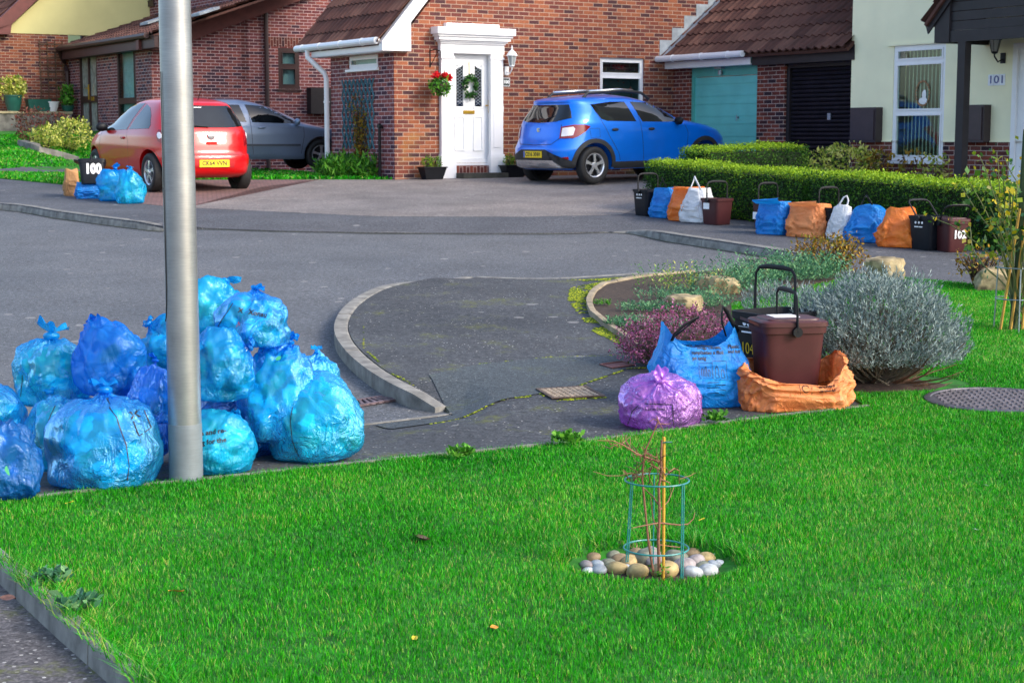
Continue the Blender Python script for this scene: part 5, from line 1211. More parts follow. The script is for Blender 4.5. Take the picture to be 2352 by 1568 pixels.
    k_ = m.build('knot', MT[mat], r, smooth=True); at = k_.data.attributes.new('pleat', 'FLOAT', 'POINT'); at.data.foreach_set('value', [.62]*len(k_.data.vertices))
    if cont:
        m = MB(); mats = content_mats or CONT; n_ = int(34*cont)
        for _ in range(n_):
            d = Vector((rs.gauss(0, 1), rs.gauss(0, 1), rs.gauss(-.15, .7))).normalized(); f = rs.uniform(.66, .95); pz = .42
            p = Vector((d.x*dims[0]*.5*f, d.y*dims[1]*.5*f, dims[2]*(pz+d.z*.42*f)))
            if content_mats: mi = rs.randrange(len(content_mats))
            else:
                x = rs.random(); mi = 0 if x < .50 else 1 if x < .50+greens else 2 if x < .83 else 3 if x < .95 else 4
            sz = min(dims)*rs.uniform(.09, .19); rot = Matrix.Rotation(rs.uniform(0, 6), 4, Vector((rs.random(), rs.random(), rs.random())).normalized())
            m.T = Matrix.Translation(p) @ rot
            if rs.random() < .55: m.blob((0, 0, 0), (sz*1.1, sz*.8, sz*.6), rs.randrange(99), .7, 2.3, 2, mi)
            elif rs.random() < .6: m.box(-sz, sz, -sz*.6, sz*.6, -sz*.3, sz*.3, mi)
            else: m.lathe([(sz*.5, -sz*1.3), (sz*.55, sz*.6), (sz*.18, sz*1.1), (sz*.18, sz*1.4)], n=12, mi=mi)
        m.T = Matrix.Identity(4); bvh = BVHTree.FromPolygons(V, fs); cc = Vector((0, 0, dims[2]*.42)); nv_ = []
        for v in m.v:
            d = Vector(v)-cc; L = d.length; d.normalize(); q = bvh.ray_cast(cc, d)
            if q[0] is not None and L > q[3]*.955: v = tuple(cc+d*q[3]*.955)
            nv_.append(v)
        m.v = nv_; co_ = m.build('contents', mats, r, smooth=False)
    return r, o
def _unused_decal(target):
    """press a flat mesh (already in the target's coordinates, seen from -Y) onto the target's surface"""
    bvh = BVHTree.FromPolygons([v.co for v in target.data.vertices], [tuple(p.vertices) for p in target.data.polygons])
    return bvh
def press(target, pts_fn, m, d=Vector((0, 1, 0)), off=.003):
    bvh = BVHTree.FromPolygons([v.co for v in target.data.vertices], [tuple(p.vertices) for p in target.data.polygons])
    out = []
    for p in m.v:
        p = Vector(p); q = bvh.ray_cast(p-d*1.0, d); out.append(tuple(q[0]-d*off) if q[0] is not None else tuple(p))
    m.v = out; return m
def text_mesh(body, size, bold=0., sx=1, align='CENTER'):
    cu = bpy.data.curves.new('t', 'FONT'); cu.body = body; cu.size = size; cu.offset = bold; cu.align_x = align; cu.align_y = 'CENTER'; cu.resolution_u = 2
    t = bpy.data.objects.new('t', cu); COL.objects.link(t); bpy.context.view_layer.update()
    me = bpy.data.meshes.new_from_object(t.evaluated_get(bpy.context.evaluated_depsgraph_get())); bpy.data.objects.remove(t, do_unlink=True)
    bm = bmesh.new(); bm.from_mesh(me); bmesh.ops.triangulate(bm, faces=bm.faces[:]); 
    for _ in range(1): bmesh.ops.subdivide_edges(bm, edges=[e for e in bm.edges if e.calc_length() > size*.35], cuts=1)
    vs = [(v.co.x*sx, v.co.y) for v in bm.verts]; fs = [tuple(v.index for v in f.verts) for f in bm.faces]; bm.free(); return vs, fs
def press_text(target, root, name, body, size, c, right, up, d, mat, bold=.0, sx=1, off=.003):
    vs, fs = text_mesh(body, size, bold, sx); m = MB(); right, up = Vector(right).normalized(), Vector(up).normalized()
    m.add([Vector(c)+right*x+up*y for x, y in vs], fs); press(target, None, m, Vector(d).normalized(), off); return m.build(name, mat, root)
def press_line(target, root, name, pts, w_, right, up, d, mat, off=.003):
    m = MB(); pp = []
    for a, b in zip(pts, pts[1:]):
        n_ = max(2, int((Vector(b)-Vector(a)).length/.012)); pp += [Vector(a).lerp(Vector(b), i/n_) for i in range(n_)]
    pp.append(Vector(pts[-1])); vs = []
    for i, p in enumerate(pp):
        t = (pp[min(i+1, len(pp)-1)]-pp[max(0, i-1)]); t = t.normalized() if t.length else Vector((1, 0, 0)); n_ = Vector(d).cross(t).normalized()*w_*.5; vs += [p+n_, p-n_]
    m.add(vs, [(2*i, 2*i+1, 2*i+3, 2*i+2) for i in range(len(pp)-1)]); press(target, None, m, Vector(d).normalized(), off); return m.build(name, mat, root)
def pm(Y): return Y/F
def place(cx, yb, wD, hD, Y, wy=None):
    """base-centre and size of a bag whose outline in the photograph spans wD x hD pixels at depth Y"""
    p = P(cx, yb, Y); w_ = wD*Y/F; h_ = hD*Y/F; return p, (w_, wy or w_*.85, h_)
BG = {}
def pile(key, label, cx, yb, wD, hD, Y, tilt, seed, mat, on_ground=False, wy=None, **k):
    p, dm_ = place(cx, yb+4, wD*1.06, hD*1.05, Y, wy)
    if on_ground:
        g = G(cx, yb); dd = dm_[1]*.40; w_ = wD*g.y/F; h_ = hD*g.y/F; p = Vector((g.x*(g.y+dd)/g.y, g.y+dd, zg(g.x, g.y)-.004)); dm_ = (w_, wy or w_*.85, h_+.01)
    BG[key] = bag(label, p, dm_, tilt, seed, mat, **k)
    return BG[key]
pile('b2', 'dark shiny blue bag cut by the left edge of the photo', 0, 1146, 214, 188, 0, (100, 35), 12, 'bagsteel', True, crease=.05)
pile('b1', 'blue bag at the left edge, behind the dark shiny one', -22, 1010, 160, 130, 8.25, (200, 20), 3, 'bagblue')
pile('b7', 'largest blue bag in the front, left of the lamp post, with card and bottles showing', 244, 1131, 284, 236, 0, (95, 14), 21, 'bagblue', True, wy=.50, greens=.2, lump=.12)
pile('b8', 'half hidden blue bag behind the largest front bag', 132, 1075, 140, 178, 8.22, (120, 25), 5, 'bagcyan')
pile('b17', 'dark blue bag buried low in the middle of the pile left of the post', 265, 1052, 250, 170, 8.35, (0, 20), 6, 'bagdeep')
pile('b3', 'blue bag with its knotted ears spread out, far left on top', 124, 928, 174, 162, 8.45, (90, 4), 31, 'bagcyan', spin=.2, knot=1.5, greens=.5)
pile('b4', 'tall blue bag with purple and red rubbish showing, second from the left on top', 255, 903, 168, 176, 8.25, (140, 42), 42, 'bagdeep', greens=.05)
pile('b5', 'small deep blue knotted bag tucked against the left of the lamp post', 352, 968, 116, 140, 8.05, (80, 14), 8, 'bagdeep', cont=.4)
pile('b6', 'blue bag left of the lamp post, behind the small knotted one', 395, 850, 150, 130, 8.65, (180, 40), 9, 'bagblue')
pile('b9', 'blue bag with printed black lettering at the foot of the lamp post', 493, 1095, 202, 150, 0, (60, 55), 10, 'bagcyan', True, wy=.34, greens=.5, lump=.1)
pile('b16', 'blue bag buried in the middle of the pile right of the post', 520, 1046, 240, 160, 8.6, (0, 20), 11, 'bagsteel')
pile('b10', 'big pale blue bag at the right end of the pile, neck drawn to the left', 724, 1067, 244, 208, 0, (165, 40), 23, 'bagcyan', True, wy=.45, lump=.10)
pile('b11', 'blue bag crammed with bottles left of the big right end bag', 640, 1010, 184, 240, 8.45, (60, 25), 14, 'bagblue', greens=.6, cont=1.4)
pile('b12', 'blue bag standing behind the right end of the pile', 735, 990, 106, 196, 8.85, (110, 10), 15, 'bagcyan', cont=.5)
pile('b13', 'blue bag with clear packaging pressed against the film, right of the lamp post', 508, 916, 152, 168, 8.2, (10, 60), 16, 'bagblue', cont=1.5, greens=.15)
pile('b15', 'pale blue bag at the top of the pile behind the lamp post', 485, 780, 160, 148, 8.75, (60, 40), 17, 'bagcyan')
pile('b14', 'topmost blue bag with black print and its knot on top', 580, 792, 166, 138, 8.42, (80, 12), 18, 'bagblue', cont=1.5, greens=.2)
INK = MT['ink']
def ptxt(key, body, size, dx, z, rot=0, sk=0, bold=.001):
    r_, o_ = BG[key]; a = R(rot); press_text(o_, r_, 'lettering', body, size, (dx, 0, z), (math.cos(a), 0, math.sin(a)), (-math.sin(a), 0, math.cos(a)), (0, 1, -.15), INK, bold)
def pln(key, pts, w_=.004):
    r_, o_ = BG[key]; press_line(o_, r_, 'printed_line', [(x, 0, z) for x, z in pts], w_, None, None, (0, 1, -.15), INK)
ptxt('b9', 'so save and re-', .034, -.02, .20, 8); ptxt('b9', 'cycling for the', .034, -.01, .155, 8)
ptxt('b14', 'X   Xonau', .035, .02, .17, -10); pln('b14', [(-.16,.10),(-.11,.17),(-.08,.22)])
pln('b7', [(.02,.42),(.10,.33),(.15,.20),(.16,.10),(.15,.03)]); ptxt('b7', 'X', .05, .17, .34, 20); pln('b7', [(.17,.31),(.20,.24),(.24,.28),(.20,.36)])
pln('b10', [(-.08,.34),(-.10,.20),(-.09,.10),(-.06,.02)]); pln('b12', [(-.03,.10),(-.02,.24),(.10,.24)]); pln('b3', [(-.14,.05),(-.13,.16)])
pln('b8', [(-.02,.20),(.0,.26),(.02,.33)])
# purple bag, and the two bags by the red car
g = G(1515, 992); r, o = bag('purple refuse bag with a pinched knot, beside the blue woven sack', (g.x*1.02, g.y+.17, zg(g.x, g.y)), (.49, .42, .315), (268, 34), 51, 'bagpurple', lump=.09, cont=1.0, group=None, content_mats=PURPC, knot=1.25, ears=2, crease=.035)
for o_ in (r,):
    press_line(o, r, 'printed_line', [(-.19, 0, .02), (-.17, 0, .10), (-.14, 0, .13)], .005, None, None, (0, 1, -.1), INK); press_line(o, r, 'printed_line', [(-.10, 0, .145), (.05, 0, .14), (.06, 0, .02)], .005, None, None, (0, 1, -.1), INK)
    press_text(o, r, 'lettering', 'Lanedwch', .030, (-.04, 0, .115), (1, 0, 0), (0, 0, 1), (0, 1, -.1), INK)
for cx, yb, wD, hD, seed, lab in ((254, 464, 80, 78, 61, 'blue refuse bag leaning behind another beside the red car'), (292, 470, 72, 84, 62, 'bright blue refuse bag in front, nearest the red car')):
    g = G(cx, yb); w_ = wD*g.y/F; h_ = hD*g.y/F; bag(lab, (g.x, g.y+.22, zg(g.x, g.y)), (w_, w_*.8, h_), (90, 8 if seed == 62 else 20), seed, 'bagcyan' if seed == 62 else 'bagblue', group='blue refuse bags beside the red car', res=.6, cont=.5)

# ---------------------------------------------------------------- woven sacks
FG = 'recycling boxes and sacks set out along the hedge'
MT['wblue'] = m_woven('blue_woven_sack', (.005,.30,.82), (.004,.18,.64)); MT['worange'] = m_woven('orange_woven_sack', (.95,.26,.03), (.78,.17,.02)); MT['wwhite'] = m_woven('white_woven_sack', (.85,.88,.92), (.66,.70,.76))
MT['wpale'] = m_woven('faded_orange_woven_sack', (.95,.36,.13), (.82,.25,.07))
def sack(label, c, rz, w_, d_, h_, mat, seed=0, top=(.9, .9), lean=(0, 0), bulge=.08, rim=.06, wr=.03, group=None, closed=False, slump=0, cat='sack', handles=0, flap=None, name='woven_sack', saddle=0):
    if group == FG: w_ *= 1.12; d_ *= 1.1; h_ *= 1.08
    r = thing(name, label, cat, c, rz, group); so = Vector((seed*5.1, seed*2.7, seed)); NU, NV = 96, 34; V = []
    for i in range(NV+1):
        t = i/NV
        for j in range(NU):
            ph = 2*math.pi*j/NU; c_, s_ = math.cos(ph), math.sin(ph); e = .34+.25*t
            x = math.copysign(abs(c_)**e, c_)*w_*.5; y = math.copysign(abs(s_)**e, s_)*d_*.5
            b = 1+bulge*math.sin(math.pi*min(1, t*1.15))
            sx_ = (1+(top[0]-1)*t**1.5)*b; sy_ = (1+(top[1]-1)*t**1.5)*b
            z = h_*t*(1+rim*math.sin(ph*2+seed)*t+saddle*math.cos(2*ph)*t*t)
            p = Vector((x*sx_+lean[0]*t*t, y*sy_+lean[1]*t*t, z))
            q = Vector((c_*1.7, s_*1.7, t*2.3))+so; n1 = noise.noise(q); n2 = 1-abs(noise.noise(q*2.3))*2.2; n3 = noise.noise(q*5)
            k = wr*(1.6*n1+1.1*max(0, n2)**2+.35*n3)*(0.25+.75*math.sin(math.pi*min(1, t*1.3+.08)) if not slump else 1)
            p += Vector((c_, s_, 0))*k
            if slump: p.z = h_*(math.sin(min(1., t*1.12)*math.pi*.5))*(1+.22*noise.noise(Vector((c_*1.4, s_*1.4, seed)))+saddle*math.cos(2*ph)*t+.10*math.sin(ph)*t)-max(0, t-.8)*h_*slump
            V.append(p)
    fs = [(i*NU+j, i*NU+(j+1)%NU, (i+1)*NU+(j+1)%NU, (i+1)*NU+j) for i in range(NV) for j in range(NU)]; fs.append(tuple(range(NU-1, -1, -1)))
    m = MB(); m.add(V, fs)
    if closed:
        b = len(m.v); m.v.append(tuple(sum((Vector(v) for v in V[-NU:]), Vector())/NU+Vector((0, 0, h_*.03)))); 
        for j in range(NU): m.f.append((NV*NU+j, NV*NU+(j+1)%NU, b)); m.m.append(0)
    elif slump:
        # the rim rolls inwards and down
        b0 = NV*NU; L = V[-NU:]; cen = sum(L, Vector())/NU; b = len(m.v)
        for k_, (f, dz_) in enumerate(((.93, -.01), (.90, -.06), (.90, -.14))):
            for v in L: q = cen+(v-cen)*f; m.v.append((q.x, q.y, max(.01, v.z+dz_)))
        for k_ in range(3):
            a0_ = b0 if k_ == 0 else b+(k_-1)*NU; a1_ = b+k_*NU
            for j in range(NU): m.f.append((a0_+j, a0_+(j+1)%NU, a1_+(j+1)%NU, a1_+j)); m.m.append(0)
    o = m.build('body', MT[mat], r, smooth=True)
    if flap:
        m = MB(); f0, f1, fh, fo = flap; n_ = 14; vs = []
        for i in range(n_+1):
            for j in range(7):
                u = i/n_; v = j/6; vs.append(((f0+(f1-f0)*u), -d_*.5*top[1]-fo*math.sin(v*2.2)+.012*math.sin(u*9+v*3), h_*1.0+fh*math.sin(v*1.5)*(.6+.4*u)-.02))
        m.add(vs, [(i*7+j, i*7+j+1, (i+1)*7+j+1, (i+1)*7+j) for i in range(n_) for j in range(6)]); m.build('flap', MT[mat], r, smooth=True)
    for k in range(handles):
        sg = -1 if k == 0 else 1; m = MB(); path = []
        for i in range(11):
            u = i/10; path.append((-w_*.22+w_*.44*u*(1 if k == 0 else .8), sg*d_*.42*top[1]+lean[1]+(.03*math.sin(u*7)), h_*.97+h_*.42*math.sin(math.pi*u)*(1 if k == 0 else .6)))
        m.tube(path, .013, 6, flat=.35); m.build('handle', MT['black'] if mat != 'wwhite' else MT['wwhite'], r, smooth=True)
    return r, o
# near blue sack with print and black webbing handles
g = G(1612, 938); bs, bo = sack('large blue woven sack with black print and handles, left of the brown bin', (g.x+.01, g.y+.20, zg(g.x, g.y+.1)), R(8), .50, .40, .43, 'wblue', 3, (.86, .8), (-.02, 0), .13, .02, .028, saddle=.16)
d = (0, 1, -.1)
for body, sz_, x, z in (('Plastig, caniau,', .030, .0, .345), ('tunplastau a ffoil', .030, .0, .312), ('yn unig', .030, -.055, .279), ('Plastic', .030, .165, .345), ('and foil', .026, .165, .315)):
    press_text(bo, bs, 'lettering', body, sz_, (x, 0, z), (1, .0, -.02), (0, 0, 1), d, INK, .0008)
for (x0, z0, x1, z1) in ((-.06,.16,.02,.25),(.025,.15,.11,.26)): press_line(bo, bs, 'printed_line', [(x0,0,z0),(x1,0,z0),(x1,0,z1),(x0,0,z1),(x0,0,z0)], .002, None, None, d, INK)
for (x, z, w_, h_) in ((-.04,.17,.012,.05),(-.02,.17,.010,.06),(0,.17,.012,.04),(.05,.16,.02,.07),(.085,.16,.018,.05)): press_line(bo, bs, 'printed_icon', [(x-w_/2,0,z),(x+w_/2,0,z),(x+w_/2,0,z+h_*.7),(x+w_*.15,0,z+h_),(x-w_*.15,0,z+h_),(x-w_/2,0,z+h_*.7),(x-w_/2,0,z)], .003, None, None, d, INK)
for i in range(6): press_line(bo, bs, 'printed_line', [(-.02+.05*(i%2), 0, .135-.016*i), (.05+.04*(i%2), 0, .135-.016*i)], .004, None, None, d, INK)
for path in ([(-.21, -.13, .40), (-.20, -.15, .44), (-.15, -.16, .49), (-.08, -.15, .53), (-.05, -.14, .54)], [(-.19, -.10, .42), (-.13, -.12, .47), (-.07, -.12, .52), (-.05, -.14, .54)], [(.13, -.10, .42), (.10, -.12, .50), (.095, -.13, .56), (.10, -.13, .60), (.13, -.12, .57), (.17, -.10, .50), (.21, -.08, .44)]):
    m = MB(); m.tube(path, .014, 6, flat=.4); m.build('handle', MT['black'], bs, smooth=True)
# collapsed orange sack with the brown bin standing in it
g = G(1830, 948); osx = Vector((g.x+.0, g.y+.27, zg(g.x, g.y+.2)-.005)); os_, oo = sack('crumpled orange woven sack on the ground with the brown bin standing in it', osx, R(3), .60, .48, .25, 'wpale', 9, (1.0, 1.0), (0, 0), .08, .10, .034, slump=.45, saddle=.20)
d = (0, 1, -.2)
press_text(oo, os_, 'lettering', 'cardboard', .024, (.165, 0, .10), (1, 0, .08), (0, 0, 1), d, INK, .001); press_text(oo, os_, 'lettering', 'cardfwrdd', .024, (.165, 0, .072), (1, 0, .08), (0, 0, 1), d, INK, .001)
for pts in ([(.0,0,.05),(.0,0,.20)], [(-.04,0,.13),(.24,0,.14)], [(.07,0,.05),(.07,0,.13)]): press_line(oo, os_, 'printed_line', pts, .0025, None, None, d, INK)
press_line(oo, os_, 'printed_arrows', [(.035+.022*math.cos(a), 0, .085+.022*math.sin(a)) for a in [R(t_) for t_ in range(20, 330, 20)]], .005, None, None, d, INK)

# ---------------------------------------------------------------- food and glass caddies
def caddy(label, c, rz, mat, L_=.42, W_=.30, H_=.40, lid=False, handle=(0, .26), group=None, tiltx=0, recess=True):
    r = thing('caddy', label, 'bin', c, rz, group)
    if tiltx: r.rotation_euler = (tiltx, 0, rz)
    def ring(l, w2, z, n=40, e=.30): return [(math.copysign(abs(math.cos(2*math.pi*j/n))**e, math.cos(2*math.pi*j/n))*l/2, math.copysign(abs(math.sin(2*math.pi*j/n))**e, math.sin(2*math.pi*j/n))*w2/2, z) for j in range(n)]
    lev = [(.80, 0), (.82, .02), (.92, .62), (.965, .88), (.97, .90), (1.03, .905), (1.04, 1.0), (.97, 1.0), (.95, .88), (.78, .05)] ; n = 40; vs = []
    for k, zf in lev: vs += ring(L_*k, W_*k, H_*zf)
    m = MB(); m.add(vs, [(i*n+j, i*n+(j+1)%n, (i+1)*n+(j+1)%n, (i+1)*n+j) for i in range(len(lev)-1) for j in range(n)]+[tuple(range(n-1, -1, -1)), tuple((len(lev)-1)*n+j for j in range(n))])
    m.build('body', mat, r, auto=35)
    if lid:
        m = MB(); lv = [(1.04, H_*1.003), (1.075, H_*1.0), (1.07, H_*1.055), (1.02, H_*1.075), (.84, H_*1.08), (.82, H_*1.10), (.50, H_*1.11)]; vs = []
        for k, z in lv: vs += ring(L_*k, W_*k, z)
        m.add(vs, [(i*n+j, i*n+(j+1)%n, (i+1)*n+(j+1)%n, (i+1)*n+j) for i in range(len(lv)-1) for j in range(n)]+[tuple((len(lv)-1)*n+j for j in range(n))])
        m.prism([(-L_*.50, -W_*.34, H_*1.02), (-L_*.68, -W_*.26, H_*1.10), (-L_*.68, W_*.26, H_*1.10), (-L_*.50, W_*.34, H_*1.02)], (0, 0, -.018)); m.build('lid', mat, r, auto=35)
    a, hh = handle; m = MB(); ca, sa = math.cos(R(a)), math.sin(R(a)); wy = W_*.56; path = []
    for (y, q) in ((-wy, 0), (-wy, hh*.55), (-wy*.98, hh*.85), (-wy*.80, hh*.97), (-wy*.4, hh), (wy*.4, hh), (wy*.80, hh*.97), (wy*.98, hh*.85), (wy, hh*.55), (wy, 0)): path.append((sa*q, y, H_*.93+ca*q))
    m.tube(path, [.015, .011, .011, .012, .016, .016, .012, .011, .011, .015], 8, flat=.6)
    for y in (-wy, wy): m.lathe([(.03, -.012), (.03, .012)], (0, y, H_*.93), 12, 'y')
    m.build('handle', MT['black'], r, auto=40); return r
def face_text(r, body, size, face, u, z, L_, W_, mat, bold=.002, sx=1):
    k = .93
    if face == 'y-': loc = Vector((u, -W_*k/2-.004, z)); rot = frame_rot((1, 0, 0), (0, -.06, 1))
    elif face == 'x-': loc = Vector((-L_*k/2-.004, u, z)); rot = frame_rot((0, -1, 0), (-.06, 0, 1))
    else: loc = Vector((L_*k/2+.004, u, z)); rot = frame_rot((0, 1, 0), (.06, 0, 1))
    return text_obj('number', body, size, mat, r, loc, rot, .001, sx, bold)
# near pair
g = P(1776, 885, 10.45); bb_ = caddy('open black box bin with a tall handle and yellow 104, behind the brown bin', (g.x, g.y, zg(g.x, g.y)), R(32), MT['binblack'], .46, .34, .50, False, (0, .31))
face_text(bb_, '104', .105, 'x-', .0, .27, .46, .34, MT['yplate'], -.001, .8)
for u, z, s_ in ((.03, .43, .014), (-.01, .43, .014), (-.05, .43, .014)):
    m = MB(); m.lathe([(s_, 0), (s_*1.2, -.002)], (-.218-.001, u, z), 12, 'x'); m.build('white_icon', MT['wink'], bb_)
m = MB(); m.box(-.2215, -.219, -.10, .09, .455, .458); m.box(-.2195, -.217, -.10, .09, .405, .408); m.box(-.2185, -.216, -.04, .06, .37, .38); m.build('white_print', MT['wink'], bb_)
g = P(1806, 860, 10.02); br_ = caddy('brown food waste bin with a closed lid and black handle, standing in the orange sack', (g.x, g.y, zg(g.x, g.y)+.05), R(10), MT['binbrown'], .40, .33, .43, True, (-2, .24))
m = MB(); m.box(-.10, .06, -.06, .10, .476, .479); m.build('lid_label', MT['wink'], br_)
FG = 'recycling boxes and sacks set out along the hedge'
RB = R(-58.4)
def fpos(px, py, back): g = G(px, py); return H(toH(g).x+back, toH(g).y, g.z+back*.015)
def fcaddy(label, px, py, mat, back=.16, rz=RB, **k): return caddy(label, fpos(px, py, back), rz, mat, group=FG, **k)
k1 = fcaddy('black box bin with a raised handle at the left end, by the hedge corner', 1466, 496, MT['binblack'], L_=.36, W_=.30, H_=.36, handle=(0, .24))
def icons(r, L_, W_, H_):
    for u in (-.05, 0, .05): m = MB(); m.lathe([(.014, 0), (.014, -.003)], (u, -W_*.965/2-.002, H_*.80), 10, 'y'); m.build('white_icon', MT['wink'], r)
    m = MB(); m.box(-.07, .05, -W_*.95/2-.004, -W_*.95/2, H_*.66, H_*.69); m.build('white_print', MT['wink'], r)
icons(k1, .36, .30, .36)
sack('blue woven sack next to the leftmost black box', fpos(1506, 501, .2), R(-50), .34, .30, .36, 'wblue', 11, (.95, .75), (0, 0), .08, .05, .03, FG, handles=1, closed=True)
sack('orange woven sack between the blue sack and the white sack', fpos(1552, 508, .2), R(-50), .38, .32, .40, 'worange', 12, (.95, .8), (0, .02), .10, .05, .03, FG, closed=True, flap=(-.14, .15, .03, .05))
sack('white woven sack half behind a brown bin, by the left end of the hedge', fpos(1586, 511, .14), R(-45), .36, .30, .40, 'wwhite', 13, (.6, .7), (0, 0), .12, .05, .03, FG, closed=True, handles=1)
k2 = fcaddy('brown bin with a small white label, in front of the white sack', 1632, 516, MT['binbrown'], L_=.36, W_=.30, H_=.34, handle=(0, .24), back=.10)
m = MB(); m.box(-.10, .02, -.145, -.142, .20, .28); m.build('label', MT['wink'], k2)
k3 = fcaddy('brown bin with a low white label, behind the pale flapped blue sack', 1732, 527, MT['binbrown'], L_=.34, W_=.28, H_=.36, handle=(0, .24), back=.22)
m = MB(); m.box(-.14, .06, -.128, -.124, .12, .21); m.build('label', MT['wink'], k3)
sack('blue woven sack with its pale flap folded over the top', fpos(1755, 539, .17), R(-42), .34, .28, .36, 'wblue', 14, (1.0, .8), (0, 0), .05, .04, .028, FG, closed=True, flap=(-.20, .18, .08, .10))
sack('orange woven sack with an upturned flap, beside the blue sack with the pale flap', fpos(1832, 545, .2), R(-40), .42, .34, .36, 'wpale', 15, (1.0, .85), (0, 0), .05, .05, .026, FG, closed=True, flap=(-.2, .2, .07, .06))
k4 = fcaddy('black box bin between the orange sack and the tall white sack', 1876, 546, MT['binblack'], L_=.34, W_=.28, H_=.36, handle=(0, .26), back=.18); icons(k4, .34, .28, .36)
wk, _w = sack('tall white woven sack with its loop handles standing up', fpos(1911, 552, .13), R(-35), .24, .22, .37, 'wwhite', 16, (.7, .6), (.02, 0), .10, .05, .02, FG, closed=True)
m = MB(); m.tube([(-.06, 0, .36), (-.01, -.01, .43), (.03, 0, .50), (.07, 0, .52), (.09, 0, .47), (.07, 0, .36)], .010, 6); m.build('handle', MT['wwhite'], wk, smooth=True)
sack('blue woven sack between the tall white sack and an orange one', fpos(1966, 557, .2), R(-35), .38, .32, .36, 'wblue', 17, (.9, .65), (0, 0), .08, .12, .035, FG, closed=True, handles=1)
sack('deep orange woven sack slumped open to the left, next to a black box', fpos(2042, 568, .2), R(-30), .42, .36, .38, 'worange', 18, (.62, .6), (-.03, .03), .10, .1, .035, FG, closed=True, handles=0)
k5 = fcaddy('black box bin with its handle leaning back, beside the brown 102 bin', 2112, 574, MT['binblack'], L_=.36, W_=.29, H_=.38, handle=(-40, .26), back=.12); icons(k5, .36, .29, .38)
k6 = fcaddy('lidded brown bin painted 102 at the right end of the row', 2172, 578, MT['binbrown'], L_=.34, W_=.29, H_=.34, lid=True, handle=(35, .24), back=.08, rz=R(-74))
face_text(k6, '102', .125, 'x+', .01, .19, .34, .29, MT['wink'], .004, .85)
# black bin 100, brown paper sack and blue sack by the red car
MT['wpaper'] = plain('brown_paper', (.42,.22,.09), .8, var=.3, sc=8, bump=.5, bsc=12)
g = G(160, 451); pk, _p = sack('brown paper sack with a torn rim at the left of the bin marked 100', (g.x, g.y+.15, g.z), R(20), .22, .2, .40, 'wpaper', 19, (.9, .9), (0, 0), .03, .1, .02, None, closed=True, name='paper_sack')
g = G(195, 457); s100, _s = sack('low blue woven sack under the black bin marked 100', (g.x+.05, g.y+.18, g.z), R(5), .40, .36, .24, 'wblue', 20, (1.0, .9), (0, 0), .06, .08, .03, None, closed=True)
k7 = caddy('tilted black bin painted 100 resting on a blue sack beside the red car', (g.x+.10, g.y+.10, g.z+.21), R(12), MT['binblack'], .40, .32, .36, True, (-5, .12), tiltx=R(-14))
face_text(k7, '100', .21, 'y-', .02, .22, .40, .32, MT['wink'], .012, .78)

# ---------------------------------------------------------------- lamp post
g = G(428, 1106); lp = thing('lamp_post', 'brushed grey metal lamp post standing at the lawn edge among the blue bags', 'lamp post', g)
def m_post(name, c, metal, rough):
    m = N(name); co = m.co(); n1 = m.noise(1, m.map(co, (14, 14, 260)), 4, .7); n2 = m.noise(6, co, 4)
    a = m.mix(.7, m.ramp(n1, [(.3, tuple(x*.88 for x in c)), (.7, tuple(min(1, x*1.1) for x in c))]), m.ramp(n2, [(.3, .75), (.7, 1.15)]), 'MULTIPLY'); m.l(a, m.b.inputs['Base Color'])
    m.set(Metallic=metal, Roughness=rough); m.bump(n1, .05, .001); return m.mat
m = MB(); m.lathe([(.0810, -.1), (.0808, .28), (.0800, .285)], n=48); m.build('root_sleeve', m_post('grey_painted_sleeve', (.155,.185,.21), .15, .5), lp, auto=40)
m = MB(); m.lathe([(.0785, .283), (.0745, 2.2), (.060, 5.2)], n=48, cap=False); sh = m.build('shaft', m_post('brushed_aluminium', (.30,.315,.34), .70, .36), lp, smooth=True)
m = MB(); a0 = R(218); pts = []
for (a, z) in ((0, 1.95), (0, .93), (-3, .86), (-10, .80), (-22, .78)): pts.append((.0792*math.cos(a0+R(a)), .0792*math.sin(a0+R(a)), z))
m.tube(pts, .0022, 5); m.build('door_outline', MT['ink'], lp)
m = MB(); m.tube([(0, 0, 5.15), (0, -.02, 5.4), (.1, -.15, 5.55), (.3, -.5, 5.62)], .03, 10); m.blob((.36, -.62, 5.60), (.14, .28, .07), sub=3, amp=.05); m.build('lamp_head', MT['steel'], lp, smooth=True)
# ---------------------------------------------------------------- covers and grates
def cover_poly(name, label, pxs, mat, pat, cat, zo=.008, th=.012, base=None):
    Q = [G(*p) for p in pxs]; c = sum(Q, Vector())/len(Q); r = thing(name, label, cat, c)
    if len(Q) == 4:
        tl, tr_, brr, bl_ = Q; z = .5*(zo+.0)
        def bil(u, v): return tl.lerp(tr_, u).lerp(bl_.lerp(brr, u), v)
        m = MB(); m.add([bil(u, v)-c+Vector((0, 0, zo)) for u, v in ((0, 0), (1, 0), (1, 1), (0, 1))], [(0, 1, 2, 3)]); m.build('plate', mat, r)
        rim = MB(); w_ = .06
        for (u0, v0, u1, v1) in ((0, 0, 1, w_), (0, 1-w_, 1, 1), (0, w_, w_, 1-w_), (1-w_, w_, 1, 1-w_)):
            rim.prism([bil(u, v)-c+Vector((0, 0, zo+.001)) for u, v in ((u0, v0), (u1, v0), (u1, v1), (u0, v1))], (0, 0, .006))
        rim.build('frame', mat, r)
        return r, c, bil
sv = G(2290, 925); Rm_ = .62; r = thing('manhole_cover', 'large round iron manhole cover in the lawn near the lavender bush', 'manhole cover', (sv.x, sv.y, zg(sv.x, sv.y)+.022))
ir = plain('worn_iron', (.10,.095,.11), .5, metal=.4, var=.4, sc=14, bump=.4, bsc=50)
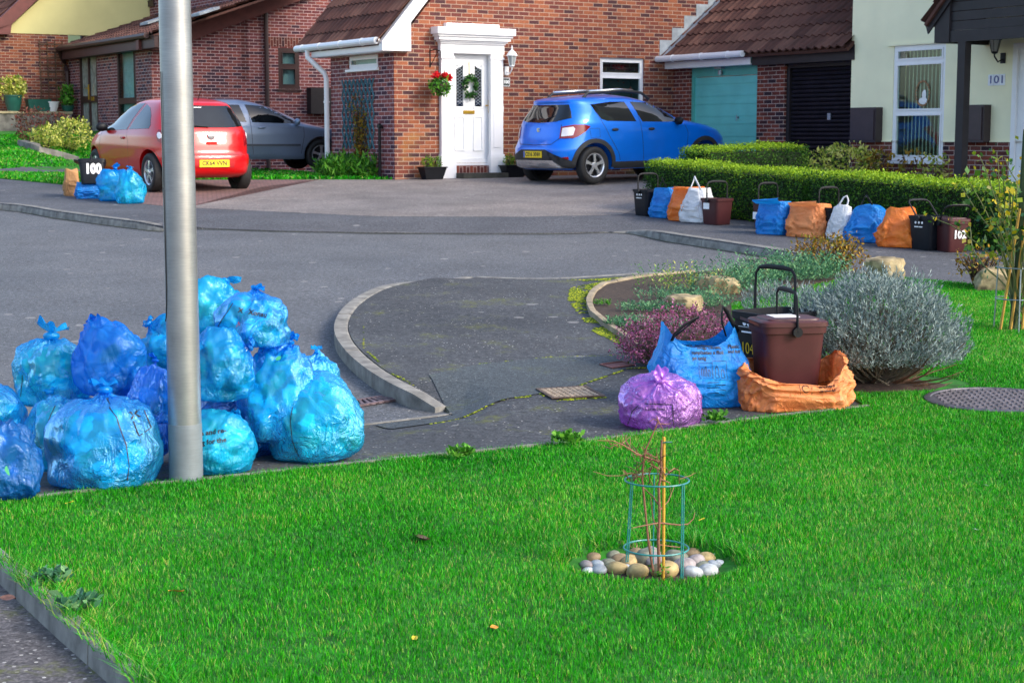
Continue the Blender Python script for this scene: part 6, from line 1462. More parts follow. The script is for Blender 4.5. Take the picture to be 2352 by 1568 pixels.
sl_ = math.atan(.041); r.rotation_euler = (sl_ if sv.y > 9 else 0, 0, 0)
m = MB(); m.lathe([(.52, -.06), (.52, .0), (.50, .006), (.475, .006), (.47, .0), (.01, .0)], n=48); r.scale = (.84, .72, 1); m.build('plate', ir, r, auto=30)
m = MB()
for i in range(-9, 10):
    for j in range(-9, 10):
        x = i*.05; y = j*.05; 
        if x*x+y*y < .44**2: 
            if (i+j) % 2: m.box(x-.021, x+.021, y-.009, y+.009, .0, .007)
            else: m.box(x-.009, x+.009, y-.021, y+.021, .0, .007)
m.build('raised_tread', plain('worn_iron_tread', (.20,.18,.20), .45, metal=.4, var=.3), r)
rust = plain('rusty_concrete_cover', (.34,.26,.18), .7, var=.4, sc=30, bump=.5, bsc=60)
r, c, bil = cover_poly('inspection_cover', 'square rusty patterned cover in the footway, left of the purple bag', [(1230, 897), (1345, 890), (1390, 913), (1268, 919)], plain('dark_rust', (.09,.06,.045), .8, var=.4), None, 'manhole cover')
m = MB()
for i in range(8):
    for j in range(7):
        u, v = .07+i*.109, .07+j*.125; m.prism([bil(a, b)-c+Vector((0, 0, .0085)) for a, b in ((u, v), (u+.085, v), (u+.085, v+.095), (u, v+.095))], (0, 0, .006))
m.build('raised_squares', rust, r)
r, c, bil = cover_poly('water_cover', 'small reddish square utility cover in the footway, left of the blue sack', [(1376, 840), (1430, 833), (1460, 842), (1405, 849)], plain('reddish_iron', (.15,.055,.05), .6, var=.25), None, 'utility cover')
for pxs, lab in (([(812, 924), (872, 914), (920, 921), (815, 938)], 'iron gully grate in the gutter at the near end of the curved kerb'), ([(1712, 598), (1775, 594), (1800, 603), (1735, 608)], 'small gully grate beside the far kerb, behind the garden herbs')):
    Q = [G(p[0], p[1], -.1) for p in pxs]; c = sum(Q, Vector())/4; r = thing('gully_grate', lab, 'drain grate', c); tl, tr_, brr, bl_ = Q
    bil = lambda u, v: tl.lerp(tr_, u).lerp(bl_.lerp(brr, u), v)
    m = MB(); m.add([bil(u, v)-c+Vector((0, 0, .004)) for u, v in ((0, 0), (1, 0), (1, 1), (0, 1))], [(0, 1, 2, 3)]); m.build('opening', MT['ink'], r)
    m = MB()
    for k in range(7): u = k/6.6; m.prism([bil(min(1, u-.0), 0)-c+Vector((0, 0, .005)), bil(min(1, u+.075), 0)-c+Vector((0, 0, .005)), bil(min(1, u+.075), 1)-c+Vector((0, 0, .005)), bil(min(1, u), 1)-c+Vector((0, 0, .005))], (0, 0, .012))
    for v in (0, .88): m.prism([bil(a, b)-c+Vector((0, 0, .005)) for a, b in ((0, v), (1, v), (1, v+.12), (0, v+.12))], (0, 0, .014))
    m.build('bars', plain('rusty_iron', (.14,.10,.11), .6, metal=.3, var=.4), r)
# ---------------------------------------------------------------- hedges, shrubs and the bed
def hedge_boxes(label, boxes, n_per, size=.030):
    o0 = H(boxes[0][0], boxes[0][2], 0); z0 = zg(o0.x, o0.y); r = thing('hedge', label, 'hedge', (o0.x, o0.y, z0), RH); off = toH((o0.x, o0.y, z0)); pts = []; m = MB()
    for (x0, x1, y0, y1, hh, dens) in boxes:
        nx = max(2, int((x1-x0)/.25)); ny = max(2, int((y1-y0)/.25))
        def zb_(x, y): p = H(x, y, 0); return zg(p.x, p.y)
        # dark inner body follows the slope
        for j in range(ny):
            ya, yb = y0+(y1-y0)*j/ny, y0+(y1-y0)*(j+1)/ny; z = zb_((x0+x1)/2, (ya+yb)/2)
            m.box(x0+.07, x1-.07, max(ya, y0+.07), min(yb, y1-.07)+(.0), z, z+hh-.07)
        A = [((x1-x0)*(y1-y0), 't'), ((y1-y0)*hh, 'x0'), ((y1-y0)*hh*.5, 'x1'), ((x1-x0)*hh, 'y0'), ((x1-x0)*hh, 'y1')]
        for a, f in A:
            for _ in range(int(a*dens)):
                u, v = random.random(), random.random(); e = random.gauss(0, .022)
                if f == 't': x, y, z = x0+(x1-x0)*u, y0+(y1-y0)*v, hh+e
                elif f == 'x0': x, y, z = x0+e, y0+(y1-y0)*u, hh*v
                elif f == 'x1': x, y, z = x1+e, y0+(y1-y0)*u, hh*(.5+.5*v)
                elif f == 'y0': x, y, z = x0+(x1-x0)*u, y0+e, hh*v
                else: x, y, z = x0+(x1-x0)*u, y1+e, hh*v
                # rounded shoulders and a slightly lumpy surface
                cx, cy = (x0+x1)/2, (y0+y1)/2; q = noise.noise(Vector((x*1.3, y*1.3, z*1.6)))*.045+noise.noise(Vector((x*5, y*5, z*5)))*.02
                ed = min(abs(x-x0), abs(x1-x)); 
                if f == 't': z -= .06*math.exp(-ed/.05); z += q
                else: x += q if f in ('x0', 'x1') else 0; y += q if f in ('y0', 'y1') else 0; tz = hh-z; s_ = .05*math.exp(-max(0, tz)/.05); x += (s_ if f == 'x0' else -s_ if f == 'x1' else 0)
                pts.append((x, y, z+zb_(x, y), f))
    m.build('branches', plain('hedge_shade', (.006,.016,.004), 1.), r, off=tuple(off))  # near-black core stands in for the shade inside the hedge
    P3 = [(p[0]-off.x, p[1]-off.y, p[2]-off.z) for p in pts]; vals = []
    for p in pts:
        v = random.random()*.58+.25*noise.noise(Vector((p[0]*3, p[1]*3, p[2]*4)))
        if p[3] == 't': v = .68+random.random()*.4  # top leaves coloured lighter, as lit from above; the sides stay darker
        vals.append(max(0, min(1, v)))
    leaf_cloud(P3, size, 'leaves', ML['hedge'], r, None, vals=vals, aspect=.7)
    return r
hy0 = toH(G(1485, 479)).y
hz = .70
hx0 = .16
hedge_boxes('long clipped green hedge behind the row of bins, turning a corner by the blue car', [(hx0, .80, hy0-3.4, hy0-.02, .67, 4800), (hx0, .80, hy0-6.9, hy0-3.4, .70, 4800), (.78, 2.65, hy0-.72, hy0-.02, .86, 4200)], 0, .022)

def shrub(name, label, cat, px, py, r3, n, size, mat, stems=6, zc=None, group=None, shell=.5, aspect=.5, up=.3, base=None, stem_mat='bark2', amp=.35, off=0, **k):
    g = G(px, py, off); 
    if base is not None: g = Vector(base)
    r = thing(name, label, cat, g, 0, group); zc = r3[2]*.9 if zc is None else zc
    if stems:
        m = MB()
        for i in range(stems):
            a = random.uniform(0, 6.28); q = random.uniform(.2, .85); m.tube([(0.03*math.cos(a), .03*math.sin(a), -.02), (r3[0]*q*.5*math.cos(a), r3[1]*q*.5*math.sin(a), zc*.6), (r3[0]*q*math.cos(a), r3[1]*q*math.sin(a), zc+r3[2]*.5*random.random())], [.012, .008, .003], 5)
        m.build('stems', MT[stem_mat], r)
    leaf_cloud(in_blob((0, 0, zc), r3, n, shell, random.randrange(50), amp, zmin=.005), size, 'foliage', mat, r, None, aspect=aspect, up=up, **k); return r
# lavender: hundreds of upright grey sprigs
g = G(2012, 885); lav = thing('lavender_bush', 'big rounded silver grey lavender bush behind the bins', 'shrub', g)
pts = []; dirs = []; LR = (.53, .46, .45)
stem = MB(); rng = random.Random(3)
for i in range(2300):
    while True:
        v = Vector((rng.gauss(0, 1), rng.gauss(0, 1), rng.gauss(.25, .85))).normalized()
        if v.z > -.30: break
    k = (1+.16*noise.noise(v*2.2))*(rng.uniform(.80, 1.0)); b = Vector((v.x*LR[0]*k, v.y*LR[1]*k, .14+max(-.08, v.z)*LR[2]*k+.06))
    d = (Vector((v.x*.75, v.y*.75, 1.0+v.z*.3))+Vector((rng.gauss(0, .22), rng.gauss(0, .22), 0))).normalized(); L = rng.uniform(.08, .15)
    if i % 5 == 0 and v.z > .02:
        o_ = Vector((rng.gauss(0, .05), rng.gauss(0, .05), 0)); stem.tube([o_, (o_+b)*.5+Vector((0, 0, -.03)), b], [.006, .004, .002], 4, cap=False)
    nl = 14
    for j in range(nl):
        f = (j+.5)/nl; pts.append(b+d*(L*f)); a = rng.uniform(0, 6.28); e1 = d.orthogonal().normalized(); e2 = d.cross(e1)
        dirs.append(d*.8+(e1*math.cos(a)+e2*math.sin(a))*(1.1*(1-f)+.25))
leaf_cloud(pts, .030, 'foliage', ML['grey'], lav, None, aspect=.20, length_dir=[tuple(d) for d in dirs], jit=.15)
stem.build('stems', plain('grey_brown_stems', (.10,.085,.065), .9, var=.4), lav)
m = MB(); rg = random.Random(4)
for k in range(13):
    a = rg.uniform(-.9, .5); L = rg.uniform(.25, .62); p = Vector((.05, -.08, .01)); path = [p.copy()]; d = Vector((math.cos(a), math.sin(a)*.7, rg.uniform(-.0, .25))).normalized()
    for q in range(7): d = (d+Vector((rg.gauss(0, .16), rg.gauss(0, .16), .055+rg.gauss(0, .07)))).normalized(); p = p+d*(L/7); p.z = max(.01, p.z); path.append(p.copy())
    m.tube(path, [.008*(1-.1*q) for q in range(8)], 5)
m.build('bare_stems', MT['bark'], lav)
g2 = G(1790, 735); lv2 = []; d2 = []
r = thing('lavender_plant', 'small low lavender plant beside the black bin', 'shrub', G(1800, 738))
for i in range(260):
    v = Vector((random.gauss(0, 1), random.gauss(0, 1), abs(random.gauss(0, 1)))).normalized(); b = Vector((v.x*.30, v.y*.22, v.z*.16+.05)); d = Vector((v.x*.5, v.y*.5, 1)).normalized(); L = random.uniform(.08, .15)
    for j in range(10):
        f = j/10; lv2.append(b+d*L*f); a = random.uniform(0, 6.28); d2.append(tuple(d*.8+Vector((math.cos(a), math.sin(a), 0))*(1-f)))
leaf_cloud(lv2, .035, 'foliage', ML['grey'], r, None, aspect=.18, length_dir=d2, jit=.15)
soilp = plain('bare_earth', (.035,.02,.014), .95, var=.5, sc=30, bump=1., bsc=30)
def mound(px, py, rx, ry, h=.03):
    g = G(px, py); m = MB(); m.blob((g.x, g.y, g.z), (rx, ry, h), 3, .25, 2, 4); return tag(m.build('soil_patch', soilp, None, smooth=True), kind='structure')
mound(2000, 888, .50, .26, .035)
# heather
g = G(1568, 842); r = thing('heather', 'purple pink flowering heather behind the blue sack', 'shrub', g)
pts = []; dirs = []
for i in range(800):
    v = Vector((random.gauss(0, 1), random.gauss(0, 1), abs(random.gauss(0, .8)))).normalized(); k = random.uniform(.75, 1.08)
    b = Vector((v.x*.40*k, v.y*.36*k+.08, v.z*.32*k+.03)); d = (v+Vector((0, 0, .6))+Vector((random.gauss(0, .2), random.gauss(0, .2), 0))).normalized(); L = random.uniform(.06, .12)
    for j in range(14): pts.append(b+d*(L*j/14)+Vector((random.gauss(0, .005), random.gauss(0, .005), random.gauss(0, .005)))); dirs.append(tuple(d*.5+Vector((random.gauss(0, 1), random.gauss(0, 1), random.gauss(0, 1)))))
leaf_cloud(pts, .016, 'flowering_sprigs', ML['heath'], r, None, aspect=.6, length_dir=dirs, jit=.3)
m = MB(); m.blob((0, .08, .08), (.30, .27, .18), 2, .2, 2, 3); m.build('inner_twigs', MT['bark2'], r, smooth=True)
# rocks
def rock(label, px, py, r3, seed, rz=0, zf=.35):
    g = G(px, py); bm = bmesh.new(); rs = random.Random(seed); bmesh.ops.create_icosphere(bm, subdivisions=4, radius=1)
    planes = [Vector((rs.gauss(0, 1), rs.gauss(0, 1), rs.gauss(0, .6))).normalized() for _ in range(9)]
    for v in bm.verts:
        for p in planes:
            dd = v.co.dot(p)-.72
            if dd > 0: v.co -= p*dd
        if v.co.z > .62: v.co.z = .62+(v.co.z-.62)*.2
        n_ = noise.noise(v.co*2.5+Vector((seed, 0, 0)))*.13+noise.noise(v.co*7)*.05+noise.noise(v.co*18)*.02; v.co *= 1+n_; v.co = Vector((v.co.x*r3[0], v.co.y*r3[1], v.co.z*r3[2]))
    me = bpy.data.meshes.new('rock'); bm.to_mesh(me); bm.free(); me.materials.append(MT['rockery']); me.polygons.foreach_set('use_smooth', [True]*len(me.polygons)); me.set_sharp_from_angle(angle=R(28))
    o = bpy.data.objects.new('rock', me); COL.objects.link(o); o.location = (g.x, g.y, g.z+r3[2]*zf); o.rotation_euler = (0, 0, rz); return tag(o, label, 'rock', 'rockery stones in the bed')
rock('pale lichen covered stone in the middle of the planting bed behind the heather', 1570, 720, (.19, .17, .15), 4)
rock('large flat topped yellow stone at the back of the bed, left of the black bin', 1642, 680, (.24, .20, .17), 7, .4)
rock('low pale stone among the green herbs behind the black bin', 1735, 640, (.26, .17, .12), 9)
rock('rounded mossy stone behind the top of the lavender bush', 2030, 645, (.22, .2, .22), 12)
rock('brown boulder at the far right edge behind the rose tree', 2300, 668, (.34, .24, .22), 15)
# herbs and low plants of the bed
def spikes(name, label, px, py, rx, ry, n, hgt, mat, leaf=.035, per=9, cat='plant', aspect=.3):
    g = G(px, py, .03); r = thing(name, label, cat, g); pts = []; dr = []
    for i in range(n):
        a = random.uniform(0, 6.28); q = random.random()**.6; b = Vector((rx*q*math.cos(a), ry*q*math.sin(a), 0)); d = Vector((b.x*.8+random.gauss(0, .12), b.y*.8+random.gauss(0, .12), 1)).normalized(); L = hgt*random.uniform(.5, 1.1)
        for j in range(per): f = (j+1)/per; pts.append(b+d*L*f); an = random.uniform(0, 6.28); dr.append(tuple(d*.6+Vector((math.cos(an), math.sin(an), 0))*.9))
    leaf_cloud(pts, leaf, 'foliage', mat, r, None, aspect=aspect, length_dir=dr, jit=.2); return r
spikes('rosemary', 'spiky blue green herb to the right of the flat topped stone', 1690, 668, .42, .40, 240, .26, ML['bluegreen'])
spikes('rosemary', 'spiky green herb behind the tall black handle', 1790, 645, .50, .30, 260, .28, ML['bluegreen'])
spikes('rosemary', 'spiky green herb beside the autumn shrub at the back of the bed', 1850, 640, .40, .30, 220, .24, ML['bluegreen'])
spikes('sedum', 'yellow green flower heads on thin stems at the left of the flat topped stone', 1590, 668, .34, .20, 60, .26, ML['varieg'], .03, 6)
spikes('sedum', 'yellow green flower heads along the back edging of the bed', 1520, 660, .30, .16, 50, .22, ML['bright'], .03, 6)
spikes('low_plant', 'low feathery grey green plant left of the lichen covered stone', 1500, 715, .30, .16, 260, .07, ML['bluegreen'], .03, 4)
spikes('low_plant', 'feathery grey green plant nearest the edging of the bed', 1440, 748, .17, .15, 150, .07, ML['bluegreen'], .03, 4)
spikes('low_plant', 'dark green carpet plant behind the lichen covered stone', 1560, 690, .38, .20, 200, .12, ML['bluegreen'], .03, 5)
spikes('low_plant', 'spreading green plant between the stones and the heather', 1500, 755, .26, .18, 160, .09, ML['bluegreen'], .03, 4)
spikes('low_plant', 'green ground cover between the two bed stones', 1610, 705, .30, .2, 200, .12, ML['bluegreen'], .03, 5)
spikes('seedling', 'tiny green seedling at the left tip of the bed', 1385, 702, .07, .06, 30, .05, ML['bright'], .03, 4)
shrub('autumn_shrub', 'twiggy shrub with orange and yellow autumn leaves at the back of the bed', 'shrub', 1905, 632, (.40, .32, .22), 1500, .035, ML['autumn'], 40, zc=.22, shell=.2)
shrub('autumn_shrub', 'twiggy reddish shrub at the right, between the pavement and the rose tree', 'shrub', 2250, 662, (.27, .25, .17), 400, .035, ML['autumn'], 70, zc=.22, shell=.2)
for px, py, rr, lab in ((120, 1345, .05, 'flat dark green weed in the lawn by the lower left kerb'), (175, 1405, .06, 'flat clump of small weeds in the lawn at the left'), (1055, 1050, .08, 'leafy weed at the lawn edge in the middle'), (1300, 1018, .08, 'leafy weed at the lawn edge, left of the purple bag'), (1640, 970, .06, 'small weed at the lawn edge below the orange sack')):
    spikes('weed', lab, px, py, rr, rr*.7, 40, .05, ML['bluegreen'] if px < 500 else ML['bright'], .035, 3, aspect=.6)
# rose tree on the right with stakes and a wire frame
g = G(2335, 762); rt = thing('rose_tree', 'loose rose tree with yellowing leaves tied to a dark stake at the right edge', 'tree', g)
m = MB(); m.tube([(-.03, 0, -.03), (0, 0, .6), (.02, 0, 1.55)], [.035, .032, .028], 8); m.build('stake', plain('mossy_stake', (.03,.055,.02), .9, var=.3), rt)
m = MB()
for (x0, x1, z1) in ((-.14, -.02, .95), (-.06, .04, 1.0), (.03, .08, .9)): m.tube([(x0, -.03, -.02), (x1, -.03, z1)], .011, 6)
m.build('bamboo_cane', plain('bamboo', (.42,.24,.04), .6), rt)
m = MB()
for a in range(3):
    an = a*2.1+.3; m.tube([(.19*math.cos(an), .19*math.sin(an), 0), (.17*math.cos(an), .17*math.sin(an), .55)], .006, 5)
for z in (.50, .26): m.tube([(.17*math.cos(a*.35), .17*math.sin(a*.35), z) for a in range(19)], .005, 5)
m.build('wire_frame', MT['steel'], rt)
m = MB(); lp_ = []; rng = random.Random(14)
for i in range(28):
    a = rng.uniform(0, 6.28); p = Vector((rng.gauss(0, .03), rng.gauss(0, .03), rng.uniform(0, .3))); path = [p.copy()]; d = Vector((math.cos(a)*.28, math.sin(a)*.45, 1)).normalized()
    for k in range(rng.randint(8, 14)):
        d = (d+Vector((rng.gauss(0, .10), rng.gauss(0, .10), rng.gauss(0, .1)-.02))).normalized(); p = p+d*.10; path.append(p.copy())
        if k > 3:
            for _ in range(5): lp_.append(p+Vector((rng.gauss(0, .05), rng.gauss(0, .05), rng.gauss(0, .05))))
    m.tube(path, [.007*(1-.7*k/len(path))+.001 for k in range(len(path))], 5, cap=False)
m.build('branches', plain('green_brown_stem', (.10,.12,.035), .7, var=.3), rt); leaf_cloud(lp_, .042, 'leaves', ML['yellow'], rt, None, aspect=.75, up=0)
# shrubs before the cream house and the left house
def bH(x, y): p = H(x, y, 0); return (p.x, p.y, zg(p.x, p.y))
hx_, hy_ = GX-1.0, -ax(1937, 380, GX-1.0)[0]
shrub('green_shrub', 'round pale green shrub in front of the black garage door', 'shrub', 0, 0, (.62, .5, .36), 1500, .065, ML['varieg'], 8, base=bH(hx_, hy_), zc=.40)
for px, lab, mt, rr, nn_ in ((2018, 'small russet shrub between the meter box and the tall window', 'autumn', .26, 260), (2093, 'sparse reddish plant under the tall window', 'autumn', .26, 160), (2148, 'small yellow green plant beside the porch post', 'varieg', .24, 180)):
    a = -ax(px, 400, GX-.7)[0]; shrub('garden_plant', lab, 'plant', 0, 0, (rr, rr, .28), nn_, .07, ML[mt], 14, base=bH(GX-.7, a), zc=.42, group='plants below the tall window')
shrub('variegated_shrub', 'large cream and green variegated shrub left of the red car', 'shrub', 165, 352, (.50, .45, .38), 1500, .065, ML['varieg'], 6, zc=.42)
shrub('variegated_shrub', 'smaller cream and green variegated shrub on the far left', 'shrub', 108, 345, (.36, .36, .26), 900, .065, ML['varieg'], 6, zc=.28)
shrub('red_leaved_shrub', 'rounded dull red shrub before the stone wall', 'shrub', 72, 335, (.36, .36, .42), 1200, .05, ML['redbush'], 6, zc=.45)
shrub('red_leaved_shrub', 'faint dark red shrub behind the variegated shrubs', 'shrub', 138, 322, (.36, .3, .32), 800, .05, ML['redbush'], 6, zc=.35)
# low stone border of the left lawn
bpts = [G(40, 338), G(80, 350), G(130, 362), G(182, 378)]
kerb('bed_edging', catmull([(p.x, p.y) for p in bpts], 4), [.16]*13, .18, 1, MT['stone'], low=.1, batter=0)

# ---------------------------------------------------------------- staked sapling in its ring of pebbles
g = Vector((hole_c.x+.07, hole_c.y-.03, hole_c.z-.075)); sp = thing('sapling', 'bare twiggy sapling tied to a bamboo cane inside a green wire support', 'tree', g)
k0 = G(1524, 1312); bx, by = k0.x-g.x, k0.y-g.y
def zt(px, py): return P(px, py, k0.y).z-g.z
ztop = zt(1525, 1003)
tx = P(1525, 1003, k0.y).x-g.x
m = MB(); m.tube([(bx, by, -.02), ((bx+tx)/2, by, ztop/2), (tx, by, ztop)], .0062, 8); m.build('bamboo_cane', plain('yellow_bamboo', (.50,.28,.03), .5, var=.2, sc=20), sp)
rng = random.Random(5); m = MB()
def pw(px, py, dy=0): q = P(px, py, k0.y+dy); return Vector((q.x-g.x, q.y-g.y, q.z-g.z))
main_ = [(1514, 1312), (1512, 1240), (1515, 1180), (1513, 1120), (1519, 1080), (1518, 1045), (1520, 1010)]
def br(pts, r0, r1, dys=None):
    n_ = len(pts); m.tube([pw(p[0], p[1], (dys or 0)*i/max(1, n_-1)-.012) for i, p in enumerate(pts)], [r0+(r1-r0)*i/(n_-1) for i in range(n_)], 6)
br(main_, .0075, .004); br([(1500, 1312), (1489, 1240), (1481, 1160), (1475, 1100), (1478, 1060), (1484, 1030), (1502, 990), (1512, 966), (1508, 955)], .0055, .002, -.05)
br([(1515, 1230), (1500, 1190), (1494, 1140)], .003, .002, .05); br([(1518, 1062), (1490, 1052), (1460, 1040), (1432, 1022), (1408, 1012), (1372, 1011)], .0048, .0015, -.08)
br([(1513, 1200), (1560, 1205), (1580, 1203), (1593, 1190), (1596, 1176)], .0035, .0015, .06); br([(1513, 1200), (1480, 1206), (1452, 1212)], .003, .0015, -.1)
br([(1513, 1160), (1500, 1140), (1478, 1120), (1455, 1090)], .003, .0015, .08); br([(1515, 1172), (1535, 1150), (1548, 1118)], .003, .0015, .08); br([(1512, 966), (1500, 962), (1492, 968)], .002, .001); br([(1512, 972), (1530, 974), (1542, 972)], .002, .001); br([(1512, 966), (1522, 985), (1524, 998)], .002, .001)
br([(1518, 1080), (1500, 1068), (1488, 1050), (1484, 1030)], .003, .002); br([(1478, 1100), (1450, 1085), (1425, 1092), (1395, 1092), (1362, 1082)], .002, .001, -.1)
br([(1513, 1250), (1540, 1254), (1562, 1256)], .0025, .0015, .05); br([(1518, 1100), (1538, 1108), (1540, 1130)], .003, .0015, .03); br([(1535, 1085), (1548, 1075), (1560, 1080), (1560, 1110)], .0025, .0015, .1); br([(1560, 1100), (1585, 1092), (1598, 1085)], .0018, .001, .1)
ends = [(1432, 1022), (1460, 1040), (1408, 1012), (1484, 1030), (1478, 1060), (1495, 1050), (1450, 1085), (1455, 1090), (1470, 1075), (1500, 1068), (1518, 1090), (1490, 1110)]
for i in range(80):
    e = rng.choice(ends); x, y = e[0]+rng.uniform(-8, 25), e[1]+rng.uniform(-8, 20); a = rng.uniform(-2.9, -.2); L = rng.uniform(14, 34); p1 = (x+L*.5*math.cos(a), y+L*.5*math.sin(a)); a += rng.gauss(0, .6); br([(x, y), p1, (p1[0]+L*.5*math.cos(a), p1[1]+L*.5*math.sin(a))], .0022, .0009, rng.uniform(-.12, .12))
m.build('branches', plain('reddish_twigs', (.20,.085,.05), .7, var=.35, sc=50), sp)
m = MB(); cyl = by
R1 = G(1508, 1255)
def ring_w(cx, cyy, wD, rad_m, z): return [(cx+rad_m*math.cos(a*2*math.pi/32), cyy+rad_m*math.sin(a*2*math.pi/32), z) for a in range(33)]
rc_ = pw(1507, 1257); rt_ = pw(1509, 1102)
m.tube(ring_w(rc_.x, by, 0, .124, rc_.z), .0035, 6, cap=False); m.tube(ring_w(rt_.x, by, 0, .122, rt_.z), .0035, 6, cap=False)
for (px0, py0, px1, py1, dy) in ((1450, 1095, 1438, 1290, .0), (1567, 1112, 1564, 1328, -.09)):
    a_, b_ = pw(px0, py0, dy), pw(px1, py1, dy)
    for o_ in (0, .007): m.tube([a_+Vector((o_, 0, 0)), b_+Vector((o_, 0, 0))], .0028, 6)
m.tube([Vector((rt_.x, by+.122, rt_.z)), Vector((rt_.x, by+.13, .02))], .0028, 6)
m.build('wire_support', plain('green_coated_wire', (.02,.20,.20), .4), sp)
m = MB(); m.tube([(tx-.012, by-.012, ztop-.02), (tx+.012, by-.012, ztop-.018), (tx+.03, by, ztop-.02)], .003, 5); m.build('plant_tie', MT['potgreen'], sp)
leaf_cloud([pw(1540, 1015, 0), pw(1542, 1018, 0), pw(1484, 1075, 0), pw(1455, 1072, 0)]+in_blob(pw(1515, 1312), (.05, .04, .03), 30, .3), .018, 'leaves', ML['bright'], sp, None)
m = MB(); m.blob((hole_c.x, hole_c.y, hole_c.z-.052), (.40, .33, .018), 5, .25, 3, 4); tag(m.build('soil_patch', soilp, None, smooth=True), kind='structure')
PC = [('pale grey', (.34,.37,.39)), ('mottled brown', (.20,.145,.08)), ('sandy yellow', (.36,.27,.12)), ('grey green', (.17,.18,.13)), ('white', (.54,.56,.57)), ('pinkish grey', (.27,.235,.235))]
PM = [plain('pebble_'+n_.replace(' ', '_'), c_, .65, var=.5, sc=22, bump=.2, bsc=60) for n_, c_ in PC]
pebs = [(1347,1304,5,15),(1360,1290,1,17),(1378,1278,5,20),(1398,1262,4,15),(1423,1268,1,22),(1372,1305,0,16),(1400,1305,3,18),(1422,1296,1,20),(1350,1318,4,13),(1376,1318,0,18),(1416,1318,2,24),(1446,1300,2,20),(1447,1270,2,20),(1470,1258,2,18),(1458,1283,1,20),(1486,1295,3,30),(1464,1326,2,26),(1526,1326,2,32),(1500,1262,0,18),(1498,1280,5,20),(1530,1266,1,17),(1548,1275,3,18),(1560,1262,2,16),(1503,1300,5,26),(1556,1296,3,26),(1540,1284,4,15),(1573,1312,5,26),(1598,1300,5,22),(1590,1283,1,20),(1622,1276,4,20),(1620,1292,2,20),(1644,1288,4,17),(1640,1304,0,15),(1612,1312,3,18),(1626,1322,0,22),(1590,1326,0,22),(1655,1300,4,12),(1480,1250,0,14),(1408,1284,3,16),(1436,1312,0,13)]
rs = random.Random(9); side = lambda x: 'left' if x < 1450 else 'right' if x > 1570 else 'middle'
for i, (px, py, ci, wD) in enumerate(pebs):
    q = G(px, py, -.045); w_ = wD*1.22*q.y/F; bm = bmesh.new(); bmesh.ops.create_icosphere(bm, subdivisions=3, radius=1)
    for v in bm.verts: k = 1+.12*noise.noise(v.co*1.1+Vector((i*2.1, 0, 0))); v.co = Vector((v.co.x*w_*k, v.co.y*w_*.75*k, v.co.z*w_*.62*k))
    me = bpy.data.meshes.new('pebble'); bm.to_mesh(me); bm.free(); me.materials.append(PM[ci]); me.polygons.foreach_set('use_smooth', [True]*len(me.polygons))
    o = bpy.data.objects.new('pebble', me); COL.objects.link(o); o.location = (q.x, q.y, q.z+w_*.42); o.rotation_euler = (rs.uniform(-.3, .3), rs.uniform(-.3, .3), rs.uniform(-1, 1))
    row = 'front' if py > 1308 else 'back' if py < 1278 else 'middle'
    cnt = {8: 'tiny', 12: 'small', 16: 'small', 20: 'medium', 24: 'large', 28: 'large', 32: 'largest'}[min(32, (wD//4)*4)] if (wD//4)*4 in (8, 12, 16, 20, 24, 28, 32) else 'small'
    tag(o, f'{cnt} {PC[ci][0]} pebble in the {row} {side(px)} of the ring round the sapling', 'pebble', 'pebbles round the staked sapling')

# ---------------------------------------------------------------- fallen leaves
LF = [('brown curled', (.10,.05,.04)), ('yellow', (.75,.55,.04)), ('orange', (.55,.22,.03)), ('white speckled', (.6,.65,.65))]
for px, py, ci, s_, lab in ((968, 1252, 0, .055, 'large brown curled leaf lying in the middle of the lawn'), (953, 1484, 1, .018, 'tiny yellow leaf near the bottom of the lawn'), (160, 1168, 1, .022, 'yellow leaf on the lawn below the large blue bag'), (405, 1375, 2, .03, 'orange clump in the lawn on the left'), (1135, 1458, 2, .02, 'small orange leaf low on the lawn, left of the pebbles'), (1612, 1208, 1, .02, 'small yellow leaf on the lawn right of the sapling'), (375, 1550, 3, .04, 'white speckled leaf at the very bottom of the lawn'), (2264, 1128, 3, .02, 'pale scrap on the lawn at the right'), (2240, 1230, 3, .018, 'pale scrap on the lawn below the other one at the right'), (2165, 785, 2, .02, 'orange leaf on the grass beside the rose tree'), (18, 1392, 0, .03, 'curled brown leaf by the kerb at the lower left')):
    q = G(px, py); m = MB(); vs = []; n_ = 7
    for i in range(n_):
        for j in range(5):
            u, v = i/(n_-1)*2-1, j/4*2-1; wv = math.sqrt(max(0, 1-u*u))*.6; vs.append((u*s_, v*wv*s_, s_*(.14*v*v+.08*math.sin(u*3+v)+.05)))
    m.add(vs, [(i*5+j, i*5+j+1, (i+1)*5+j+1, (i+1)*5+j) for i in range(n_-1) for j in range(4)]); o = m.build('fallen_leaf', plain('leaf_'+LF[ci][0].replace(' ', '_'), LF[ci][1], .7, var=.4, sc=60), None, smooth=True)
    o.data.transform(Matrix.Identity(4)); o.location = (q.x, q.y, q.z+.026); o.rotation_euler = (.25, .1, px % 6); tag(o, lab, 'leaf', 'fallen leaves')

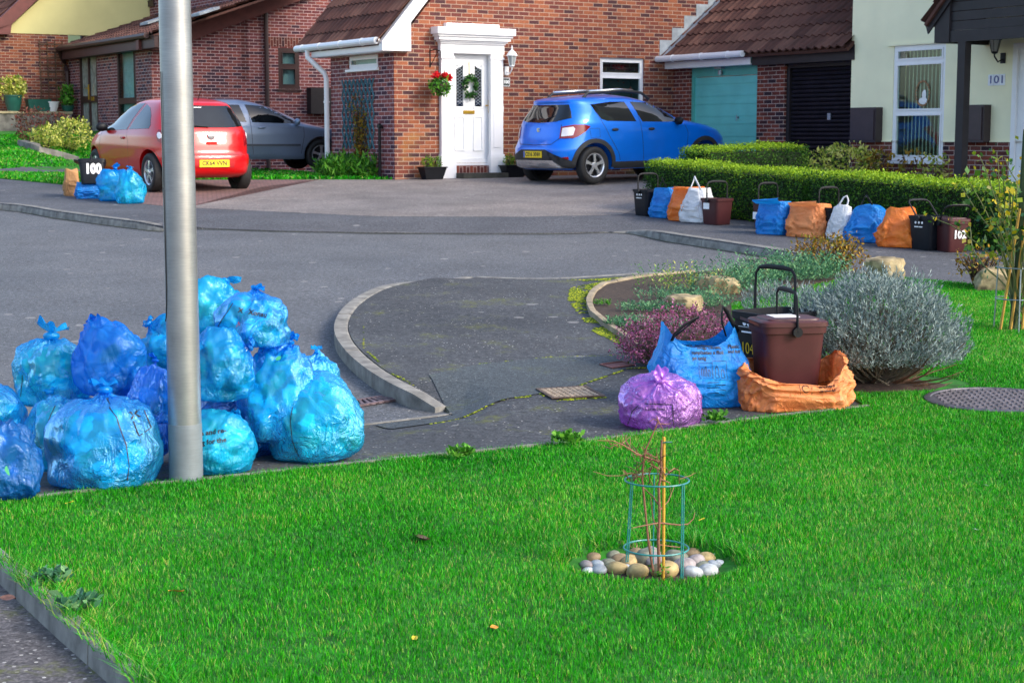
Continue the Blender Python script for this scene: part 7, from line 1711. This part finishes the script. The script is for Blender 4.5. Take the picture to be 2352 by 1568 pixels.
# ---------------------------------------------------------------- grass
def inside(poly):
    A = np.array([(p[0], p[1]) for p in poly])
    def f(x, y):
        c = np.zeros(len(x), bool); n = len(A)
        for i in range(n):
            x0, y0 = A[i]; x1, y1 = A[(i+1) % n]
            k = ((y0 > y) != (y1 > y)) & (x < (x1-x0)*(y-y0)/((y1-y0) if y1 != y0 else 1e-9)+x0); c ^= k
        return c
    return f
def m_grass(name, cols):
    m = N(name); at = m.n('ShaderNodeAttribute'); at.attribute_name = 'rnd'; n = len(cols); c = m.ramp(at.outputs['Fac'], [((i+.5)/n, q) for i, q in enumerate(cols)])
    co = m.co(); c = m.mix(.75, c, m.ramp(m.noise(2.2, co, 4, .6), [(.3, (.62,.72,.7)), (.5, (1,1,1)), (.70, (1.6,1.15,1.0))]), 'MULTIPLY'); m.l(c, m.b.inputs['Base Color']); m.set(Roughness=.45, Specular_IOR_Level=.35)
    tr = m.n('ShaderNodeBsdfTranslucent'); m.l(c, tr.inputs[0]); mx = m.n('ShaderNodeMixShader'); mx.inputs[0].default_value = .35; m.l(m.b.outputs[0], mx.inputs[1]); m.l(tr.outputs[0], mx.inputs[2]); m.l(mx.outputs[0], m.out.inputs[0]); return m.mat
def grass(name, label, poly, dens_fn, hgt, wid, seed, zoff, mat, bbox, nmax, lean=.45, bare=None):
    rng = np.random.default_rng(seed); ins = inside(poly); xs = []; ys = []; tot = 0
    (x0, x1, y0, y1) = bbox
    x = rng.uniform(x0, x1, nmax); y = rng.uniform(y0, y1, nmax); keep = ins(x, y) & (rng.random(nmax) < dens_fn(x, y))
    # leave out what the camera and a step to the side of it could never see
    keep &= (np.abs(x) < y*.40+.9)
    if bare is not None: keep &= ~bare(x, y)
    x, y = x[keep], y[keep]; n = len(x)
    z = np.array([zg(a, b) for a, b in zip(x, y)])+zoff(x, y)
    cl = np.array([noise.noise(Vector((a*2.6, b*2.6, 0))) for a, b in zip(x, y)]); cl2 = np.array([noise.noise(Vector((a*.9, b*.9, 7))) for a, b in zip(x, y)])
    h = hgt*(1+.5*cl+.28*rng.standard_normal(n)); h = np.clip(h, hgt*.35, hgt*2.1); wd = wid*(1+np.maximum(0, y-6)*.10)*rng.uniform(.7, 1.3, n)
    a = rng.uniform(0, 2*np.pi, n); la = rng.uniform(0, 2*np.pi, n)+cl*2; ll = lean*rng.uniform(.3, 1.4, n)*h
    bx_, by_ = np.cos(a)*wd/2, np.sin(a)*wd/2; dx, dy = np.cos(la)*ll, np.sin(la)*ll
    V = np.zeros((n, 5, 3)); V[:, 0] = np.stack([x-bx_, y-by_, z], 1); V[:, 1] = np.stack([x+bx_, y+by_, z], 1)
    V[:, 2] = np.stack([x+bx_*.8+dx*.35, y+by_*.8+dy*.35, z+h*.6], 1); V[:, 3] = np.stack([x-bx_*.8+dx*.35, y-by_*.8+dy*.35, z+h*.6], 1); V[:, 4] = np.stack([x+dx, y+dy, z+h], 1)
    me = bpy.data.meshes.new(name); me.vertices.add(5*n); me.vertices.foreach_set('co', V.ravel())
    b = np.arange(n)*5; li = np.stack([b, b+1, b+2, b+3, b+3, b+2, b+4], 1).ravel(); me.loops.add(7*n); me.loops.foreach_set('vertex_index', li)
    ls = np.stack([np.arange(n)*7, np.arange(n)*7+4], 1).ravel(); lt = np.tile([4, 3], n); me.polygons.add(2*n); me.polygons.foreach_set('loop_start', ls); me.polygons.foreach_set('loop_total', lt); me.update()
    at = me.attributes.new('rnd', 'FLOAT', 'FACE'); rv = np.clip(rng.random(n)*.8+.1+.22*cl2, 0, 1); rv = np.where(rng.random(n) < .025, .99, np.minimum(rv, .90)); at.data.foreach_set('value', np.repeat(rv, 2).astype(np.float32))
    me.materials.append(mat); o = bpy.data.objects.new(name, me); COL.objects.link(o); return tag(o, label, 'grass', kind='stuff')
GR = m_grass('lawn_blades', [(.003,.075,.001), (.005,.15,.001), (.008,.24,.001), (.014,.33,.002), (.028,.41,.003), (.075,.47,.008), (.34,.40,.10)])
def noff(x, y):
    rr = np.sqrt(((x-hole_c.x)/HRX)**2+((y-hole_c.y)/HRY)**2); t = np.clip((rr-.80)/.26, 0, 1); return .010-.065*(1-t*t*(3-2*t))
svx, svy = sv.x, sv.y
def bare(x, y):
    a = ((x-hole_c.x)/HRX)**2+((y-hole_c.y)/HRY)**2 < .93**2; b = ((x-svx)/.45)**2+((y-svy)/.385)**2 < 1
    gg = G(2010, 885); c = ((x-gg.x)/.60)**2+((y-gg.y)/.32)**2 < 1; return a | b | c
grass('grass', 'short vivid green lawn grass in the foreground and round the bins', [(p[0], p[1]) for p in lawn_poly], lambda x, y: np.clip(1.25-(y-4.5)*.055, .25, 1.), .020, .0026, 1, noff, GR, (-3.2, 7, 3.6, 16.6), 2200000, bare=bare)
def rim_d(x, y):
    rr = np.sqrt(((x-hole_c.x)/HRX)**2+((y-hole_c.y)/HRY)**2); return np.where((rr > .92) & (rr < 1.12) & (y > hole_c.y-.05), 1., 0.)
grass('long_grass', 'longer grass hanging over the rim of the pebble hole', [(p[0], p[1]) for p in lawn_poly], rim_d, .060, .0035, 2, noff, GR, (hole_c.x-.6, hole_c.x+.6, hole_c.y-.4, hole_c.y+.4), 7000, lean=.9)
kb0, kb1 = G(290, 1568), G(0, 1312)
grass('long_grass', 'longer grass leaning over the kerb at the lower left', [(p[0], p[1]) for p in lawn_poly], lambda x, y: np.array([1. if segd(a, b, (-.55, 3.6), kb0) < .13 or segd(a, b, kb0, kb1) < .11 else 0. for a, b in zip(x, y)]), .060, .0035, 3, lambda x, y: x*0+.01, GR, (-2.6, 0, 3.6, 7.2), 90000, lean=1.)
grass('far_grass', 'short green grass of the lawn across the road', [(p[0], p[1]) for p in LAWNFAR], lambda x, y: x*0+1., .045, .012, 4, lambda x, y: x*0+.0, GR, (-14, -2, 26, 40), 160000, bare=lambda x, y: inside([(p[0], p[1]) for p in Gs((-700, 362), (0, 398), (190, 398), (335, 401), (335, 395), (190, 390), (0, 390), (-700, 350))])(x, y) | inside(Gs((330, 398), (735, 396))+[Hq(-.1, 2.0), Hq(-.1, 9.0)]+[(-9.0, 39.2), (-8.2, 35)])(x, y))
# moss on the footway
def moss(poly, n, seed, s=(.006, .02), thr=.0, label='yellow green moss creeping over the footway', sc=3.):
    rng = random.Random(seed); ins = inside(poly); xs = [p[0] for p in poly]; ys = [p[1] for p in poly]; m = MB(); pts = []; tries = 0; V = []; Fc = []; vals = []
    while len(vals) < n*6 and tries < n*60:
        tries += 1; x, y = rng.uniform(min(xs), max(xs)), rng.uniform(min(ys), max(ys))
        if not ins(np.array([x]), np.array([y]))[0]: continue
        if noise.noise(Vector((x*sc, y*sc, seed)))+.5*noise.noise(Vector((x*sc*4, y*sc*4, seed))) < thr+rng.gauss(0, .08): continue
        z = zg(x, y)+foot_off(x, y)+.003; q = rng.uniform(*s); b = len(V); h = q*.45; V.append((x, y, z+h)); c_ = rng.random()
        for k in range(6): a = k*math.pi/3+rng.random()*.4; w_ = q*rng.uniform(.6, 1.2); V.append((x+w_*math.cos(a), y+w_*math.sin(a), z))
        for k in range(6): Fc.append((b, b+1+k, b+1+(k+1) % 6)); vals.append(c_)
    m.add(V, Fc); o = m.build('moss', ML_moss, None, smooth=True); rnd_attr(o, vals); return tag(o, label, 'moss', kind='stuff')
ML_moss = m_leaf('moss', [(.04,.08,.005), (.10,.15,.006), (.19,.24,.008), (.32,.34,.01)], .9, 0)
mz = Gs((1306, 690), (1310, 662), (1400, 645), (1400, 657), (1362, 690), (1368, 726), (1455, 788), (1440, 800), (1360, 760))
moss(mz, 2600, 4, (.006, .022), -.12, sc=4.)
moss(Gs((1300, 640), (1600, 627), (1600, 632), (1400, 655)), 500, 5, (.006, .018), .1, 'thin moss along the back of the bed edging')
for k, (pts, n_) in enumerate(((((1100, 838), (1260, 822), (1400, 818), (1530, 812)), 260), (((1240, 908), (1160, 918), (1060, 942), (960, 956)), 120), (((1530, 842), (1440, 848), (1330, 886)), 420), (((900, 860), (1030, 915)), 60), (((835, 740), (835, 800), (880, 840)), 90), (((1230, 900), (1270, 921), (1392, 914)), 90))):
    Q = [G(*p) for p in pts]; up_ = [(p.x, p.y+.022) for p in Q]; dn = [(p.x, p.y-.022) for p in reversed(Q)]; moss(up_+dn, n_, 10+k, (.004, .012), -.1, 'thin green moss in a seam of the footway', 6.)
